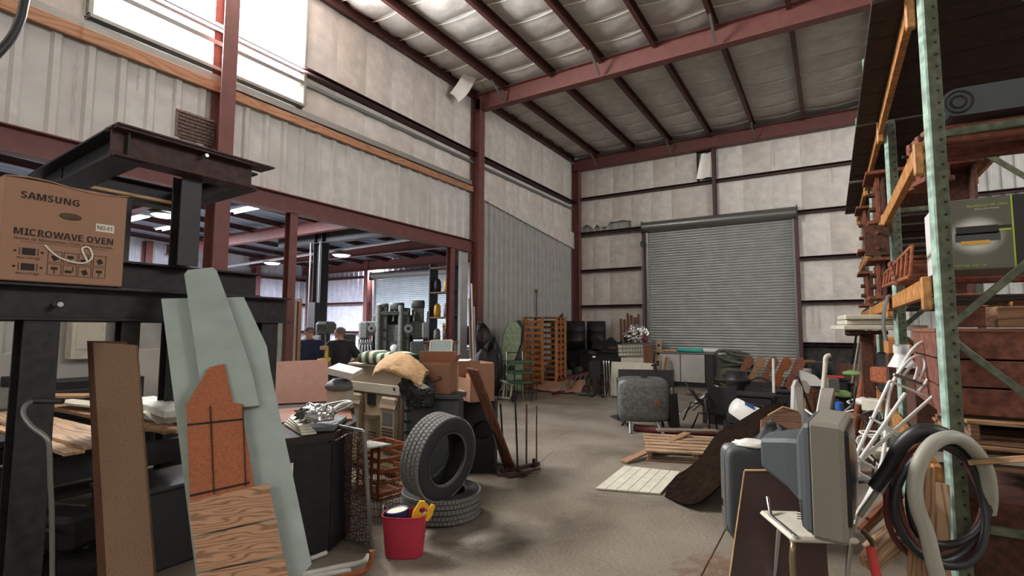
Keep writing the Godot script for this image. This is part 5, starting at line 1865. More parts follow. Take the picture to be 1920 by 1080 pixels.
func build_people():
	var p1: Vector3 = Vector3(-8.223, 1.55, -6.11)
	p1.y = 0.0
	man("man in a navy shirt and grey cap standing behind the plywood panel", p1, 52.0, [
		[Vector3(-0.19, 1.23, 0), Vector3(-0.25, 0.99, -0.02), Vector3(-0.25, 0.77, 0.06), Vector3(0, -1, 0.2).normalized(), Vector3(-1, 0, 0), Vector3(0, 0.2, 1).normalized(), 0.5],
		[Vector3(0.19, 1.23, 0), Vector3(0.24, 0.99, -0.02), Vector3(0.22, 0.78, 0.08), Vector3(0, -1, 0.2).normalized(), Vector3(1, 0, 0), Vector3(0, 0.2, 1).normalized(), 0.5]], 0.5, M.shirt_navy, true, 1.2)
	var p2: Vector3 = Vector3(-7.32, 1.553, -6.081)
	p2.y = 0.0
	man("man in a black shirt with grey hair standing with hands on his hips", p2, 262.0, [
		[Vector3(-0.19, 1.23, 0), Vector3(-0.3, 1.02, -0.12), Vector3(-0.17, 0.88, 0.04), Vector3(0.55, -0.5, 0.65).normalized(), Vector3(-0.7, 0.3, 0.6).normalized(), Vector3(0.4, 0.8, 0.3).normalized(), 0.7],
		[Vector3(0.19, 1.23, 0), Vector3(0.3, 1.02, -0.12), Vector3(0.17, 0.88, 0.04), Vector3(-0.55, -0.5, 0.65).normalized(), Vector3(0.7, 0.3, 0.6).normalized(), Vector3(-0.4, 0.8, 0.3).normalized(), 0.7]], 0.3, M.shirt_black, false, 0.6)

func chair_frame(label: String, at: Vector3, turn: float, m: Material, seat: Material):
	thing("metal_chair", label, "chair", at, turn, "chairs around the shops")
	bx("seat", Vector3(0, 0.45, 0), Vector3(0.42, 0.04, 0.42), seat)
	bx("backrest", Vector3(0, 0.78, -0.2), Vector3(0.4, 0.26, 0.03), seat)
	for x in [-0.19, 0.19]:
		tb("leg", [Vector3(x, 0, 0.2), Vector3(x, 0.44, 0.18)], 0.012, m, 6)
		tb("leg", [Vector3(x, 0, -0.22), Vector3(x, 0.45, -0.19), Vector3(x, 0.9, -0.22)], 0.012, m, 6)

func build_back_left():
	var s: SurfaceTool
	# ---- heavy press in the neighbouring shop
	thing("forging_machine", "large dark grey industrial press with two columns and round flanges before the rolling door", "machine", Vector3(-11.2, 0, -11.4), 44.0)
	s = S()
	box(s, Vector3(0, 0.3, 0), Vector3(1.7, 0.6, 1.0), Basis(), 0.03)
	part("bed", s, M.machine_dark)
	s = S()
	box(s, Vector3(-0.1, 1.2, -0.2), Vector3(1.2, 1.5, 0.4), Basis(), 0.04)
	part("back_frame", s, M.machine_dark)
	for x in [-0.95, 0.95]:
		s = S()
		box(s, Vector3(x, 0.75, 0.0), Vector3(0.3, 1.0, 0.4), Basis(), 0.04)
		part("pedestal", s, M.machine_dark)
	s = S()
	box(s, Vector3(0.62, 1.5, 0.05), Vector3(0.4, 0.6, 0.36), Basis(), 0.05)
	part("carriage", s, M.machine_grey)
	for k in 4:
		s = S()
		tube(s, [Vector3(-0.4 + k * 0.3, 1.75, 0.36), Vector3(-0.4 + k * 0.3, 1.9, 0.36), Vector3(-0.36 + k * 0.3, 2.05, 0.3)], 0.03, 8)
		part("pipe", s, M.machine_grey)
	for x in [-0.53, 0.12]:
		s = S()
		tube(s, [Vector3(x, 0.5, 0.38), Vector3(x, 1.1, 0.38), Vector3(x, 2.22, 0.38)], 0.085, 14)
		part("column", s, M.machine_grey)
		s = S()
		box(s, Vector3(x + 0.16, 1.5, 0.2), Vector3(0.22, 1.3, 0.4), Basis(), 0.03)
		part("slide_housing", s, M.machine_dark)
		for y in [1.25, 1.5]:
			s = S()
			cyl(s, Vector3(x + 0.17, y, 0.38), Vector3(x + 0.17, y, 0.42), 0.04, 12)
			part("boss", s, M.oil_black)
	s = S()
	box(s, Vector3(-0.1, 1.98, 0.2), Vector3(0.9, 0.12, 0.5), Basis(), 0.02)
	part("crosshead", s, M.machine_dark)
	s = S()
	box(s, Vector3(-0.15, 1.4, 0.15), Vector3(0.5, 0.5, 0.3), Basis(), 0.02)
	part("ram", s, M.machine_grey)
	s = S()
	box(s, Vector3(-0.15, 1.02, 0.18), Vector3(0.56, 0.28, 0.36), Basis(), 0.02)
	part("anvil", s, M.machine_dark)
	for q in [[-0.95, 1.48, 0.26, 0.52], [0.95, 1.48, 0.42, 0.5]]:
		s = S()
		box(s, Vector3(q[0], q[1], 0.1), Vector3(q[2], q[3], 0.6), Basis(), 0.05)
		part("gearbox", s, M.machine_grey)
	for q in [[-0.72, 1.53, 0.11], [0.34, 1.53, 0.13]]:
		s = S()
		cyl(s, Vector3(q[0], q[1], 0.3), Vector3(q[0], q[1], 0.44), q[2], 24)
		var fl := part("flange", s, M.steel)
		s = S()
		cyl(s, Vector3(q[0], q[1], 0.44), Vector3(q[0], q[1], 0.45), q[2] * 0.4, 16)
		part("bore", s, M.oil_black, fl)
		s = S()
		box(s, Vector3(q[0], q[1], 0.1), Vector3(0.36, 0.42, 0.4), Basis(), 0.03)
		part("bearing_block", s, M.machine_grey)
	for q in [[-0.42, 2.16, 0.12, 0.34], [0.0, 2.17, 0.14, 0.42], [0.62, 2.26, 0.13, 0.4]]:
		s = S()
		tube(s, [Vector3(q[0] - q[3] * 0.5, q[1], 0.15), Vector3(q[0] - q[3] * 0.45, q[1], 0.15), Vector3(q[0] + q[3] * 0.45, q[1], 0.15), Vector3(q[0] + q[3] * 0.5, q[1], 0.15)], [q[2] * 0.7, q[2], q[2], q[2] * 0.7], 16)
		part("motor", s, M.machine_dark)
	s = S()
	box(s, Vector3(0.62, 1.95, 0.1), Vector3(0.36, 0.4, 0.4), Basis(), 0.03)
	part("valve_block", s, M.machine_dark)
	br("guard_arm", Vector3(0.9, 1.72, 0.2), Vector3(0.92, 2.05, 0.2), 0.2, 0.04, M.machine_dark)
	for q in [[-0.85, 0.9, 0.4, 0.5], [0.7, 0.9, 0.6, 0.5], [-0.8, 0.5, 0.5, 0.4], [0.85, 0.4, 0.4, 0.6]]:
		s = S()
		box(s, Vector3(q[0], q[1], 0.2), Vector3(q[2], q[3], 0.5), Basis(), 0.04)
		part("pump_unit", s, M.machine_dark)
	s = S()
	lathe(s, [Vector2(0.001, 0.0), Vector2(0.12, 0.0), Vector2(0.12, 0.03), Vector2(0.001, 0.03)], 24, Vector3(-0.05, 0.95, 0.62), Basis(Vector3.RIGHT, 1.3))
	part("gauge_plate", s, M.white_paint)
	for k in 5:
		tb("hose", curve([Vector3(-1.0 + k * 0.06, 1.2, 0.35), Vector3(-1.05 + k * 0.09, 0.8, 0.55), Vector3(-0.9 + k * 0.05, 0.45, 0.5), Vector3(-0.8 + k * 0.04, 0.2, 0.4)], 4), 0.018, M.galv, 6)
	# ---- other things in the shop
	thing("switch_cabinet", "blue-grey electrical switch cabinet on the black column", "cabinet", Vector3(-12.05, 0, -9.05), 44.0)
	bx("cabinet", Vector3(0, 1.02, 0), Vector3(0.42, 0.62, 0.2), M.machine_grey)
	bx("door", Vector3(0, 1.02, 0.105), Vector3(0.38, 0.58, 0.012), M.galv)
	bx("leg", Vector3(0, 0.36, 0), Vector3(0.08, 0.72, 0.08), M.dark_steel)
	words("E5 40", 0.05, M.white_plastic, Vector3(-0.04, 1.2, 0.1125), Basis())
	thing("yellow_shelf", "yellow wooden shelving unit beside the rolling door of the shop", "shelf", Vector3(-10.1, 0, -13.4), 40.0)
	for x in [-0.7, -0.2, 0.7]:
		bx("upright", Vector3(x, 0.85, 0), Vector3(0.09, 1.7, 0.3), M.saw_yellow)
	for y in [0.25, 0.9, 1.6]:
		bx("shelf", Vector3(0, y, 0), Vector3(1.5, 0.05, 0.4), M.pine_c)
	bx("back_board", Vector3(0.1, 1.3, -0.15), Vector3(1.3, 0.6, 0.03), M.dark_ply)
	bx("bin", Vector3(0.3, 0.6, 0), Vector3(0.7, 0.5, 0.3), M.machine_green)
	thing("steel_cart", "red-topped steel cart standing at the opening post", "cart", Vector3(-6.901, 0.615, -8.317) * Vector3(1, 0, 1), 35.0)
	bx("top", Vector3(0, 1.25, 0), Vector3(0.7, 0.05, 0.4), M.rust)
	bx("shelf", Vector3(0, 0.8, 0), Vector3(0.66, 0.05, 0.36), M.white_paint)
	for x in [-0.3, 0.3]:
		for z in [-0.16, 0.16]:
			bx("leg", Vector3(x, 0.62, z), Vector3(0.04, 1.24, 0.04), M.galv)
	thing("storage_rack", "narrow shelf of dark jars standing behind the opening jamb", "shelf", Vector3(-7.9, 0, -9.6), 0.0)
	for y in [0.6, 1.2, 1.8, 2.4, 3.0]:
		bx("shelf", Vector3(0, y, 0), Vector3(0.7, 0.04, 0.3), M.old_wood)
	for x in [-0.33, 0.33]:
		bx("upright", Vector3(x, 1.55, 0), Vector3(0.04, 3.1, 0.3), M.dark_steel)
	for k in 8:
		s = S()
		lathe(s, [Vector2(0.001, 0), Vector2(0.08, 0), Vector2(0.09, 0.12), Vector2(0.08, 0.26), Vector2(0.04, 0.32), Vector2(0.001, 0.32)], 12, Vector3(-0.18 + 0.3 * (k % 2), 0.62 + 0.6 * int(k / 2), 0.02))
		part("jar", s, [M.oil_black, M.saw_yellow, M.machine_grey][k % 3])
	thing("work_desk", "grey steel desk with a vise behind the man in black", "desk", Vector3(-9.65, 0.465, -8.513) * Vector3(1, 0, 1), 40.0)
	bx("top", Vector3(0, 0.8, 0), Vector3(1.2, 0.06, 0.6), M.galv)
	bx("drawer_block", Vector3(-0.3, 0.4, 0), Vector3(0.5, 0.74, 0.5), M.machine_grey)
	bx("leg", Vector3(0.52, 0.39, 0.2), Vector3(0.06, 0.78, 0.06), M.galv)
	bx("leg", Vector3(0.52, 0.39, -0.2), Vector3(0.06, 0.78, 0.06), M.galv)
	bx("monitor_arm", Vector3(-0.2, 1.1, 0), Vector3(0.3, 0.6, 0.2), M.machine_dark)
	thing("yellow_stand", "yellow painted pipe stand with a clamp between the two men", "stand", Vector3(-6.984, 0.81, -5.532) * Vector3(1, 0, 1), 40.0)
	bx("post", Vector3(0, 0.6, 0), Vector3(0.05, 1.2, 0.05), M.yellow)
	bx("base", Vector3(0, 0.015, 0), Vector3(0.35, 0.03, 0.35), M.yellow)
	bx("arm", Vector3(-0.04, 1.02, 0), Vector3(0.2, 0.05, 0.06), M.yellow)
	bx("clamp", Vector3(-0.04, 1.22, 0), Vector3(0.12, 0.06, 0.08), M.pine)
	chair_frame("yellow seated metal chair behind the man in black", Vector3(-7.945, 0.669, -6.837) * Vector3(1, 0, 1), 20.0, M.yellow, M.pine_c)
	thing("drill_press", "dark drill press with a round head behind the man in black", "drill press", Vector3(-9.247, 0.569, -7.337) * Vector3(1, 0, 1), 30.0)
	s = S()
	cyl(s, Vector3(0, 0.05, 0), Vector3(0, 1.5, 0), 0.05, 10)
	part("column", s, M.dark_steel)
	bx("base", Vector3(0, 0.03, 0), Vector3(0.4, 0.06, 0.5), M.dark_steel)
	s = S()
	box(s, Vector3(0, 1.55, 0.1), Vector3(0.3, 0.26, 0.5), Basis(), 0.06)
	part("head", s, M.machine_dark)
	bx("work_table", Vector3(0, 0.95, 0.15), Vector3(0.36, 0.05, 0.36), M.machine_grey)
	for q in [[Vector3(-8.537, 0.672, -8.004), 1, "saw_yellow"], [Vector3(-8.493, 0.688, -8.149), 2, "blue"], [Vector3(-8.151, 0.689, -8.006), 3, "rack_orange"], [Vector3(-8.189, 0.697, -8.218), 4, "old_wood"], [Vector3(-8.308, 0.665, -7.911), 5, "yellow"]]:
		thing("rag_bundle", ["", "yellow rag bundle on the low shop table", "blue rag bundle on the low shop table", "orange spool on the low shop table", "brown rag bundle on the low shop table", "pale yellow rag heap at the low table edge"][q[1]], "rag", Vector3(q[0].x, 0.6, q[0].z))
		s = S()
		blob(s, Vector3(0, 0.08, 0), Vector3(0.14, 0.12, 0.12), 0.5, 0.15, q[1], 8)
		part("cloth", s, M[q[2]])
	thing("low_table", "low grey steel table under the coloured rag heap", "table", Vector3(-8.346, 0.561, -8.075) * Vector3(1, 0, 1), 40.0)
	bx("top", Vector3(0, 0.575, 0), Vector3(0.9, 0.05, 0.5), M.machine_grey)
	for x in [-0.4, 0.4]:
		for z in [-0.2, 0.2]:
			bx("leg", Vector3(x, 0.28, z), Vector3(0.05, 0.56, 0.05), M.machine_grey)
	# ---- poles and cables at the second column
	for k in 4:
		var px: Vector3 = [Vector3(-6.5, 1.103, -8.842), Vector3(-6.5, 1.106, -8.728), Vector3(-6.55, 1.097, -8.987), Vector3(-6.6, 1.098, -8.92)][k]
		var pt: Vector3 = [Vector3(-6.7, 2.529, -9.088), Vector3(-6.7, 2.194, -8.996), Vector3(-6.7, 2.027, -9.196), Vector3(-6.7, 1.73, -9.122)][k]
		thing("pole", ["long pale pole leaning on the dark red column", "grey pipe leaning on the dark red column", "thin white rod leaning on the dark red column", "short rusty pipe leaning on the dark red column"][k], "pole", Vector3(px.x, 0, px.z), 0.0, "poles at the column")
		world()
		tb("pole", [Vector3(px.x + 0.1, 0.0, px.z), pt], [0.02, 0.018, 0.012, 0.02][k], [M.chalk, M.galv, M.white_paint, M.rust][k], 8)
	thing("cable_coil", "coil of dark cables hanging on a hook at the dark red column", "cable", Vector3(-6.75, 1.736, -9.454))
	world()
	for k in 7:
		var c: Vector3 = Vector3(-6.62, 1.661, -9.253)
		tb("cable_loop", curve([c + Vector3(0.02 * k, 0, 0), c + Vector3(0.03 * k, -0.3, -0.05 - 0.035 * k), c + Vector3(0.03 * k, -0.72 + 0.05 * k, 0.02), c + Vector3(0.02 * k, -0.3, 0.06 + 0.03 * k)], 4, true), 0.014, M.black_plastic, 6, true)
	tb("hook", [Vector3(-6.9, 1.705, -9.815), Vector3(-6.6, 1.673, -9.205)], 0.012, M.galv, 6)
	# ---- green band saw
	thing("band_saw", "pale green band saw with a rounded wheel cover against the ribbed wall", "saw machine", Vector3(-6.5, 0, -10.45), 38.0)
	s = S()
	slab(s, [Vector3(-0.26, 0.95, 0.14), Vector3(-0.24, 0.8, 0.14), Vector3(0.0, 0.74, 0.14), Vector3(0.1, 0.9, 0.14), Vector3(0.2, 1.2, 0.14), Vector3(0.22, 1.55, 0.14), Vector3(0.1, 1.72, 0.14), Vector3(-0.08, 1.68, 0.14), Vector3(-0.2, 1.4, 0.14)], 0.22, Vector3(0, 1, 9))
	part("wheel_cover", s, M.machine_green)
	s = S()
	slab(s, [Vector3(0.12, 0.8, 0.05), Vector3(0.28, 1.3, 0.05), Vector3(0.28, 1.6, 0.05), Vector3(0.14, 1.74, 0.05), Vector3(0.1, 1.7, 0.05)], 0.2, Vector3(0, 1, 9))
	part("edge_band", s, M.oil_black)
	s = S()
	box(s, Vector3(0.05, 0.4, 0), Vector3(0.42, 0.7, 0.36), Basis(), 0.05)
	part("base", s, M.machine_green)
	s = S()
	cyl(s, Vector3(-0.02, 0.6, 0.18), Vector3(-0.02, 0.6, 0.22), 0.09, 16)
	part("hub", s, M.oil_black)
	bx("work_table", Vector3(-0.1, 0.78, 0.05), Vector3(0.5, 0.04, 0.44), M.machine_dark)
	thing("tarp_heap", "black tarpaulin heap against the ribbed wall behind the ladder", "tarp", Vector3(-6.45, 0, -9.35 + 0.0))
	s = S()
	blob(s, Vector3(0, 0.4, 0), Vector3(0.3, 0.72, 0.3), 0.35, 0.08, 21, 16)
	part("tarp", s, M.oil_black)
	thing("tarp_heap", "smaller dark cloth heap leaning beside the black tarpaulin", "tarp", Vector3(-6.62, 0, -9.86))
	s = S()
	blob(s, Vector3(0, 0.55, 0), Vector3(0.22, 0.72, 0.22), 0.3, 0.09, 22, 14)
	part("cloth", s, M.bag_black)
	# ---- aluminium ladder lying on its side
	thing("aluminium_ladder", "white aluminium step ladder lying on its side near the orange crate", "ladder", Vector3(-6.147, 0, -9.433))
	world()
	var la: Vector3 = Vector3(-6.579, 0.05, -9.528)
	var lb: Vector3 = Vector3(-5.811, 0.05, -9.417)
	tb("rail", [la, lb], 0.022, M.white_paint, 6)
	tb("rail", [la + Vector3(0.05, 0.42, 0), lb + Vector3(0.05, 0.3, 0)], 0.022, M.white_paint, 6)
	for k in 4:
		var t := 0.12 + k * 0.26
		br("rung", la.lerp(lb, t), la.lerp(lb, t) + Vector3(0.05, 0.42 - 0.12 * t, 0), 0.05, 0.02, M.chalk)
	thing("ladder_castor", "small black wheel at the foot of the white ladder", "wheel", lb + Vector3(0.08, -0.05, 0.1))
	s = S()
	lathe(s, [Vector2(0.02, -0.02), Vector2(0.07, -0.02), Vector2(0.08, 0.0), Vector2(0.07, 0.02), Vector2(0.02, 0.02)], 16, Vector3(0, 0.08, 0), Basis(Vector3.RIGHT, 1.4))
	part("wheel", s, M.rubber)
	for k in 3:
		var lbl: String = ["dark green metal chair in the stack before the band saw, topmost", "dark green metal chair in the middle of the stack before the band saw", "dark green metal chair lowest in the stack before the band saw"][k]
		thing("stacked_chair", lbl, "chair", Vector3(-5.75, 0.42 - k * 0.21, -9.55), 60.0, "green chairs stacked by the band saw")
		bx("seat", Vector3(0, 0.4, 0), Vector3(0.42, 0.05, 0.4), M.green_cloth)
		for x in [-0.2, 0.2]:
			tb("leg", [Vector3(x, 0.0, 0.18), Vector3(x, 0.4, 0.18)], 0.012, M.dark_steel, 6)
			tb("back_post", [Vector3(x, 0.0, -0.18), Vector3(x, 0.4, -0.18), Vector3(x, 0.62, -0.22)], 0.012, M.chrome, 6)
		tb("back_rail", [Vector3(-0.2, 0.6, -0.22), Vector3(0.2, 0.6, -0.22)], 0.012, M.dark_steel, 6)
	thing("wire_rack", "low dark wire rack on the floor before the orange crate", "rack", Vector3(-5.912, 0, -10.108))
	s = S()
	for k in 8:
		tube(s, [Vector3(-0.35 + k * 0.1, 0.0, 0.1), Vector3(-0.35 + k * 0.1, 0.32, 0.1), Vector3(-0.35 + k * 0.1, 0.32, -0.2)], 0.008, 5)
	tube(s, [Vector3(-0.36, 0.3, 0.1), Vector3(0.36, 0.3, 0.1)], 0.01, 5)
	tube(s, [Vector3(-0.36, 0.12, 0.1), Vector3(0.36, 0.12, 0.1)], 0.01, 5)
	part("wires", s, M.dark_steel)
	# ---- tall orange slatted crate
	thing("slatted_crate", "tall orange slatted wooden crate standing open near the ribbed wall", "crate", Vector3(-6.35, 0, -11.9), 8.0)
	var hh := 1.82
	for c in [[-0.42, -0.36], [0.42, -0.36], [-0.42, 0.36], [0.42, 0.36], [0.05, 0.38]]:
		bx("corner_post", Vector3(c[0], hh * 0.5, c[1]), Vector3(0.06, hh, 0.06), M.crate_orange)
	for k in 12:
		var y := 0.1 + k * 0.148
		for z in [-0.38, 0.38]:
			bx("slat", Vector3(-0.2 if z > 0 else 0.0, y, z), Vector3(0.42 if z > 0 else 0.86, 0.07, 0.02), M.crate_orange)
		bx("slat", Vector3(-0.44, y, 0), Vector3(0.02, 0.07, 0.74), M.crate_orange)
		bx("slat", Vector3(0.44, y, 0), Vector3(0.02, 0.075, 0.74), M.rust_orange)
	bx("top_board", Vector3(-0.02, hh + 0.01, 0), Vector3(0.96, 0.025, 0.8), M.rust_orange)
	for z in [-0.2, 0.12]:
		bx("brace", Vector3(0.46, hh * 0.5, z), Vector3(0.03, hh, 0.06), M.crate_orange)
	for k in 3:
		bx("base_board", Vector3(0, 0.02, -0.25 + k * 0.25), Vector3(0.86, 0.04, 0.16), M.rust_orange)
	thing("wall_conduit", "thin black conduit with a small box on the grey ribbed wall above the crate", "conduit", Vector3(-7, 1.788, -12.58) * Vector3(1, 0, 1))
	tb("pipe", [Vector3(0, 0.0, 0), Vector3(0, 2.55, 0)], 0.012, M.black_plastic, 6)
	bx("box", Vector3(0, 2.6, 0), Vector3(0.05, 0.1, 0.07), M.old_wood)
	# ---- black drums in the corner, two stacks of two
	for k in 4:
		var bp: Vector3 = [Vector3(-6.55, 0, -14.2), Vector3(-6.55, 0, -14.2), Vector3(-6.1, 0, -14.72), Vector3(-6.1, 0, -14.72)][k]
		bp.y = 0.9 * (k % 2)
		thing("oil_drum", ["black steel drum on the floor, lower of the stack nearer the ribbed wall", "black steel drum on top of the stack nearer the ribbed wall", "black steel drum on the floor, lower of the stack beside the white wall", "black steel drum on top of the stack beside the white wall"][k], "drum", bp, 0.0, "black drums stacked in the corner")
		s = S()
		lathe(s, [Vector2(0.001, 0.02), Vector2(0.27, 0.02), Vector2(0.275, 0.0), Vector2(0.285, 0.0), Vector2(0.285, 0.27), Vector2(0.298, 0.29), Vector2(0.285, 0.31), Vector2(0.285, 0.57), Vector2(0.298, 0.59), Vector2(0.285, 0.61), Vector2(0.285, 0.88), Vector2(0.275, 0.88), Vector2(0.27, 0.86), Vector2(0.001, 0.86)], 28)
		part("shell", s, M.oil_black)
		s = S()
		cyl(s, Vector3(0.16, 0.86, 0.06), Vector3(0.16, 0.875, 0.06), 0.03, 12)
		part("bung", s, M.dark_steel)
	thing("steel_sheet", "dark brown steel panel standing beside the black drums", "panel", Vector3(-6.847, 0, -13.523))
	world()
	s = S()
	slab(s, [Vector3(-6.589, 1.684, -12.663), Vector3(-6.288, 1.995, -12.821), Vector3(-6.327, 0.313, -12.954), Vector3(-6.625, 0.075, -12.79)], 0.03)
	part("panel", s, M.grime)
	# ---- engine parts heap
	var heap := [[1040, 712, 0.28, 0.3, "machine_dark", "dark engine block on the floor beside the orange crate"], [1062, 716, 0.3, 0.26, "oil_black", "black gearbox casting on the floor below the drums"], [1052, 700, 0.24, 0.5, "machine_dark", "tall greasy pump standing below the dark panel"], [1082, 712, 0.3, 0.32, "oil_black", "black cast housing on the floor in front of the drums"], [1075, 700, 0.22, 0.4, "grime", "dirty grey motor standing against the drums"]]
	for k in heap.size():
		var q: Array = heap[k]
		var hp: Vector3 = [Vector3(-6.511, 0, -12.729), Vector3(-6.017, 0, -12.445), Vector3(-6.612, 0, -13.328), Vector3(-5.864, 0, -12.853), Vector3(-6.446, 0, -13.796)][k]
		thing("engine_part", q[5], "machine part", hp, 20.0 * k)
		s = S()
		box(s, Vector3(0, q[3] * 0.5 + 0.05, 0), Vector3(q[2] * 1.4, q[3], q[2]), Basis(), 0.05)
		part("block", s, M[q[4]])
		s = S()
		cyl(s, Vector3(-0.1, q[3] + 0.1, 0.05), Vector3(0.12, q[3] + 0.12, -0.05), 0.09, 14)
		part("cylinder", s, M.machine_dark)
		s = S()
		cyl(s, Vector3(0.05, q[3] * 0.6, q[2] * 0.5), Vector3(0.05, q[3] * 0.6, q[2] * 0.5 + 0.05), 0.08, 14)
		part("flange", s, M.grime)
		bx("foot", Vector3(0, 0.03, 0), Vector3(q[2] * 1.5, 0.06, q[2] * 1.1), M.grime)
	thing("funnel", "small grey metal funnel on the engine parts beside the drums", "funnel", Vector3(-6.372, 1.028, -12.623))
	s = S()
	lathe(s, [Vector2(0.02, 0.16), Vector2(0.03, 0.1), Vector2(0.1, 0.02), Vector2(0.11, 0.0)], 16)
	part("cone", s, M.galv)
	for k in 2:
		thing("broom_stick", ["thin wooden stick leaning on the dark panel", "short wooden stick leaning on the engine parts"][k], "stick", Vector3(-6.387, 0, -13.141))
		world()
		tb("stick", [Vector3(-6.243, 0, -12.912), [Vector3(-6.271, 1.407, -12.65), Vector3(-6.136, 1.206, -12.635)][k]], 0.014, M.old_wood, 6)
	# ---- red ladder lying on the floor
	thing("red_ladder", "red railed ladder with grey rungs lying on its edge below the drums", "ladder", Vector3(-5.424, 0, -11.606))
	world()
	var ra: Vector3 = Vector3(-5.57, 0.04, -10.752)
	var rbb: Vector3 = Vector3(-5.287, 0.04, -12.513)
	br("rail", ra, rbb, 0.03, 0.07, M.dark_red)
	br("rail", ra + Vector3(0.1, 0.3, -0.1), rbb + Vector3(0.1, 0.42, -0.1), 0.03, 0.07, M.dark_red)
	for k in 7:
		var t := 0.2 + k * 0.12
		br("rung", ra.lerp(rbb, t), (ra + Vector3(0.1, 0.3, -0.1)).lerp(rbb + Vector3(0.1, 0.42, -0.1), t), 0.06, 0.03, M.galv)
	thing("cardboard_sheet", "crumpled brown cardboard sheet lying beside the red ladder", "cardboard", Vector3(-5.697, 0, -11.423))
	s = S()
	var cz := FastNoiseLite.new()
	cz.seed = 5
	surf(s, 8, 6, func(u: float, v: float) -> Vector3: return Vector3((u - 0.5) * 1.3, 0.04 + 0.28 * v * (0.6 + 0.4 * u) + 0.1 * cz.get_noise_2d(u * 300.0, v * 300.0), (0.5 - v) * 0.5), 0.006)
	part("sheet", s, M.carton)
	thing("rubber_mat", "black rubber wedge lying on the floor beside the folded bicycle", "mat", Vector3(-4.888, 0, -11.125))
	s = S()
	slab(s, [Vector3(-0.22, 0.06, 0.1), Vector3(0.1, 0.1, 0.1), Vector3(0.3, 0.1, -0.12), Vector3(-0.1, 0.06, -0.12)], 0.05, Vector3(0, 9, 0))
	part("mat", s, M.dark_grey_plastic)
	# ---- folded bicycle / cart
	thing("folded_bicycle", "black folded bicycle with two wheels standing near the white boards", "bicycle", Vector3(-4.573, 0, -11.003), 35.0)
	for x in [-0.12, 0.14]:
		s = S()
		tube(s, circle(Vector3(x, 0.26, 0.0), Vector3(0.25, 0, 0.97), Vector3(0, 1, 0), 0.24, 28), 0.022, 8, true)
		var wl := part("wheel", s, M.rubber)
		s = S()
		for k in 8:
			var a := TAU * k / 8.0
			tube(s, [Vector3(x, 0.26, 0), Vector3(x, 0.26, 0) + (Vector3(0.25, 0, 0.97) * cos(a) + Vector3(0, 1, 0) * sin(a)) * 0.23], 0.004, 4)
		part("spokes", s, M.galv, wl)
	tb("frame_tube", [Vector3(-0.12, 0.26, 0), Vector3(-0.06, 0.75, 0.05), Vector3(0.1, 0.62, 0), Vector3(0.14, 0.26, 0)], 0.022, M.black_gloss, 8)
	tb("seat_post", [Vector3(-0.06, 0.6, 0.05), Vector3(-0.1, 0.98, 0.05)], 0.02, M.black_gloss, 8)
	s = S()
	blob(s, Vector3(-0.1, 1.0, 0.05), Vector3(0.09, 0.05, 0.14), 0.1, 0.1, 3, 8, false)
	part("saddle", s, M.black_plastic)
	bx("bag", Vector3(-0.06, 0.62, 0.12), Vector3(0.24, 0.42, 0.14), M.oil_black)
	bx("reflector", Vector3(-0.08, 0.92, 0.15), Vector3(0.07, 0.035, 0.02), M.white_plastic)
	thing("folding_walker", "folded chrome walking frame beside the bicycle", "walker", Vector3(-4.337, 0, -11.053), 35.0)
	for k in 3:
		var x := -0.06 + k * 0.06
		tb("tube", curve([Vector3(x, 0.0, 0.12), Vector3(x - 0.03, 0.75, 0.1), Vector3(x - 0.02, 0.82, 0.05), Vector3(x, 0.75, -0.02), Vector3(x + 0.03, 0.0, -0.1)], 4), 0.014, M.chrome, 8)
	tb("brace", [Vector3(-0.06, 0.4, 0.1), Vector3(0.08, 0.4, 0.1)], 0.01, M.chrome, 6)

func simple_box(called: String, label: String, cat: String, at: Vector3, turn: float, sz: Vector3, m: Material, bev := 0.01, extra := Color(0, 0, 0, 0)):
	thing(called, label, cat, at, turn)
	var s := S()
	box(s, Vector3(0, sz.y * 0.5, 0), sz, Basis(), bev)
	part("body", s, m)

func leaner(called: String, label: String, cat: String, a: Vector3, b: Vector3, w: float, t: float, m: Material, up := Vector3(0, 0, 1), round_bar := false, group := ""):
	thing(called, label, cat, a, 0.0, group)
	world()
	if round_bar:
		tb("bar", [a, b], w, m, 10)
	else:
		br("bar", a, b, w, t, m, up)

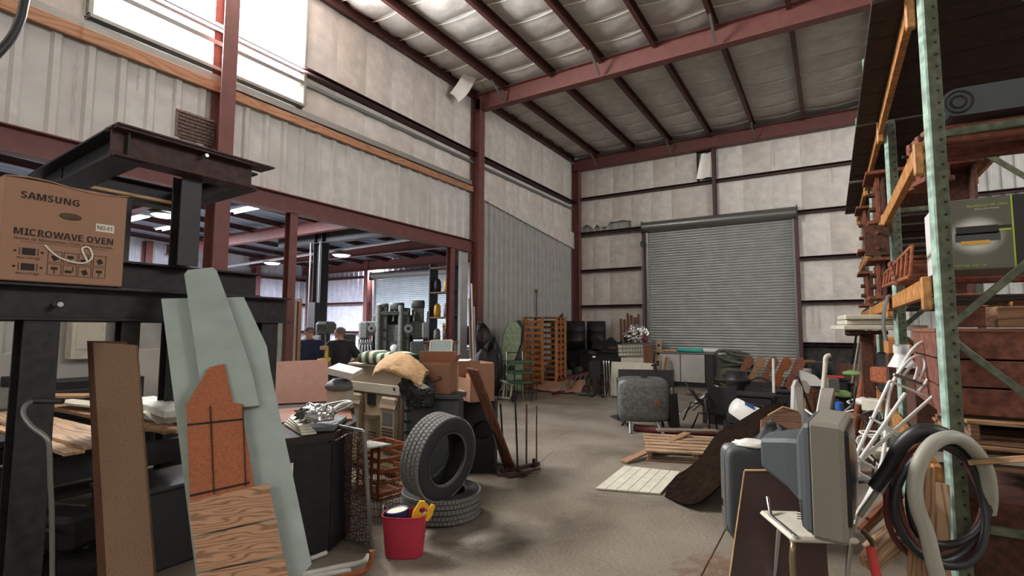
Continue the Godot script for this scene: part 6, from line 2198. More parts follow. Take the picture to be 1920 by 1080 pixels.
func build_back_mid():
	var s: SurfaceTool
	# ---- white boards and cabinet below the back wall
	simple_box("tan_cabinet", "tan sheet metal cabinet under the foil bundle at the back wall", "cabinet", Vector3(-4.509, 0, -14.088), 4.0, Vector3(0.6, 1.1, 0.45), M.brown_ply)
	X = Transform3D()
	bx("door", Vector3(-0.1, 0.55, 0.23), Vector3(0.46, 1.0, 0.012), M.beige_dark)
	bx("top_plate", Vector3(0.0, 1.11, 0.0), Vector3(0.68, 0.03, 0.5), M.galv)
	thing("foil_bundle", "shiny silver foil bundle with a red edge on the tan cabinet", "bundle", Vector3(-4.484, 0, -14.105) + Vector3(-0.15, 1.125, 0.05))
	s = S()
	blob(s, Vector3(0, 0.2, 0), Vector3(0.34, 0.33, 0.26), 0.45, 0.16, 31, 18, true, false)
	part("foil", s, M.foil)
	s = S()
	blob(s, Vector3(0.26, 0.14, 0.1), Vector3(0.12, 0.16, 0.1), 0.3, 0.2, 32, 10)
	part("red_wrap", s, M.dark_red)
	for k in 6:
		var fx: Vector3 = Vector3(-5.154, 0, -15.435) + Vector3(-0.2 + k * 0.09, 0, 0)
		fx.z = -14.9
		leaner("wood_stake", "orange-brown wooden stake standing behind the foil bundle" if k != 2 else "tallest orange-brown wooden stake standing behind the foil bundle", "stake", fx, fx + Vector3(0.02 * (k - 3), [1.86, 1.84, 2.02, 1.96, 1.9, 2.0][k], -0.1), 0.065, 0.045, M.red_wood, Vector3(0, 0, 1), false, "wooden stakes behind the foil")
	thing("wire_basket", "white wire grid basket standing on the tan cabinet front", "basket", Vector3(-4.427, 0.847, -12.904))
	world()
	s = S()
	for k in 9:
		var t := pow(k / 8.0, 0.8)
		tube(s, [Vector3(-4.684, 1.147, -12.716).lerp(Vector3(-4.134, 1.164, -13.056), t), Vector3(-4.672, 0.845, -12.751).lerp(Vector3(-4.134, 0.862, -13.084), t)], 0.008, 4)
	for k in 4:
		var t := k / 3.0
		tube(s, [Vector3(-4.684, 1.147, -12.716).lerp(Vector3(-4.672, 0.845, -12.751), t), Vector3(-4.134, 1.164, -13.056).lerp(Vector3(-4.134, 0.862, -13.084), t)], 0.008, 4)
	part("grid", s, M.galv)
	s = S()
	slab(s, [Vector3(-4.691, 1.146, -12.735), Vector3(-4.14, 1.163, -13.076), Vector3(-4.14, 0.861, -13.104), Vector3(-4.679, 0.844, -12.771)], 0.01)
	part("liner", s, M.chalk)
	simple_box("filing_box", "cream box standing on the floor under the white wire basket", "box", Vector3(-4.305, -0.102, -12.713) * Vector3(1, 0, 1), 20.0, Vector3(0.55, 0.82, 0.3), M.chalk)
	thing("white_sheet", "plain white sheet of board leaning upright beside the walking frame", "board", Vector3(-3.914, 0, -11.443))
	world()
	s = S()
	slab(s, [Vector3(-4.354, 0.79, -11.419), Vector3(-3.533, 0.757, -11.932), Vector3(-3.533, 0.261, -11.86), Vector3(-3.534, -0.008, -11.766), Vector3(-4.351, 0.025, -11.255)], 0.02)
	part("board", s, M.chalk)
	simple_box("dark_workbench", "dark cluttered workbench below the scalloped strip at the back wall", "bench", Vector3(-5.537, 0, -13.718) * Vector3(1, 0, 1), 4.0, Vector3(1.1, 0.9, 0.6), M.grime)
	bx("top", Vector3(0, 0.92, 0), Vector3(1.25, 0.05, 0.7), M.oil_black)
	bx("drawer", Vector3(-0.1, 0.7, 0.31), Vector3(0.6, 0.2, 0.02), M.grime)
	thing("scalloped_strip", "black scalloped metal strip propped on the dark workbench", "strip", Vector3(-5.45, 0, -13.778) * Vector3(1, 0, 1) + Vector3(0, 0.945, -0.15))
	var pl := []
	for k in 13:
		pl.append(Vector3(-0.45 + k * 0.075, 0.3 + 0.07 * sin(k * 1.05), 0))
	pl.append(Vector3(0.45, 0.0, 0))
	pl.append(Vector3(-0.45, 0.0, 0))
	s = S()
	slab(s, pl, 0.03, Vector3(0, 0, 9))
	part("strip", s, M.oil_black)
	for k in 4:
		simple_box("machine_part", ["black casting on the dark workbench beside a clamp", "rusty casting on the dark workbench by the foil", "round brown motor below the dark workbench", "grey pump on the floor below the dark workbench"][k], "machine part", [Vector3(-5.532, 0, -13.394), Vector3(-5.188, 0, -13.627), Vector3(-4.811, 0, -11.645), Vector3(-4.49, 0, -11.86)][k] * Vector3(1, 1.0 if k > 1 else 0.0, 1) + Vector3(0, 0.945 if k < 2 else 0.0, 0), 30.0 * k, [Vector3(0.3, 0.14, 0.2), Vector3(0.3, 0.12, 0.2), Vector3(0.35, 0.5, 0.35), Vector3(0.3, 0.45, 0.3)][k], [M.oil_black, M.rust_dark, M.rust_dark, M.grime][k], 0.05)
	# ---- long cabinet with tubes on top
	thing("steel_chest", "long stained grey metal chest with a dark end standing before the rolling door", "chest", Vector3(-3.5, 0.0, -14.62), 0.0)
	bx("front_panel", Vector3(-0.32, 0.5, 0.3), Vector3(0.62, 0.74, 0.03), M.panel_white_b)
	bx("front_panel", Vector3(0.32, 0.5, 0.3), Vector3(0.62, 0.74, 0.03), M.panel_white_b)
	bx("body", Vector3(0, 0.5, 0), Vector3(1.3, 0.76, 0.56), M.dark_steel)
	bx("end_panel", Vector3(0.75, 0.48, 0.0), Vector3(0.2, 0.8, 0.6), M.dark_steel)
	bx("lid", Vector3(0.0, 0.9, 0.0), Vector3(1.7, 0.03, 0.64), M.galv)
	bx("plinth", Vector3(0.05, 0.06, 0), Vector3(1.4, 0.12, 0.5), M.oil_black)
	for q in [["teal plastic tube roll lying on the long grey chest", -0.1, 0.55, 0.06, "teal", 0.1], ["white plastic tube with cap lying on the long grey chest", 0.6, 0.95, 0.06, "white_plastic", 0.1], ["white paper roll lying behind the teal tube on the chest", 0.35, 0.85, 0.055, "white_plastic", -0.15], ["pale wooden handle lying on the long grey chest", -0.55, -0.12, 0.03, "pine", 0.1], ["thin white rod lying on the long grey chest", -0.85, -0.5, 0.02, "white_plastic", 0.12]]:
		leaner("tube_roll", q[0], "roll", Vector3(-3.5 + q[1], 0.918 + q[3], -14.62 + q[5]), Vector3(-3.5 + q[2], 0.918 + q[3], -14.62 + q[5] + 0.02), q[3], 0.0, M[q[4]], Vector3.UP, true, "rolls on the long chest")
	thing("perforated_bar", "tall tan perforated steel bar leaning on the chest end", "bar", Vector3(-4.085, 0, -14.058))
	world()
	var pa: Vector3 = Vector3(-4.085, 0, -14.058)
	var pb: Vector3 = Vector3(-4.096, 1.251, -14.43)
	br("bar", pa, pb, 0.16, 0.02, M.beige_dark, Vector3(0.1, 0, 1))
	for k in 5:
		s = S()
		var pc := pa.lerp(pb, 0.15 + k * 0.18)
		cyl(s, pc + Vector3(0.0, 0, 0.008), pc + Vector3(0.0, 0, 0.018), 0.042, 14)
		part("hole", s, M.ink)
	leaner("wood_bat", "rounded wooden post leaning on the long grey chest", "post", Vector3(-3.799, 0, -13.65), Vector3(-3.801, 0.77, -14.126), 0.05, 0.0, M.pine_c, Vector3.UP, true)
	simple_box("wood_block", "short brown wood block lying on the bare concrete", "block", Vector3(-2.795, 0, -12.64), 30.0, Vector3(0.35, 0.05, 0.09), M.old_wood)
	# ---- green hose heap
	thing("hose_heap", "heap of coiled olive green hose before the rolling door", "hose", Vector3(-2.05, 0, -13.9))
	for k in 11:
		var a := k * 0.7
		var c := Vector3(0.08 * cos(a * 1.7), 0.12 + k * 0.083, 0.08 * sin(a))
		var tl := Vector3(0.25 * cos(a), 1.0, 0.25 * sin(a * 1.3)).normalized()
		var ux := tl.cross(Vector3(0, 0, 1)).normalized()
		tb("hose_loop", circle(c, ux, ux.cross(tl), 0.34 + 0.09 * sin(k * 2.3), 22), 0.038, M.hose_green, 8, true)
	s = S()
	blob(s, Vector3(-0.1, 0.4, 0), Vector3(0.34, 0.5, 0.3), 0.4, 0.1, 41, 12)
	part("inner_coil", s, M.hose_green)
	# ---- carved wooden cradles on a low trolley
	simple_box("low_trolley", "low dark wooden trolley under the row of wooden cradles", "trolley", Vector3(-1.35, 0, -12.3), 10.0, Vector3(1.5, 0.28, 0.7), M.rust_dark, 0.02)
	for k in 5:
		thing("wood_cradle", "orange-brown notched wooden cradle in the tilted row on the trolley" if k < 4 else "orange-brown notched wooden cradle at the end of the tilted row by the dark wall", "cradle", Vector3(-1.8 + k * 0.25, 0.33, -12.35 + 0.03 * k), 20.0, "wooden cradles on the trolley")
		X = Transform3D(Basis(Vector3(0, 0, 1), -0.45), Vector3.ZERO)
		s = S()
		slab(s, [Vector3(-0.06, 0.0, 0.08), Vector3(0.06, 0.0, 0.08), Vector3(0.06, 0.24, 0.08), Vector3(0.01, 0.28, 0.08), Vector3(0.01, 0.4, 0.08), Vector3(0.07, 0.44, 0.08), Vector3(0.07, 0.62, 0.08), Vector3(-0.03, 0.7, 0.08), Vector3(-0.08, 0.62, 0.08), Vector3(-0.07, 0.3, 0.08)], 0.16, Vector3(0, 0, 9))
		part("cradle", s, [M.red_wood, M.pine_c, M.red_wood, M.rust_orange, M.red_wood][k])
	thing("wood_cradle", "brown weathered wooden cradle lying tilted away from the others", "cradle", Vector3(-1.936, 0, -11.753), -20.0)
	X = Transform3D(Basis(Vector3(0, 0, 1), -0.5), Vector3(0, 0.05, 0))
	s = S()
	slab(s, [Vector3(-0.12, 0.0, 0.1), Vector3(0.12, 0.0, 0.1), Vector3(0.12, 0.5, 0.1), Vector3(0.06, 0.56, 0.1), Vector3(0.06, 0.48, 0.1), Vector3(-0.05, 0.5, 0.1), Vector3(-0.06, 0.6, 0.1), Vector3(-0.12, 0.56, 0.1)], 0.1, Vector3(0, 0, 9))
	part("cradle", s, M.old_wood)
	# ---- drum, pail, jug on a dark table under the back wall
	simple_box("dark_table", "low dark table carrying paint cans before the dark wall base", "table", Vector3(-0.2, 0, -13.2), 0.0, Vector3(1.3, 0.05, 0.6), M.oil_black)
	for x in [-0.6, 0.6]:
		bx("leg", Vector3(x, 0.22, 0.2), Vector3(0.06, 0.44, 0.06), M.oil_black)
		bx("leg", Vector3(x, 0.22, -0.2), Vector3(0.06, 0.44, 0.06), M.oil_black)
	bx("top", Vector3(0, 0.46, 0), Vector3(1.35, 0.05, 0.65), M.oil_black)
	thing("rusty_drum", "short rusty brown drum standing before the dark wall base", "drum", Vector3(0.3, 0.0, -12.6))
	s = S()
	lathe(s, [Vector2(0.001, 0), Vector2(0.24, 0), Vector2(0.25, 0.3), Vector2(0.262, 0.32), Vector2(0.25, 0.34), Vector2(0.25, 0.6), Vector2(0.262, 0.62), Vector2(0.25, 0.64), Vector2(0.24, 0.86), Vector2(0.001, 0.85)], 24)
	part("shell", s, M.rust_dark)
	thing("grey_pail", "dark grey plastic pail on the dark table", "pail", Vector3(-0.15, 0.485, -13.1))
	s = S()
	lathe(s, [Vector2(0.001, 0), Vector2(0.14, 0), Vector2(0.17, 0.36), Vector2(0.18, 0.37), Vector2(0.16, 0.37), Vector2(0.13, 0.02), Vector2(0.001, 0.02)], 24)
	part("shell", s, M.dark_grey_plastic)
	thing("paint_tin", "small dirty white paint tin on the dark table", "tin", Vector3(-0.5, 0.485, -13.1))
	s = S()
	lathe(s, [Vector2(0.001, 0), Vector2(0.12, 0), Vector2(0.12, 0.2), Vector2(0.125, 0.21), Vector2(0.11, 0.2), Vector2(0.001, 0.2)], 20)
	part("can", s, M.chalk)
	thing("white_jug", "white plastic box with sloped top standing at the rusty drum", "box", Vector3(-0.338, 0, -12.187), 15.0)
	s = S()
	slab(s, [Vector3(-0.22, 0.42, 0.1), Vector3(-0.22, 0.72, 0.1), Vector3(0.0, 0.64, 0.1), Vector3(0.12, 0.54, 0.1), Vector3(0.24, 0.52, 0.1), Vector3(0.24, 0.42, 0.1)], 0.24, Vector3(0, 0, 9))
	part("shell", s, M.white_plastic)
	bx("crate_below", Vector3(0, 0.21, 0), Vector3(0.5, 0.42, 0.3), M.oil_black)
	for k in 3:
		simple_box("wood_pad", ["orange-brown wooden pad on a dark crate beside the cradles", "lower orange-brown wooden pad beside the cradles", "brown plank on the table before the dark wall base"][k], "block", [Vector3(-0.728, 0.431, -12.642), Vector3(-0.697, 0.339, -12.197), Vector3(-0.492, 0.749, -15.003)][k] - Vector3(0, 0.04, 0), 10.0 * k, [Vector3(0.3, 0.1, 0.2), Vector3(0.22, 0.09, 0.16), Vector3(0.3, 0.08, 0.1)][k], M.rust_orange if k < 2 else M.old_wood, 0.03)
		if k < 2:
			bx("support", Vector3(0, -0.16 - 0.05 * k, 0), Vector3(0.34, 0.3, 0.3), M.oil_black)

func build_pile():
	var s: SurfaceTool
	# ---- grey rounded tank lying on legs
	thing("metal_tank", "dark grey rounded metal tank on short legs with a black back plate", "tank", Vector3(-2.519, 0, -7.889), 22.0)
	s = S()
	sup(s, Vector3(0, 0.48, 0.02), Vector3(0.38, 0.33, 0.27), 0.3)
	part("shell", s, M.tank_grey)
	bx("back_plate", Vector3(0.08, 0.5, -0.26), Vector3(0.86, 0.8, 0.03), M.dark_steel)
	s = S()
	cyl(s, Vector3(0.2, 0.45, 0.27), Vector3(0.2, 0.45, 0.315), 0.04, 14)
	part("drain_plug", s, M.rust)
	bx("bracket", Vector3(0.02, 0.84, 0.2), Vector3(0.1, 0.05, 0.03), M.dark_steel)
	for x in [-0.2, 0.16]:
		tb("leg", [Vector3(x, 0.22, 0.2), Vector3(x + (0.0 if x < 0 else 0.12), 0.0, 0.34)], 0.022, M.galv, 8)
	tb("leg", [Vector3(-0.2, 0.2, -0.2), Vector3(-0.3, 0.0, -0.3)], 0.022, M.dark_steel, 8)
	tb("leg", [Vector3(0.3, 0.2, -0.2), Vector3(0.34, 0.0, -0.3)], 0.022, M.dark_steel, 8)
	tb("side_rail", [Vector3(-0.37, 0.15, 0.1), Vector3(-0.38, 0.8, 0.1)], 0.012, M.dark_steel, 6)
	s = S()
	cyl(s, Vector3(0.2, 0.87, 0.05), Vector3(0.2, 1.02, 0.05), 0.02, 8)
	cyl(s, Vector3(0.14, 0.99, 0.05), Vector3(0.26, 1.01, 0.05), 0.016, 8)
	part("valve", s, M.oil_black)
	for k in 3:
		leaner("bent_bar", ["black bent steel bar lying over the tank", "black angle iron lying behind the tank", "thin black wire sticking out behind the tank"][k], "bar", [Vector3(-3.045, 0.662, -8.347), Vector3(-3.041, -0, -8.415), Vector3(-3.114, 0, -8.672)][k], [Vector3(-2.565, 0.79, -8.87), Vector3(-2.892, 0.789, -8.666), Vector3(-3.026, 0.613, -8.718)][k], [0.025, 0.035, 0.01][k], 0.02, M.oil_black, Vector3.UP)
	thing("white_hoop", "white plastic hoop pipe standing behind the tank", "pipe", Vector3(-2.595, 0, -8.707))
	world()
	tb("pipe", curve([Vector3(-2.746, -0, -8.608), Vector3(-2.767, 0.572, -8.646), Vector3(-2.731, 0.726, -8.654), Vector3(-2.652, 0.78, -8.698), Vector3(-2.554, 0.727, -8.764), Vector3(-2.465, 0.637, -8.828)], 5), 0.022, M.white_plastic, 8)
	thing("iron_scrap", "pile of thin dark iron strips on the floor at the tank foot", "scrap", Vector3(-2.965, -0, -8.177))
	world()
	for k in 4:
		br("strip", Vector3(-3.347, 0.02, -8.7) + Vector3(0.04 * k, 0.012 * k, 0), Vector3(-2.672, 0.02, -7.97) + Vector3(0.0, 0.012 * k, 0.08 * k), 0.04, 0.012, M.dark_steel)
	leaner("white_plank", "white plank standing on end beside the tank", "plank", Vector3(-2.249, 0, -8.374), Vector3(-2.19, 0.688, -8.049), 0.08, 0.03, M.white_paint, Vector3(1, 0, 0.3))
	leaner("white_plank", "second shorter white plank standing behind the black board", "plank", Vector3(-2.215, 0, -8.503), Vector3(-2.156, 0.628, -8.194), 0.06, 0.03, M.chalk, Vector3(1, 0, 0.3))
	thing("black_board", "black board standing on edge beside the white planks", "board", Vector3(-2.143, 0, -8.286))
	world()
	s = S()
	slab(s, [Vector3(-2.141, 0.545, -7.975), Vector3(-2.048, 0.566, -8.149), Vector3(-2.007, 0.068, -8.102), Vector3(-2.099, 0.038, -7.93)], 0.03)
	part("board", s, M.black_plastic)
	for k in 4:
		leaner("thin_pole", ["long thin white pole reaching over the chairs", "long thin grey pole beside the white pole", "thin dark pole crossing the grey pole", "silver tube lying with the thin poles"][k], "pole", [Vector3(-2.247, 0.1, -8.981), Vector3(-2.208, 0.15, -8.899), Vector3(-2.211, 0.05, -9.924), Vector3(-2.091, 0.2, -8.999)][k], [Vector3(-1.646, 0.598, -9.222), Vector3(-1.715, 0.594, -9.416), Vector3(-1.655, 0.55, -8.985), Vector3(-1.792, 0.509, -9.494)][k], [0.012, 0.014, 0.01, 0.016][k], 0.0, [M.white_plastic, M.galv, M.oil_black, M.steel][k], Vector3.UP, true, "thin poles over the chairs")
	thing("maroon_roll", "long maroon cloth roll with a pale end lying on the floor", "roll", Vector3(-2.208, 0, -7.803))
	world()
	tb("roll", [Vector3(-2.592, 0.05, -7.73), Vector3(-2.27, 0.05, -7.744), Vector3(-1.452, 0.05, -7.998)], [0.055, 0.05, 0.04], M.dark_red, 10)
	tb("pale_end", [Vector3(-2.647, 0.05, -7.745), Vector3(-2.592, 0.05, -7.73)], 0.057, M.cream_cloth, 10)
	# ---- office chairs
	for k in 2:
		thing("black_chair", ["black plastic stacking chair lying on its back near the thin poles", "black plastic chair with a shiny seat standing upright by the bucket"][k], "chair", [Vector3(-1.833, 0, -8.646), Vector3(-1.426, 0, -8.313)][k], [120.0, 10.0][k])
		if k == 0:
			X = Transform3D(Basis(Vector3(0, 0, 1), 0.25), Vector3.ZERO)
		s = S()
		surf(s, 8, 6, func(u: float, v: float) -> Vector3: return Vector3((v - 0.5) * 0.42, 0.3 + 0.36 * u * u + 0.02 * cos(v * TAU), 0.2 - 0.42 * u), 0.02)
		part("seat_shell", s, M.black_gloss if k == 1 else M.black_plastic)
		for x in [-0.2, 0.2]:
			tb("leg", [Vector3(x, 0.02, 0.2), Vector3(x, 0.3, 0.16), Vector3(x, 0.32, -0.1), Vector3(x, 0.02, -0.2)], 0.014, M.black_gloss, 8)
		tb("arm", curve([Vector3(-0.22, 0.3, 0.15), Vector3(-0.24, 0.5, 0.1), Vector3(-0.22, 0.55, -0.15)], 4), 0.018, M.black_plastic, 8)
	# ---- straps and cloth
	thing("strap_pile", "tangled pile of dark red straps on the black crates", "straps", Vector3(-1.628, 0, -9.224))
	world()
	for k in 12:
		var c: Vector3 = Vector3(-1.574, 0.341, -9.055)
		var pts := []
		for q in 5:
			pts.append(c + Vector3(rng.randf_range(-0.24, 0.24), rng.randf_range(-0.16, 0.16), rng.randf_range(-0.2, 0.2)))
		tb("strap", curve(pts, 5, true), 0.016, M.dark_red if k % 3 else M.rust, 6, true)
	s = S()
	blob(s, Vector3(-1.519, 0.412, -9.554), Vector3(0.14, 0.1, 0.12), 0.5, 0.12, 51, 10)
	part("cloth", s, M.chalk)
	s = S()
	box(s, Vector3(-1.604, 0.026, -9.183) * Vector3(1, 0, 1) + Vector3(0, 0.15, 0), Vector3(0.5, 0.3, 0.4))
	part("tub", s, M.oil_black)
	thing("white_bucket", "white plastic bucket with a blue label tipped on its side", "bucket", Vector3(-1.096, 0.421, -7.572))
	X = Transform3D(Basis(Vector3(0, 1, 0), 0.6) * Basis(Vector3(0, 0, 1), -2.1), Vector3(0.08, 0.02, 0))
	s = S()
	lathe(s, [Vector2(0.001, -0.17), Vector2(0.115, -0.17), Vector2(0.14, 0.12), Vector2(0.148, 0.125), Vector2(0.148, 0.15), Vector2(0.14, 0.155), Vector2(0.146, 0.17), Vector2(0.001, 0.175)], 28)
	var bk := part("shell", s, M.white_plastic)
	s = S()
	for k in 2:
		for q in 6:
			var a0 := 2.2 + k * 1.1 + q * 0.12
			quad(s, Vector3(cos(a0) * 0.124, -0.1, sin(a0) * 0.124), Vector3(cos(a0 + 0.12) * 0.124, -0.1, sin(a0 + 0.12) * 0.124), Vector3(cos(a0 + 0.12) * 0.136, 0.04, sin(a0 + 0.12) * 0.136), Vector3(cos(a0) * 0.136, 0.04, sin(a0) * 0.136))
	part("blue_label", s, M.blue, bk)
	thing("crate_under_bucket", "black plastic crate stack under the tipped bucket", "crate", Vector3(-1.093, 0, -7.96), 15.0)
	bx("crate", Vector3(0, 0.12, 0), Vector3(0.5, 0.24, 0.4), M.oil_black)
	bx("crate", Vector3(0.02, 0.3, 0), Vector3(0.46, 0.1, 0.36), M.black_plastic)
	# black bin and dark mass
	thing("black_bin", "black plastic dustbin standing before the wooden cradles", "bin", Vector3(-1.551, 0, -10.589))
	s = S()
	lathe(s, [Vector2(0.001, 0), Vector2(0.17, 0), Vector2(0.2, 0.55), Vector2(0.225, 0.57), Vector2(0.225, 0.62), Vector2(0.2, 0.64), Vector2(0.18, 0.76), Vector2(0.001, 0.76)], 24)
	part("shell", s, M.black_plastic)
	var mass := [[Vector3(-1.091, 0, -9.131), Vector3(0.6, 0.5, 0.5), "oil_black", "black machine body behind the tipped bucket"], [Vector3(-0.77, 0, -10.275), Vector3(0.6, 0.46, 0.4), "black_plastic", "black plastic trunk under the white metal box"], [Vector3(-0.258, 0, -9.676), Vector3(0.4, 0.5, 0.4), "grime", "dark dusty crate behind the white leaning board"], [Vector3(0.096, 0, -9.305), Vector3(0.36, 0.55, 0.4), "oil_black", "dark box at the rack foot under loose junk"], [Vector3(0.318, 0, -11.602), Vector3(0.34, 0.55, 0.34), "grime", "dark crate of junk at the far rack post"], [Vector3(0.031, 0, -11.413), Vector3(0.34, 0.62, 0.34), "oil_black", "black drum-like chest behind the red lid"]]
	for k in mass.size():
		simple_box("storage_box", mass[k][3], "box", mass[k][0], 10.0 * k, mass[k][1], M[mass[k][2]], 0.03)
		bx("lid", Vector3(0, mass[k][1].y + 0.012, 0), Vector3(mass[k][1].x + 0.03, 0.03, mass[k][1].z + 0.03), M[mass[k][2]])
	thing("folded_case", "black sports bag frame with a curved handle beside the bin", "bag", Vector3(-1.171, 0, -10.621))
	s = S()
	box(s, Vector3(0, 0.32, 0), Vector3(0.62, 0.5, 0.3), Basis(), 0.08)
	part("bag", s, M.oil_black)
	tb("handle", curve([Vector3(-0.2, 0.55, 0), Vector3(0.0, 0.66, 0), Vector3(0.2, 0.58, 0)], 4), 0.02, M.black_plastic, 6)
	thing("white_box", "white metal box with open dark top on the black trunk", "box", Vector3(-0.868, 0.053, -10.937), 30.0)
	bx("body", Vector3(0, 0.17, 0), Vector3(0.46, 0.34, 0.34), M.chalk)
	bx("pink_top", Vector3(0, 0.345, 0), Vector3(0.44, 0.012, 0.32), M.carton)
	leaner("white_pole", "thin white pole standing before the white metal box", "pole", Vector3(-0.823, 0, -9.306), Vector3(-0.875, 1.035, -10.132), 0.022, 0.0, M.chalk, Vector3.UP, true)
	thing("small_monitor", "small grey portable television lying beside the white pole", "television", Vector3(-0.976, 0.202, -9.202), -35.0)
	s = S()
	box(s, Vector3(0, 0.13, 0), Vector3(0.28, 0.25, 0.2), Basis(), 0.04)
	part("housing", s, M.grey_plastic)
	s = S()
	surf(s, 6, 6, func(u: float, v: float) -> Vector3: return Vector3((u - 0.5) * 0.2, 0.04 + v * 0.18, 0.102 + 0.015 * sin(u * PI) * sin(v * PI)), 0.01)
	part("screen", s, M.tank_grey)
	thing("grey_slab", "grey weathered cement slab standing tilted in the junk pile", "slab", Vector3(-0.386, 0, -7.501))
	world()
	s = S()
	slab(s, [Vector3(-0.473, 0.243, -7.858), Vector3(-0.447, 0.783, -7.942), Vector3(-0.413, 0.877, -7.954), Vector3(-0.349, 0.777, -8.003), Vector3(-0.335, 0.244, -7.944), Vector3(-0.348, -0.064, -7.846), Vector3(-0.485, -0.065, -7.761)], 0.08)
	part("slab", s, M.panel_white_b)
	thing("porcelain_basin", "broken white porcelain basin behind the grey slab", "basin", Vector3(-0.323, 0, -8.259))
	world()
	s = S()
	slab(s, [Vector3(-0.41, 0.828, -8.551), Vector3(-0.325, 0.813, -8.605), Vector3(-0.276, 0.721, -8.644), Vector3(-0.306, 0.629, -8.634), Vector3(-0.375, 0.721, -8.583)], 0.06)
	part("rim", s, M.enamel)
	s = S()
	slab(s, [Vector3(-0.332, 0.741, -8.726), Vector3(-0.149, 0.656, -8.847), Vector3(-0.197, 0.037, -8.757), Vector3(-0.368, 0.036, -8.651)], 0.05)
	part("body", s, M.old_wood)
	leaner("dark_stick", "dark brown stick leaning over the grey slab", "stick", Vector3(-0.155, 0, -8.368), Vector3(-0.393, 0.906, -7.964), 0.03, 0.03, M.rust_dark)
	leaner("dark_stick", "short rusty stick standing in the junk beside the grey slab", "stick", Vector3(-0.18, 0, -8.352), Vector3(-0.229, 0.734, -8.082), 0.03, 0.03, M.rust)
	thing("grey_tub", "curved grey tub edge with white rim in front of the grey slab", "tub", Vector3(-0.215, 0, -7.611))
	world()
	s = S()
	surf(s, 10, 3, func(u: float, v: float) -> Vector3:
		var a: Vector3 = Vector3(-0.307, 0.54, -7.461).lerp(Vector3(-0.069, 0.496, -7.377), u)
		return a + Vector3(0, -0.08 * sin(u * PI) - v * 0.36, 0.1 * sin(u * PI)), 0.02)
	part("wall", s, M.tank_grey)
	tb("rim", curve([Vector3(-0.306, 0.554, -7.46), Vector3(-0.203, 0.494, -7.388), Vector3(-0.07, 0.483, -7.377)], 5), 0.014, M.enamel, 6)
	thing("white_bent_pole", "tall cream pole with a hooked top standing in the junk pile", "pole", Vector3(-0.146, 0, -6.783))
	world()
	tb("pole", curve([Vector3(-0.158, 0, -6.528), Vector3(-0.125, 0.588, -7.215), Vector3(-0.074, 1.088, -7.318), Vector3(-0.059, 1.217, -7.316), Vector3(-0.019, 1.243, -7.338)], 6), 0.027, M.chalk, 8)
	thing("white_door_strip", "long white wooden board leaning beside the hooked pole", "board", Vector3(-0.172, 0, -6.767))
	world()
	s = S()
	slab(s, [Vector3(-0.111, 0.884, -6.961), Vector3(0.004, 0.878, -7.032), Vector3(-0.1, 0.388, -6.659), Vector3(-0.172, 0.081, -6.407), Vector3(-0.273, 0.081, -6.344)], 0.03)
	part("board", s, M.white_paint)
	s = S()
	slab(s, [Vector3(0.009, 0.872, -7.095), Vector3(0.025, 0.849, -7.225), Vector3(-0.049, 0.455, -6.921), Vector3(-0.091, 0.378, -6.724)], 0.02)
	part("edge", s, M.beige_dark)
	# ---- loose junk toward the rack
	var junk := [[Vector3(0.031, 0, -11.413) + Vector3(0, 0.67, 0), Vector3(0.3, 0.04, 0.26), "red", "red plastic lid lying on the junk before the rusty drum"], [Vector3(0.102, 0.59, -9.128), Vector3(0.2, 0.1, 0.2), "leaf_green", "pale green folded cloth in the junk pile"], [Vector3(0.065, 0.476, -8.643), Vector3(0.09, 0.12, 0.09), "blue", "blue plastic bottle in the junk pile"], [Vector3(0.071, 0.489, -7.701), Vector3(0.16, 0.05, 0.14), "carton", "torn cardboard wedge in the junk pile"], [Vector3(0.263, 0.831, -10.268), Vector3(0.25, 0.08, 0.2), "leaf_green", "yellow-green leafy scrap on the junk pile"], [Vector3(0.195, 0.51, -7.539), Vector3(0.2, 0.06, 0.1), "pine_c", "small pine offcut in the junk pile"], [Vector3(0.379, 0.728, -6.925), Vector3(0.2, 0.14, 0.16), "chalk", "cream plastic tray behind the white tube frame"], [Vector3(0.311, 0.7, -7.358), Vector3(0.14, 0.1, 0.14), "white_plastic", "white plastic pot behind the white tube frame"], [Vector3(-0.013, 0.743, -8.924), Vector3(0.16, 0.2, 0.12), "galv", "grey metal can in the junk by the hooked pole"], [Vector3(0.356, 0.445, -5.756), Vector3(0.2, 0.1, 0.2), "chalk", "grey ceramic bowl behind the hose coil"], [Vector3(0.141, -0, -6.49) + Vector3(0, 0.03, 0), Vector3(0.26, 0.05, 0.2), "grey_plastic", "coil of white wire scraps behind the television"]]
	for k in junk.size():
		var q: Array = junk[k]
		thing("junk_item", q[3], "scrap", q[0] - Vector3(0, q[1].y * 0.5, 0), 25.0 * k)
		s = S()
		if k % 3 == 1:
			blob(s, Vector3(0, q[1].y * 0.5, 0), q[1] * 0.6, 0.4, 0.14, 60 + k, 9)
		elif k == 9:
			lathe(s, [Vector2(0.001, 0), Vector2(0.06, 0), Vector2(0.11, 0.08), Vector2(0.115, 0.09), Vector2(0.1, 0.08), Vector2(0.05, 0.01), Vector2(0.001, 0.01)], 20)
		else:
			box(s, Vector3(0, q[1].y * 0.5, 0), q[1], Basis(), 0.015)
		part("body", s, M[q[2]])
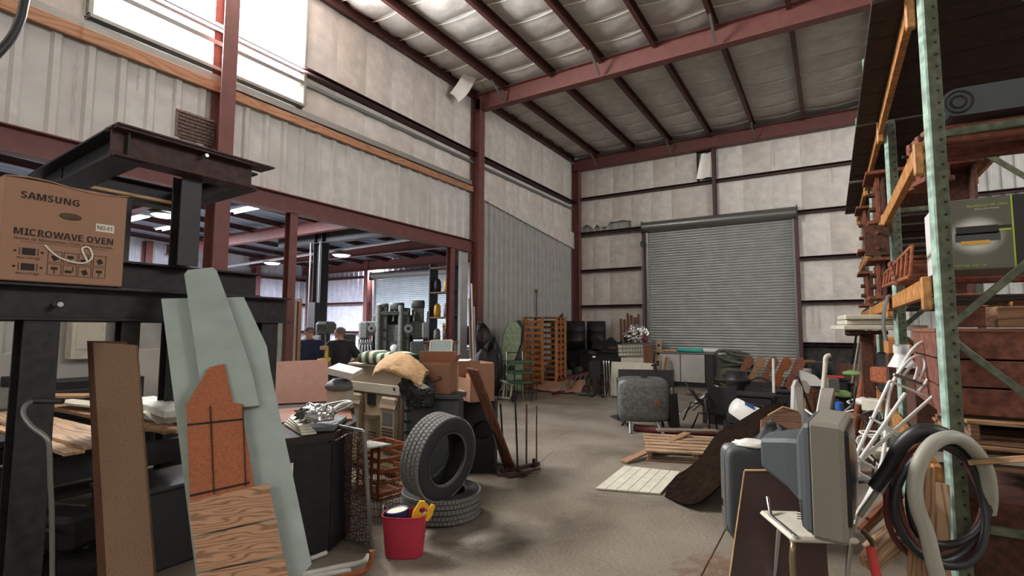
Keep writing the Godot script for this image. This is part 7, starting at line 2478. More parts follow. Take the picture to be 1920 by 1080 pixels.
	for k in 26:
		var pz: Vector3 = [Vector3(-1.038, 0, -7.795), Vector3(-0.761, 0, -8.387), Vector3(-0.444, 0, -8.815), Vector3(-0.136, 0, -8.381), Vector3(0.07, 0, -7.795), Vector3(-1.645, 0, -8.033), Vector3(0.207, 0, -7.011), Vector3(-0.039, 0, -10.384), Vector3(-1.112, 0, -9.68), Vector3(0.208, 0, -8.604)][k % 10]
		pz += Vector3(rng.randf_range(-0.3, 0.3), 0, rng.randf_range(-0.25, 0.25))
		thing("metal_scrap", ["short rusty bent pipe in the junk pile", "flat rusty steel plate in the junk pile", "dark cast lump in the junk pile", "short grey bent pipe in the junk pile", "flat grey steel plate in the junk pile", "rusty cast lump in the junk pile"][k % 6], "scrap", pz, rng.randf() * 180.0, "metal scraps in the junk pile")
		var ln := rng.randf_range(0.1, 0.35)
		if k % 3 == 0:
			tb("pipe", [Vector3(-ln * 0.5, 0.02, 0), Vector3(0, 0.03, 0.03), Vector3(ln * 0.5, 0.02, 0)], 0.016, [M.rust, M.galv][k % 2], 8)
		elif k % 3 == 1:
			bx("plate", Vector3(0, 0.02, 0), Vector3(ln, 0.035, ln * 0.4), [M.machine_grey, M.rust_dark][k % 2])
		else:
			s = S()
			sup(s, Vector3(0, 0.05, 0), Vector3(ln * 0.3, 0.05, ln * 0.2), 0.5, Basis(), 7)
			part("casting", s, [M.machine_dark, M.rust][k % 2])
	for k in 7:
		var w0: Vector3 = [Vector3(-0.937, 0.348, -8.505), Vector3(0.168, 0.491, -8.705), Vector3(0.293, 0.667, -8.53), Vector3(-0.088, 0.373, -7.849), Vector3(0.343, 0.571, -6.445), Vector3(0.423, 0.713, -6.245), Vector3(-0.914, 0.484, -9.451)][k]
		thing("loose_cable", ["black cable tangle behind the tipped bucket", "white wire tangle on the junk by the rusty pipes", "dark cable drooping over the crate by the rack", "grey wire lying over the tub in the junk pile", "white wire drooping behind the tube trellis", "dark hose bent behind the tube trellis", "black cord lying over the white metal box"][k], "cable", w0 * Vector3(1, 0, 1))
		world()
		var cp := [Vector3(w0.x - 0.15, 0.02, w0.z)]
		for q in 6:
			cp.append(w0 + Vector3(rng.randf_range(-0.22, 0.22), rng.randf_range(-0.16, 0.1), rng.randf_range(-0.15, 0.15)))
		cp.append(Vector3(w0.x + 0.2, 0.02, w0.z + 0.1))
		tb("cable", curve(cp, 6), 0.011, [M.black_plastic, M.white_plastic, M.hose_black, M.galv, M.white_plastic, M.hose_black, M.black_plastic][k], 6)
	for k in 4:
		leaner("rusty_pipe", ["long rusty steel pipe leaning at the rack", "second rusty steel pipe beside the long one", "grey hoe handle leaning on the far rack post", "thin white-tipped rod leaning on the far rack post"][k], "pipe", [Vector3(0.139, 0, -7.84), Vector3(0.219, 0, -7.892), Vector3(0.254, 0, -10.576), Vector3(0.208, 0, -11.901)][k], [Vector3(0.488, 1.526, -8.808), Vector3(0.539, 1.526, -8.839), Vector3(0.476, 1.52, -10.454), Vector3(0.422, 1.446, -10.664)][k], [0.035, 0.03, 0.03, 0.014][k], 0.0, [M.rust_orange, M.rust, M.grey_wood, M.chalk][k], Vector3.UP, true, "pipes at the rack")
	# ---- brown headboard, dark bag
	thing("headboard", "brown wooden headboard with a rounded corner standing in the pile", "headboard", Vector3(-0.406, -0, -5.197))
	world()
	s = S()
	slab(s, [Vector3(-0.582, 0.71, -5.389), Vector3(-0.413, 0.816, -5.563), Vector3(-0.293, 0.784, -5.617), Vector3(-0.267, 0.748, -5.609), Vector3(-0.259, 0.65, -5.548), Vector3(-0.249, 0.034, -5.147), Vector3(-0.581, 0.032, -4.94)], 0.025)
	part("panel", s, M.old_wood)
	tb("pale_edge", [Vector3(-0.531, 0.744, -5.429), Vector3(-0.412, 0.818, -5.551), Vector3(-0.288, 0.782, -5.604)], 0.008, M.pine, 6)
	thing("black_duffel", "black duffel bag slumped in front of the brown headboard", "bag", Vector3(-0.399, -0, -4.656))
	s = S()
	blob(s, Vector3(0, 0.36, 0), Vector3(0.21, 0.43, 0.16), 0.3, 0.13, 71, 16)
	part("bag", s, M.oil_black)
	# ---- big curved dark sheet
	thing("curved_sheet", "big dark brown bent rubber sheet curling up from the floor onto the pile", "sheet", Vector3(-1.146, 0, -5.064))
	world()
	var nearc := curve([Vector3(-1.364, 0.01, -4.887), Vector3(-1.053, 0.06, -4.65), Vector3(-0.837, 0.229, -4.917), Vector3(-0.675, 0.439, -5.116), Vector3(-0.57, 0.566, -5.406), Vector3(-0.533, 0.604, -5.661)], 4)
	var farc := curve([Vector3(-1.422, 0.01, -5.768), Vector3(-1.351, 0.06, -6.275), Vector3(-1.15, 0.357, -6.364), Vector3(-0.951, 0.481, -6.594), Vector3(-0.684, 0.649, -6.862), Vector3(-0.473, 0.682, -6.991)], 4)
	s = S()
	surf(s, 20, 6, func(u: float, v: float) -> Vector3:
		var i: int = min(int(u * 20.0 + 0.5), 20)
		var p: Vector3 = nearc[i].lerp(farc[i], v)
		return p + Vector3(0, 0.05 * sin(v * PI), 0), 0.014)
	part("sheet", s, M.dark_rubber)
	# ---- pallet and planks on the floor
	pallet("weathered wooden pallet lying on the concrete under a diagonal plank", Vector3(-1.52, 0, -6.72), 19.0, Vector3(1.15, 0.13, 1.0), "pine_b")
	leaner("diagonal_plank", "pale wooden plank lying diagonally across the pallet", "plank", Vector3(-2.084, 0.02, -5.821), Vector3(-1.672, 0.17, -7.139), 0.1, 0.022, M.pine_c, Vector3.UP)
	leaner("loose_plank", "grey plank lying on the far side of the pallet", "plank", Vector3(-2.076, 0.17, -7.133), Vector3(-1.363, 0.17, -7.511), 0.14, 0.025, M.grey_wood, Vector3.UP)
	var c0: Vector3 = Vector3(-1.985, 0.02, -4.732)
	var c1: Vector3 = Vector3(-1.41, 0.02, -4.91)
	var c2: Vector3 = Vector3(-1.405, 0.05, -5.654)
	var c3: Vector3 = Vector3(-2.028, 0.02, -5.664)
	thing("slat_panel", "white painted slatted panel lying on the concrete", "panel", (c0 + c2) * 0.5)
	world()
	for k in 6:
		s = S()
		var t0 := k / 6.0 + 0.006
		var t1 := (k + 1) / 6.0 - 0.006
		slab(s, [c0.lerp(c1, t0), c0.lerp(c1, t1), c3.lerp(c2, t1), c3.lerp(c2, t0)], 0.014, Vector3(0, 9, 0))
		part("slat", s, M.chalk)
	for t in [0.2, 0.8]:
		br("batten", c0.lerp(c3, t) - Vector3(0, 0.017, 0), c1.lerp(c2, t) - Vector3(0, 0.017, 0), 0.05, 0.006, M.old_wood)

func pallet(label: String, at: Vector3, turn: float, sz: Vector3, wood: String):
	thing("pallet", label, "pallet", at, turn)
	for k in 6:
		bx("deck_board", Vector3(0, sz.y - 0.011, -sz.z * 0.5 + 0.05 + k * (sz.z - 0.1) / 5.0), Vector3(sz.x, 0.022, 0.11), M[wood], 0.4 * (k % 3 - 1))
	for x in [-0.46, 0.0, 0.46]:
		bx("stringer", Vector3(x * sz.x, sz.y * 0.5, 0), Vector3(0.045, sz.y - 0.046, sz.z), M.old_wood)
	for z in [-0.45, 0.0, 0.45]:
		bx("bottom_board", Vector3(0, 0.011, z * sz.z), Vector3(sz.x, 0.022, 0.1), M.old_wood)

func rack_post(x: float, z: float, h: float, parent_holes: bool):
	var s := S()
	var b := Basis(Vector3.UP, deg_to_rad(22.0))
	box(s, Vector3(x, h * 0.5, z), Vector3(0.085, h, 0.065), b, 0.008)
	var p := part("post", s, M.rack_green)
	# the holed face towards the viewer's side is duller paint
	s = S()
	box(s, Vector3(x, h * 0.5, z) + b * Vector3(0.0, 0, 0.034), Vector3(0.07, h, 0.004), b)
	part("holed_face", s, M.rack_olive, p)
	if parent_holes:
		s = S()
		for k in int(h / 0.075):
			cyl(s, Vector3(x, 0.05 + k * 0.075, z) + b * Vector3(0.012, 0, 0.0355), Vector3(x, 0.05 + k * 0.075, z) + b * Vector3(0.012, 0, 0.038), 0.0085, 8)
		var ho := part("holes", s, M.ink, p)
		ho.set_meta("kind", "stuff")
	bx("foot_plate", Vector3(x, 0.006, z), Vector3(0.16, 0.012, 0.14), M.rack_olive)

func build_rack():
	var s: SurfaceTool
	var zs := [-3.87, -6.2, -8.6, -11.0]
	thing("pallet_rack", "tall green and orange steel pallet rack loaded with rusty stock", "rack", Vector3(1.05, 0, -7.4))
	world()
	for i in 4:
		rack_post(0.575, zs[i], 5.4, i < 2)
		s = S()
		box(s, Vector3(1.62, 2.7, zs[i]), Vector3(0.075, 5.4, 0.065))
		part("post", s, M.rack_olive)
		for q in [[0.25, 0.56, 1.6, 0.62], [1.6, 1.55, 0.56, 2.55], [0.56, 1.5, 1.6, 0.5], [0.56, 2.55, 1.6, 3.5], [1.6, 3.55, 0.56, 4.5]]:
			pass
		for q in [[0.57, 1.52, 1.6, 0.5], [0.57, 1.55, 1.6, 2.6], [1.6, 2.85, 0.57, 3.9], [0.57, 5.0, 1.6, 3.95]]:
			s = S()
			bar(s, Vector3(q[0], q[1], zs[i] - 0.02), Vector3(q[2], q[3], zs[i] - 0.02), 0.035, 0.04)
			part("brace", s, M.rack_olive)
		for y in [0.45, 2.72]:
			s = S()
			bar(s, Vector3(0.57, y, zs[i] - 0.02), Vector3(1.6, y, zs[i] - 0.02), 0.035, 0.045)
			part("strut", s, M.rack_olive)
	for y in [0.7, 1.8, 2.62, 3.55]:
		for x in [0.5, 1.66]:
			for i in 3:
				s = S()
				var dy := 0.0
				channel(s, Vector3(x, y + dy, zs[i] - 0.04), Vector3(x, y + dy, zs[i + 1] + 0.04), 0.045, 0.11, Vector3.UP, 0.01, 1.0)
				var b := part("beam", s, M.rack_orange)
				for e in [zs[i] - 0.03, zs[i + 1] + 0.03]:
					s = S()
					box(s, Vector3(x - 0.005, y + dy - 0.03, e), Vector3(0.05, 0.2, 0.05), Basis(), 0.008)
					part("end_connector", s, M.rack_orange, b)
	# wire / plank decks
	for y in [1.86, 2.68, 3.61]:
		for i in 3:
			if y < 3.0 and i == 0:
				continue
			for k in (9 if y > 3.0 else 4):
				bx("deck_plank", Vector3(0.98, y + 0.02 + 0.004 * (k % 2), zs[i] - 0.1 - k * 0.253) if y > 3.0 else Vector3(1.08, y + 0.012, zs[i] - 0.35 - k * 0.55), Vector3(1.36, 0.03, 0.245) if y > 3.0 else Vector3(1.2, 0.022, 0.4), M.dark_ply)
	# ---- stock on the rack
	for k in 4:
		simple_box("rusty_channel", "long rusty red steel channel lying across the second shelf" if k < 3 else "rusty red steel channel lying in front on the second shelf", "steel channel", Vector3(1.35, 2.66 + 0.06 * (k % 2), -4.0 - 0.16 * k), 4.0, Vector3(1.6, 0.055, 0.13), M.rack_red)
		cur.set_meta("group", "rusty channels on the second shelf")
		bx("lip", Vector3(0, 0.075, 0.05), Vector3(1.6, 0.05, 0.02), M.rack_red)
	thing("conveyor_roll", "long dark grey conveyor bed with a rounded end on top of the rusty channels", "conveyor", Vector3(1.3, 2.835, -4.1), 4.0)
	s = S()
	var pf := []
	for k in 13:
		var a := PI * 0.5 + PI * k / 12.0
		pf.append(Vector3(-0.6 + cos(a) * 0.085, 0.09 + sin(a) * 0.085, 0.1))
	pf.append(Vector3(0.8, 0.005, 0.1))
	pf.append(Vector3(0.8, 0.175, 0.1))
	slab(s, pf, 0.4, Vector3(0, 0, 9))
	part("bed", s, M.dark_grey_plastic)
	for r in [0.066, 0.036]:
		tb("end_ring", circle(Vector3(-0.6, 0.09, 0.102), Vector3.RIGHT, Vector3.UP, r, 24), 0.007, M.grime, 6, true)
	for q in [[Vector3(0.535, 3.145, -5.262), "rust", "rusty jack stand with a round head on the second shelf"], [Vector3(0.569, 2.909, -5.069), "rack_red", "rusty red clamp frame on the second shelf"]]:
		thing("jack_stand", q[2], "jack", Vector3(q[0].x + 0.15, 2.69, q[0].z), 20.0)
		bx("base", Vector3(0, 0.02, 0), Vector3(0.2, 0.04, 0.2), M[q[1]])
		s = S()
		cyl(s, Vector3(0, 0.04, 0), Vector3(0, 0.3, 0), 0.045, 12)
		part("stem", s, M[q[1]])
		s = S()
		tube(s, [Vector3(0, 0.3, 0), Vector3(0, 0.34, 0), Vector3(0, 0.36, 0), Vector3(0, 0.42, 0)], [0.045, 0.08, 0.08, 0.05], 14)
		part("head", s, M.old_wood)
		for k in [-1.0, 1.0]:
			bx("side_bar", Vector3(k * 0.09, 0.2, 0.02), Vector3(0.025, 0.36, 0.05), M[q[1]])
		for k in 3:
			bx("bolt", Vector3(-0.12, 0.08 + k * 0.1, 0.02), Vector3(0.05, 0.02, 0.02), M.dark_steel)
	# rusty steel forms sticking out on the far bays
	for k in 5:
		var y: float = [3.66, 2.73, 2.73, 1.91, 1.91][k]
		var z: float = [-7.0, -9.6, -7.2, -9.8, -7.6][k]
		thing("steel_form", ["rusty brown flanged steel form on the upper shelf of the far bay", "rusty brown steel form with a wide flange overhanging the second shelf", "small rusty flanged form on the second shelf of the middle bay", "dark rusty steel form overhanging the lower shelf of the far bay", "rusty steel box form on the lower shelf of the middle bay"][k], "steel form", Vector3(0.85, y, z), 0.0, "rusty forms on the rack")
		var h: float = [0.5, 0.66, 0.56, 0.5, 0.45][k]
		s = S()
		ibeam(s, Vector3(0.1, 0, 0), Vector3(0.1, h, 0), 0.5, 0.8, Vector3.RIGHT, 0.03)
		part("web", s, M.rust_dark)
		bx("top_flange", Vector3(0.05, h + 0.02, 0), Vector3(1.0, 0.04, 0.62), M.rust)
		bx("bottom_flange", Vector3(0.05, 0.02, 0), Vector3(1.0, 0.04, 0.62), M.rust)
		for q in 3:
			bx("rib", Vector3(-0.34, h * 0.5, -0.22 + q * 0.22), Vector3(0.04, h - 0.04, 0.03), M.rust)
		for q in 2:
			s = S()
			cyl(s, Vector3(-0.42, h * (0.35 + 0.3 * q), 0.1), Vector3(-0.36, h * (0.35 + 0.3 * q), 0.1), 0.03, 8)
			part("bolt", s, M.rust_dark)
	thing("gusset_plate", "brown steel plate with bolts hanging on the second rack post", "plate", Vector3(0.42, 2.28, -6.12), 0.0)
	bx("plate", Vector3(0, 0.15, 0), Vector3(0.2, 0.3, 0.02), M.rust_dark)
	for y in [0.07, 0.22]:
		s = S()
		cyl(s, Vector3(0.0, y, 0.01), Vector3(0.0, y, 0.035), 0.016, 8)
		part("bolt", s, M.rust)
	# rusty channels and grating on the first shelf
	for k in 5:
		leaner("rusty_bar", "rusty steel bar lying across the first shelf behind the printer box" if k < 4 else "top rusty steel bar on the first shelf behind the printer box", "steel bar", Vector3(0.42, 1.9 + 0.045 * k, -4.72 - 0.1 * k), Vector3(1.6, 1.9 + 0.045 * k, -4.78 - 0.1 * k), 0.1, 0.04, M.rack_red, Vector3.UP, false, "rusty bars on the first shelf")
	thing("steel_grating", "orange rusty ladder grating leaning on the first shelf front", "grating", Vector3(0.5, 1.88, -5.0))
	world()
	var ga: Vector3 = Vector3(0.455, 1.9, -4.2)
	var gb: Vector3 = Vector3(0.42, 1.94, -5.7)
	tb("rail", [ga, gb], 0.014, M.rust_orange, 6)
	tb("rail", [ga + Vector3(0.02, 0.2, 0), gb + Vector3(0.02, 0.12, 0)], 0.014, M.rust_orange, 6)
	for k in 8:
		tb("bar", [ga.lerp(gb, k / 7.0), ga.lerp(gb, k / 7.0) + Vector3(0.02, 0.2 - 0.08 * k / 7.0, 0)], 0.01, M.rust_orange, 6)
	# ---- printer carton
	thing("printer_carton", "grey and black printer carton with a lime stripe on the rack shelf", "box", Vector3(0.83, 1.905, -4.2), 0.0)
	bx("box", Vector3(0, 0.21, 0), Vector3(0.5, 0.42, 0.5), M.box_grey)
	bx("black_panel", Vector3(0.165, 0.21, 0.2515), Vector3(0.17, 0.42, 0.004), M.box_black)
	bx("lime_stripe", Vector3(0.076, 0.21, 0.252), Vector3(0.008, 0.42, 0.004), M.lime)
	bx("silver_edge", Vector3(-0.2505, 0.21, 0.0), Vector3(0.004, 0.41, 0.48), M.box_white)
	for q in [[0.06, 0.03, "box_white"], [0.1, 0.02, "box_white"]]:
		pass
	s = S()
	quad(s, Vector3(-0.235, 0.07, 0.2515), Vector3(0.065, 0.07, 0.2515), Vector3(0.065, 0.33, 0.2515), Vector3(-0.235, 0.33, 0.2515))
	part("print_backdrop", s, M.print_glow)
	bx("print_machine_top", Vector3(-0.08, 0.23, 0.254), Vector3(0.19, 0.05, 0.003), M.box_black)
	bx("print_machine_front", Vector3(-0.08, 0.19, 0.254), Vector3(0.2, 0.05, 0.003), M.dark_grey_plastic)
	bx("print_paper", Vector3(-0.09, 0.158, 0.255), Vector3(0.13, 0.022, 0.003), M.saw_yellow)
	bx("badge", Vector3(0.04, 0.24, 0.253), Vector3(0.055, 0.02, 0.003), M.box_black)
	bx("badge_stripe", Vector3(0.04, 0.225, 0.253), Vector3(0.055, 0.012, 0.003), M.lime)
	words("WorkForce WF-2860", 0.014, M.lime, Vector3(-0.03, 0.375, 0.2522), Basis(), null, false)
	words("All-in-One Printer", 0.01, M.box_white, Vector3(-0.03, 0.355, 0.2522), Basis(), null, false)
	words("Print  Copy  Scan  Fax", 0.011, M.lime, Vector3(-0.12, 0.025, 0.2522), Basis(), null, false)
	for k in 3:
		s = S()
		cyl(s, Vector3(0.165, 0.36 - k * 0.12, 0.253), Vector3(0.165, 0.36 - k * 0.12, 0.2555), 0.022, 16)
		part("icon_disc", s, M.box_white)
		bx("icon_caption", Vector3(0.165, 0.325 - k * 0.12, 0.254), Vector3(0.07, 0.006, 0.002), M.box_white)
	# ---- lower shelves: crates and pallets seen past the near post
	thing("rust_crate", "big rust-brown wooden crate with plank sides on the pallets inside the rack", "crate", Vector3(1.25, 1.04, -4.55), 0.0)
	for k in 3:
		bx("front_plank", Vector3(0, 0.09 + k * 0.165, 0.5), Vector3(1.4, 0.155, 0.03), M.crate_red, 0.0)
		bx("side_plank", Vector3(-0.69, 0.09 + k * 0.165, 0), Vector3(0.03, 0.155, 1.0), M.crate_red, 0.0)
	bx("back_wall", Vector3(0, 0.25, -0.5), Vector3(1.4, 0.5, 0.03), M.rust_dark)
	bx("far_wall", Vector3(0.69, 0.25, 0), Vector3(0.03, 0.5, 1.0), M.rust_dark)
	bx("lid", Vector3(0, 0.51, 0), Vector3(1.42, 0.025, 1.04), M.red_wood)
	bx("corner_batten", Vector3(-0.66, 0.25, 0.525), Vector3(0.08, 0.5, 0.022), M.red_wood)
	bx("floor", Vector3(0, 0.01, 0), Vector3(1.38, 0.02, 0.98), M.rust_dark)
	for k in 2:
		thing("cinder_block", ["pale red brick block standing on the big wooden crate", "orange wood block on the crate by the rack post"][k], "block", Vector3(0.7 + 0.24 * k, 1.565, -4.2 - 0.2 * k), 10.0)
		bx("block", Vector3(0, 0.07, 0), Vector3(0.16, 0.13, 0.22), [M.crate_red, M.pine_c][k])
	thing("wrapped_tin", "pale plastic tub lying on the crate under the shelf", "tub", Vector3(1.16, 1.565, -4.25), 0.0)
	bx("tub", Vector3(0, 0.05, 0), Vector3(0.16, 0.1, 0.14), M.old_wood)
	bx("lid", Vector3(0, 0.11, 0), Vector3(0.17, 0.02, 0.15), M.chalk)
	for k in 2:
		pallet(["wooden pallet directly under the big rust-brown crate", "lower wooden pallet of the stack inside the rack"][k], Vector3(1.11, 0.897 - 0.139 * k, -4.52), 2.0 * k, Vector3(0.92, 0.135, 1.1), "pine_c")
	simple_box("brown_base_box", "brown wooden box under the pallets inside the rack", "box", Vector3(1.3, 0, -4.55), 0.0, Vector3(1.3, 0.57, 0.95), M.rust_dark)
	leaner("orange_plank", "orange pine plank sticking out of the rack toward the aisle", "plank", Z_plank(0), Z_plank(1), 0.1, 0.028, M.pine_c, Vector3.UP)
	for k in 4:
		leaner("offcut", "pine offcut standing under the rack behind the hose" if k % 2 == 0 else "broken pine board lying under the rack behind the hose", "plank", [Vector3(0.34, 0.0, -3.45), Vector3(0.85, 0.02, -3.72), Vector3(0.42, 0.0, -3.6), Vector3(0.8, 0.06, -3.66)][k], [Vector3(0.4, 0.8, -3.68), Vector3(1.3, 0.04, -3.75), Vector3(0.47, 0.7, -3.76), Vector3(1.15, 0.08, -3.7)][k], 0.12, 0.025, [M.pine_c, M.pine, M.pine_b, M.old_wood][k], Vector3(0, 0.2, 1), false, "offcuts under the rack")
	# cloth, white tiles, lamp and bits on the far part of the first shelf
	thing("grey_cloth", "pale blue-grey cloth hanging over the first shelf at the second post", "cloth", Vector3(0.475, 1.67, -5.85))
	s = S()
	surf(s, 6, 8, func(u: float, v: float) -> Vector3: return Vector3(-0.005 - 0.05 * sin(v * 2.5), 0.2 - v * 0.42, -0.14 + u * 0.3 + 0.03 * sin(v * 4.0)), 0.01)
	part("cloth", s, M.galv)
	for k in 3:
		simple_box("white_slab", ["white foam slab on the lower shelf, topmost of three", "white foam slab, middle of three on the lower shelf", "long white foam slab, lowest of three on the lower shelf"][k], "slab", Vector3(0.36 + 0.05 * k, 1.55 + 0.06 * (2 - k) , -7.4 - 0.1 * k), 8.0, [Vector3(0.5, 0.055, 0.5), Vector3(0.6, 0.055, 0.6), Vector3(0.8, 0.055, 0.9)][k], M.chalk)
	simple_box("slab_stand", "rusty brown steel stand under the white foam slabs", "stand", Vector3(0.36, 0, -7.45), 0.0, Vector3(0.13, 1.5, 0.13), M.rust_dark)
	bx("cap", Vector3(0, 1.52, 0), Vector3(0.4, 0.045, 0.4), M.rust_dark)
	thing("lamp_shade", "white enamel reflector lamp shade standing on the lower rack shelf", "lamp shade", Vector3(0.536, 1.22, -5.796), 0.0)
	s = S()
	lathe(s, [Vector2(0.11, 0.0), Vector2(0.1, 0.02), Vector2(0.06, 0.1), Vector2(0.055, 0.12), Vector2(0.062, 0.13), Vector2(0.06, 0.2)], 24)
	part("shade", s, M.enamel)
	simple_box("shelf_crate", "dark red open crate of bits under the lamp shade", "crate", Vector3(0.78, 0.77, -5.3), 0.0, Vector3(0.5, 0.4, 0.5), M.rust_dark)
	for k in 5:
		simple_box("shelf_stock", ["yellow-brown cardboard box on the lower shelf by the second post", "orange timber block on the lower shelf", "grey tin on the lower shelf by the second post", "long orange timber on the lower shelf of the middle bay", "black sack on the lower shelf of the middle bay"][k], "stock", Vector3([0.62, 0.75, 0.7, 0.8, 0.9][k], [1.3, 1.15, 0.77, 0.95, 0.77][k] - 0.0, [-6.55, -6.5, -5.75, -7.0, -8.0][k]), 10.0 * k, [Vector3(0.3, 0.18, 0.3), Vector3(0.4, 0.14, 0.3), Vector3(0.2, 0.3, 0.2), Vector3(0.5, 0.18, 0.9), Vector3(0.6, 0.5, 0.6)][k], [M.carton_c, M.rack_red, M.galv, M.rust_orange, M.oil_black][k], 0.02)
		if k < 2 or k == 3:
			bx("support", Vector3(0, -([1.3, 1.15, 0, 0.95, 0][k] - 0.76) * 0.5, 0), Vector3(0.28, [1.3, 1.15, 0, 0.95, 0][k] - 0.76, 0.28), M.rust_dark)
	thing("green_trimmer", "green and black string trimmer hanging at the far end of the rack", "tool", Vector3(0.462, 1.732, -11.37))
	world()
	s = S()
	blob(s, Vector3(0.484, 1.664, -11.391), Vector3(0.16, 0.1, 0.14), 0.3, 0.1, 81, 10)
	part("housing", s, M.teal)
	s = S()
	blob(s, Vector3(0.387, 1.517, -11.344), Vector3(0.16, 0.14, 0.12), 0.5, 0.12, 82, 10)
	part("engine", s, M.oil_black)
	tb("shaft", [Vector3(0.402, 1.478, -11.357), Vector3(0.261, 0, -14.233)], 0.02, M.dark_steel, 6)

func Z_plank(k: int) -> Vector3:
	return [Vector3(0.593, 0.884, -3.501), Vector3(0.86, 0.987, -3.303)][k]

func build_right():
	var s: SurfaceTool
	# ---- suitcase and panel
	thing("suitcase", "dark blue-grey hard suitcase with silver trim standing upright", "suitcase", Vector3(-0.604, 0, -4.328), 24.0)
	s = S()
	sup(s, Vector3(0.08, 0.345, 0), Vector3(0.225, 0.325, 0.125), 0.22, Basis(), 16)
	part("shell", s, M.dark_grey_plastic)
	for k in 3:
		var zz := -0.03 + k * 0.03
		tb("trim", curve([Vector3(-0.142, 0.05, zz), Vector3(-0.147, 0.3, zz), Vector3(-0.144, 0.58, zz), Vector3(-0.115, 0.655, zz), Vector3(-0.02, 0.672, zz), Vector3(0.26, 0.672, zz)], 5), 0.008, M.steel, 6)
	bx("latch", Vector3(-0.15, 0.24, 0.0), Vector3(0.02, 0.06, 0.05), M.chrome)
	for x in [-0.08, 0.24]:
		bx("wheel_housing", Vector3(x, 0.015, 0), Vector3(0.06, 0.04, 0.2), M.black_plastic)
	thing("white_bag", "white plastic bag lying on top of the suitcase", "bag", Vector3(-0.604, 0, -4.328) + Vector3(0.06, 0.665, 0.0))
	s = S()
	blob(s, Vector3(0, 0.02, 0), Vector3(0.13, 0.03, 0.1), 0.4, 0.15, 91, 10)
	part("bag", s, M.white_plastic)
	thing("veneer_panel", "dark red-brown veneer panel with a pale edge leaning before the suitcase", "panel", Vector3(-0.465, -0.054, -3.285))
	world()
	s = S()
	slab(s, [Vector3(-0.504, 0.636, -3.673), Vector3(-0.084, 0.653, -3.868), Vector3(-0.055, -0.067, -3.447), Vector3(-0.574, -0.103, -3.197)], 0.018)
	part("panel", s, M.veneer)
	s = S()
	bar(s, Vector3(-0.507, 0.636, -3.671), Vector3(-0.576, -0.103, -3.196), 0.008, 0.022, Vector3(0, 0.3, 1))
	bar(s, Vector3(-0.504, 0.642, -3.676), Vector3(-0.084, 0.659, -3.871), 0.022, 0.008, Vector3(0, 1, 0))
	part("pale_edge", s, M.pine)
	# ---- chair under the television
	var cs: Vector3 = Vector3(-0.11, 0.439, -3.342)
	thing("school_chair", "steel tube chair with a yellowed seat carrying the television", "chair", Vector3(cs.x, 0, cs.z), 28.0)
	s = S()
	box(s, Vector3(-0.05, 0.475, 0), Vector3(0.34, 0.03, 0.4), Basis(), 0.012)
	part("seat", s, M.chalk)
	tb("seat_rim", [Vector3(-0.19, 0.488, 0.2), Vector3(-0.195, 0.49, -0.1), Vector3(-0.17, 0.56, -0.2)], 0.011, M.chrome, 8)
	for x in [-0.2, 0.2]:
		tb("leg", curve([Vector3(x - 0.02, 0.0, 0.22), Vector3(x - 0.02, 0.36, 0.2), Vector3(x + 0.0, 0.45, 0.17), Vector3(x + 0.05, 0.455, 0.0)], 5), 0.0145, M.brass_steel, 10)
		tb("leg", [Vector3(x + 0.05, 0.455, -0.1), Vector3(x + 0.04, 0.0, -0.2)], 0.0145, M.chrome, 8)
	tb("cross_tube", [Vector3(-0.2, 0.2, 0.2), Vector3(0.2, 0.2, 0.2)], 0.01, M.dark_steel, 8)
	# ---- television
	var tv: Vector3 = Vector3(-0.135, 0.446, -3.349)
	thing("crt_television", "bulky grey tube television facing the rack, standing on the chair", "television", tv, -31.85 + 8.0)
	cur.position.y = 0.512
	# own axes: x towards the screen side, origin under the middle
	X = Transform3D(Basis(Vector3.UP, deg_to_rad(19.0)).scaled_local(Vector3(0.86, 1.0, 0.9)), Vector3.ZERO)
	var secs := [[-0.25, 0.27, 0.42, 0.13], [-0.24, 0.26, 0.425, 0.14], [-0.09, 0.19, 0.45, 0.2], [-0.03, 0.14, 0.455, 0.22], [-0.01, 0.02, 0.5, 0.26], [0.02, 0.005, 0.55, 0.28], [0.045, 0.0, 0.555, 0.29]]
	s = S()
	loft(s, secs)
	part("rear_shell", s, M.tv_back)
	s = S()
	loft(s, [[0.045, -0.004, 0.56, 0.295], [0.055, -0.004, 0.562, 0.297]])
	part("seam", s, M.ink)
	s = S()
	loft(s, [[0.055, -0.01, 0.565, 0.3], [0.06, -0.014, 0.57, 0.305], [0.2, -0.02, 0.565, 0.305], [0.225, -0.015, 0.555, 0.295]])
	part("front_shell", s, M.tv_shell)
	s = S()
	for e in [[0.54, 0.29, 0.03, 0.59], [0.03, 0.0, 0.12, 0.59]]:
		pass
	loft(s, [[0.225, 0.06, 0.53, 0.27], [0.245, 0.065, 0.525, 0.265]])
	part("screen_surround", s, M.black_gloss)
	s = S()
	surf(s, 8, 8, func(u: float, v: float) -> Vector3: return Vector3(0.247 + 0.022 * sin(u * PI) * sin(v * PI), 0.08 + v * 0.43, -(u - 0.5) * 0.5), 0.004)
	part("screen", s, M.black_gloss)
	s = S()
	for k in 9:
		box(s, Vector3(-0.005 + 0.0 * k, 0.06 + k * 0.012, 0.262), Vector3(0.06, 0.004, 0.004))
	part("vent_slots", s, M.ink)
	# ---- red handled tool
	leaner("red_tool", "red rubber handle of a tool standing beside the chair", "handle", Vector3(0.157, 0.274, -3.168), Vector3(0.128, 0.471, -3.191), 0.022, 0.0, M.red, Vector3.UP, true)
	# ---- white tubular frame with arches
	thing("garden_trellis", "white enamelled tube frame with three arches leaning on the green post", "frame", Vector3(0.153, 0, -4.74))
	world()
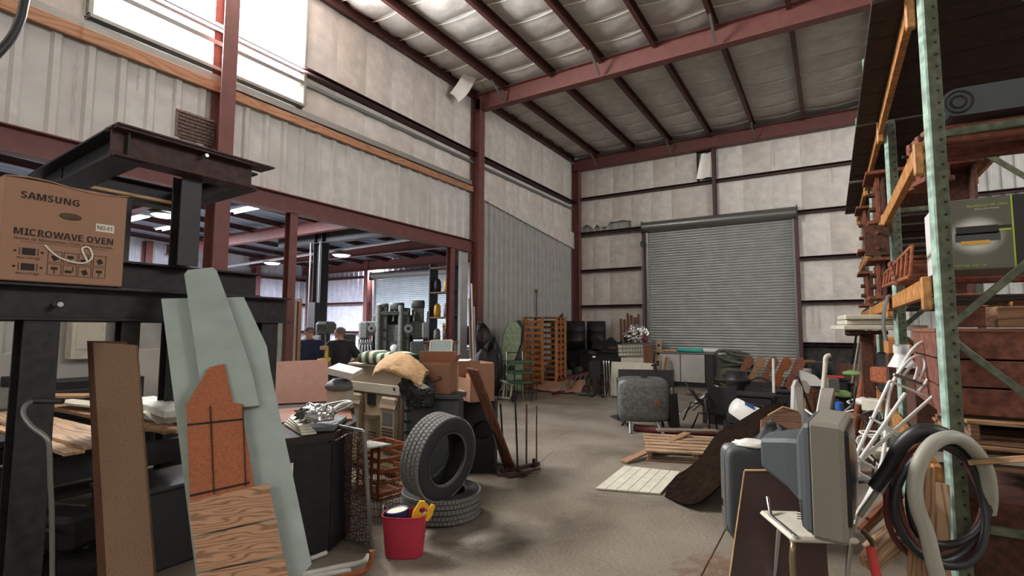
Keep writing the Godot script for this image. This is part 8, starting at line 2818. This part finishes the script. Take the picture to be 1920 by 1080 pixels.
	tb("outer_arch", curve([Vector3(0.071, 0.448, -3.69), Vector3(0.136, 0.531, -3.781), Vector3(0.242, 0.754, -3.944), Vector3(0.318, 1.116, -4.312), Vector3(0.401, 1.292, -4.407), Vector3(0.481, 1.418, -4.503), Vector3(0.554, 1.469, -4.579), Vector3(0.59, 1.417, -4.606), Vector3(0.591, 1.326, -4.58), Vector3(0.547, 1.202, -4.505), Vector3(0.487, 1.135, -4.415)], 5), 0.0115, M.enamel, 8)
	tb("side_rail", [Vector3(0.09, 0.73, -3.911), Vector3(0.329, 1.197, -4.371)], 0.011, M.enamel, 8)
	tb("middle_arch", curve([Vector3(0.376, 1.25, -4.371), Vector3(0.434, 1.328, -4.423), Vector3(0.494, 1.375, -4.48), Vector3(0.537, 1.357, -4.508), Vector3(0.538, 1.292, -4.491), Vector3(0.496, 1.201, -4.438)], 5), 0.009, M.enamel, 8)
	tb("inner_arch", curve([Vector3(0.403, 1.235, -4.389), Vector3(0.444, 1.285, -4.434), Vector3(0.483, 1.318, -4.455), Vector3(0.497, 1.292, -4.466), Vector3(0.473, 1.214, -4.435)], 5), 0.009, M.enamel, 8)
	tb("side_rail", [Vector3(0.114, 0.753, -3.806), Vector3(0.393, 1.142, -4.179)], 0.011, M.enamel, 8)
	tb("side_rail", [Vector3(0.103, 0.756, -3.799), Vector3(0.1, 0.734, -3.799), Vector3(0.561, 1.126, -4.344)], 0.011, M.enamel, 8)
	br("cross_bar", Vector3(0.354, 1.25, -4.358), Vector3(0.512, 1.185, -4.462), 0.02, 0.02, M.galv)
	br("cross_bar", Vector3(0.325, 1.209, -4.308), Vector3(0.548, 1.102, -4.397), 0.014, 0.014, M.enamel)
	for q in [[Vector3(0.191, 0.995, -4.008), Vector3(0.379, 0.882, -4.076)], [Vector3(0.252, 0.94, -4.016), Vector3(0.378, 0.862, -4.078)], [Vector3(0.107, 0.779, -3.799), Vector3(0.224, 0.706, -3.819)], [Vector3(0.106, 0.692, -3.807), Vector3(0.202, 0.643, -3.812)]]:
		tb("rung", q, 0.008, M.enamel, 8)
	tb("foot_rail", [Vector3(0.371, 0.85, -4.016), Vector3(0.105, 0.501, -3.706), Vector3(0.082, 0, -4.812)], 0.011, M.enamel, 8)
	# ---- vacuum hoses
	thing("hose_coil", "thick pale hose with black and dark red hoses looped over the rack post", "hose", Vector3(0.436, 0, -3.932))
	world()
	for k in 6:
		var c: Vector3 = [Vector3(0.466, 0.658, -3.585), Vector3(0.443, 0.662, -3.522), Vector3(0.467, 0.694, -3.499), Vector3(0.441, 0.63, -3.619), Vector3(0.452, 0.67, -3.433), Vector3(0.473, 0.652, -3.684)][k]
		var ux := Vector3(0.85, 0, -0.53)
		var rx: float = [0.25, 0.22, 0.2, 0.26, 0.23, 0.275][k]
		var pts := []
		for q in 30:
			var a := TAU * q / 30.0
			pts.append(c + ux * cos(a) * rx + Vector3(0, 1, 0) * sin(a) * rx * 1.28 + Vector3(0.53, 0, 0.85) * 0.03 * sin(a * 2.0 + k))
		tb("black_loop" if k % 2 == 0 else "red_loop", pts, 0.02 if k % 2 == 0 else 0.016, M.hose_black if k % 2 == 0 else M.hose_red, 8, true)
	tb("pale_hose", curve([Vector3(0.413, 0.275, -3.268), Vector3(0.383, 0.419, -3.26), Vector3(0.362, 0.561, -3.269), Vector3(0.33, 0.683, -3.262), Vector3(0.328, 0.795, -3.274), Vector3(0.361, 0.912, -3.295), Vector3(0.427, 0.995, -3.34), Vector3(0.509, 1.014, -3.401), Vector3(0.582, 0.964, -3.463), Vector3(0.643, 0.847, -3.535), Vector3(0.661, 0.705, -3.583), Vector3(0.656, 0.616, -3.612)], 6), 0.034, M.hose_pale, 14)
	tb("thick_black_hose", curve([Vector3(0.171, 0.694, -3.469), Vector3(0.234, 0.804, -3.462), Vector3(0.294, 0.944, -3.428), Vector3(0.375, 1.028, -3.423), Vector3(0.465, 1.021, -3.456), Vector3(0.526, 0.968, -3.522)], 6), 0.036, M.hose_black, 14)
	tb("pale_wand", curve([Vector3(0.185, 0.68, -3.479), Vector3(0.226, 0.778, -3.472), Vector3(0.273, 0.892, -3.466)], 5), 0.034, M.hose_pale, 12)
	tb("nozzle", [Vector3(0.099, 0.512, -3.535), Vector3(0.18, 0.674, -3.476)], 0.014, M.hose_pale, 10)
	# ---- floorboards and laths in the dark between chair and hose
	for k in 5:
		leaner("lath", ["reddish lath leaning between the television and the hose", "second reddish lath leaning between the television and the hose", "pale timber lying under the television toward the hose", "thick round timber lying on the floor behind the red handle", "broken pale board lying under the hose coil"][k], "timber", [Vector3(0.101, 0.386, -3.714), Vector3(0.116, 0.361, -3.725), Vector3(0.134, 0.31, -3.623), Vector3(0.119, 0.266, -3.5), Vector3(0.305, 0.433, -3.541)][k], [Vector3(0.274, 0.515, -4.046), Vector3(0.337, 0.516, -4.084), Vector3(0.352, 0.487, -3.86), Vector3(0.444, 0.553, -3.793), Vector3(0.431, 0.689, -3.832)][k], [0.03, 0.03, 0.07, 0.09, 0.1][k], [0.02, 0.02, 0.03, 0.08, 0.02][k], [M.red_wood, M.old_wood, M.pine_b, M.pine_b, M.pine_c][k], Vector3(0, 1, 0.3), false, "timber by the hose coil")
	thing("water_bottle", "plastic water bottle with a blue and white label under the rack", "bottle", Vector3(0.597, 0.426, -4.018) * Vector3(1, 0, 1), 0.0)
	cur.position.y = 0.0
	s = S()
	lathe(s, [Vector2(0.001, 0), Vector2(0.045, 0.0), Vector2(0.047, 0.5), Vector2(0.045, 0.56), Vector2(0.018, 0.62), Vector2(0.018, 0.65), Vector2(0.001, 0.65)], 16)
	part("bottle", s, M.glass_dusty)
	s = S()
	lathe(s, [Vector2(0.048, 0.42), Vector2(0.048, 0.52)], 16)
	part("label", s, M.white_plastic)
	s = S()
	lathe(s, [Vector2(0.049, 0.42), Vector2(0.049, 0.45)], 16)
	part("blue_band", s, M.blue)

# rounded boxes along x: [x, y0, y1, half width in z]
func loft(s, secs: Array):
	s.set_smooth_group(-1)
	var rings := []
	for q in secs:
		var r := PackedVector3Array()
		var b: float = min(0.02, (q[2] - q[1]) * 0.2)
		for c in [[-1.0, q[1] + b], [-1.0, q[2] - b], [-1.0 + b / q[3], q[2]], [1.0 - b / q[3], q[2]], [1.0, q[2] - b], [1.0, q[1] + b], [1.0 - b / q[3], q[1]], [-1.0 + b / q[3], q[1]]]:
			r.append(Vector3(q[0], c[1], c[0] * q[3]))
		rings.append(r)
	for i in rings.size() - 1:
		for k in 8:
			var k2 := (k + 1) % 8
			quad(s, rings[i][k2], rings[i][k], rings[i + 1][k], rings[i + 1][k2])
	for e in [0, rings.size() - 1]:
		for k in range(1, 7):
			if e == 0:
				tri(s, rings[e][0], rings[e][k], rings[e][k + 1])
			else:
				tri(s, rings[e][0], rings[e][k + 1], rings[e][k])

func build_all():
	object_materials()
	build_left()
	build_middle()
	build_people()
	build_back_left()
	build_back_mid()
	build_pile()
	build_rack()
	build_right()
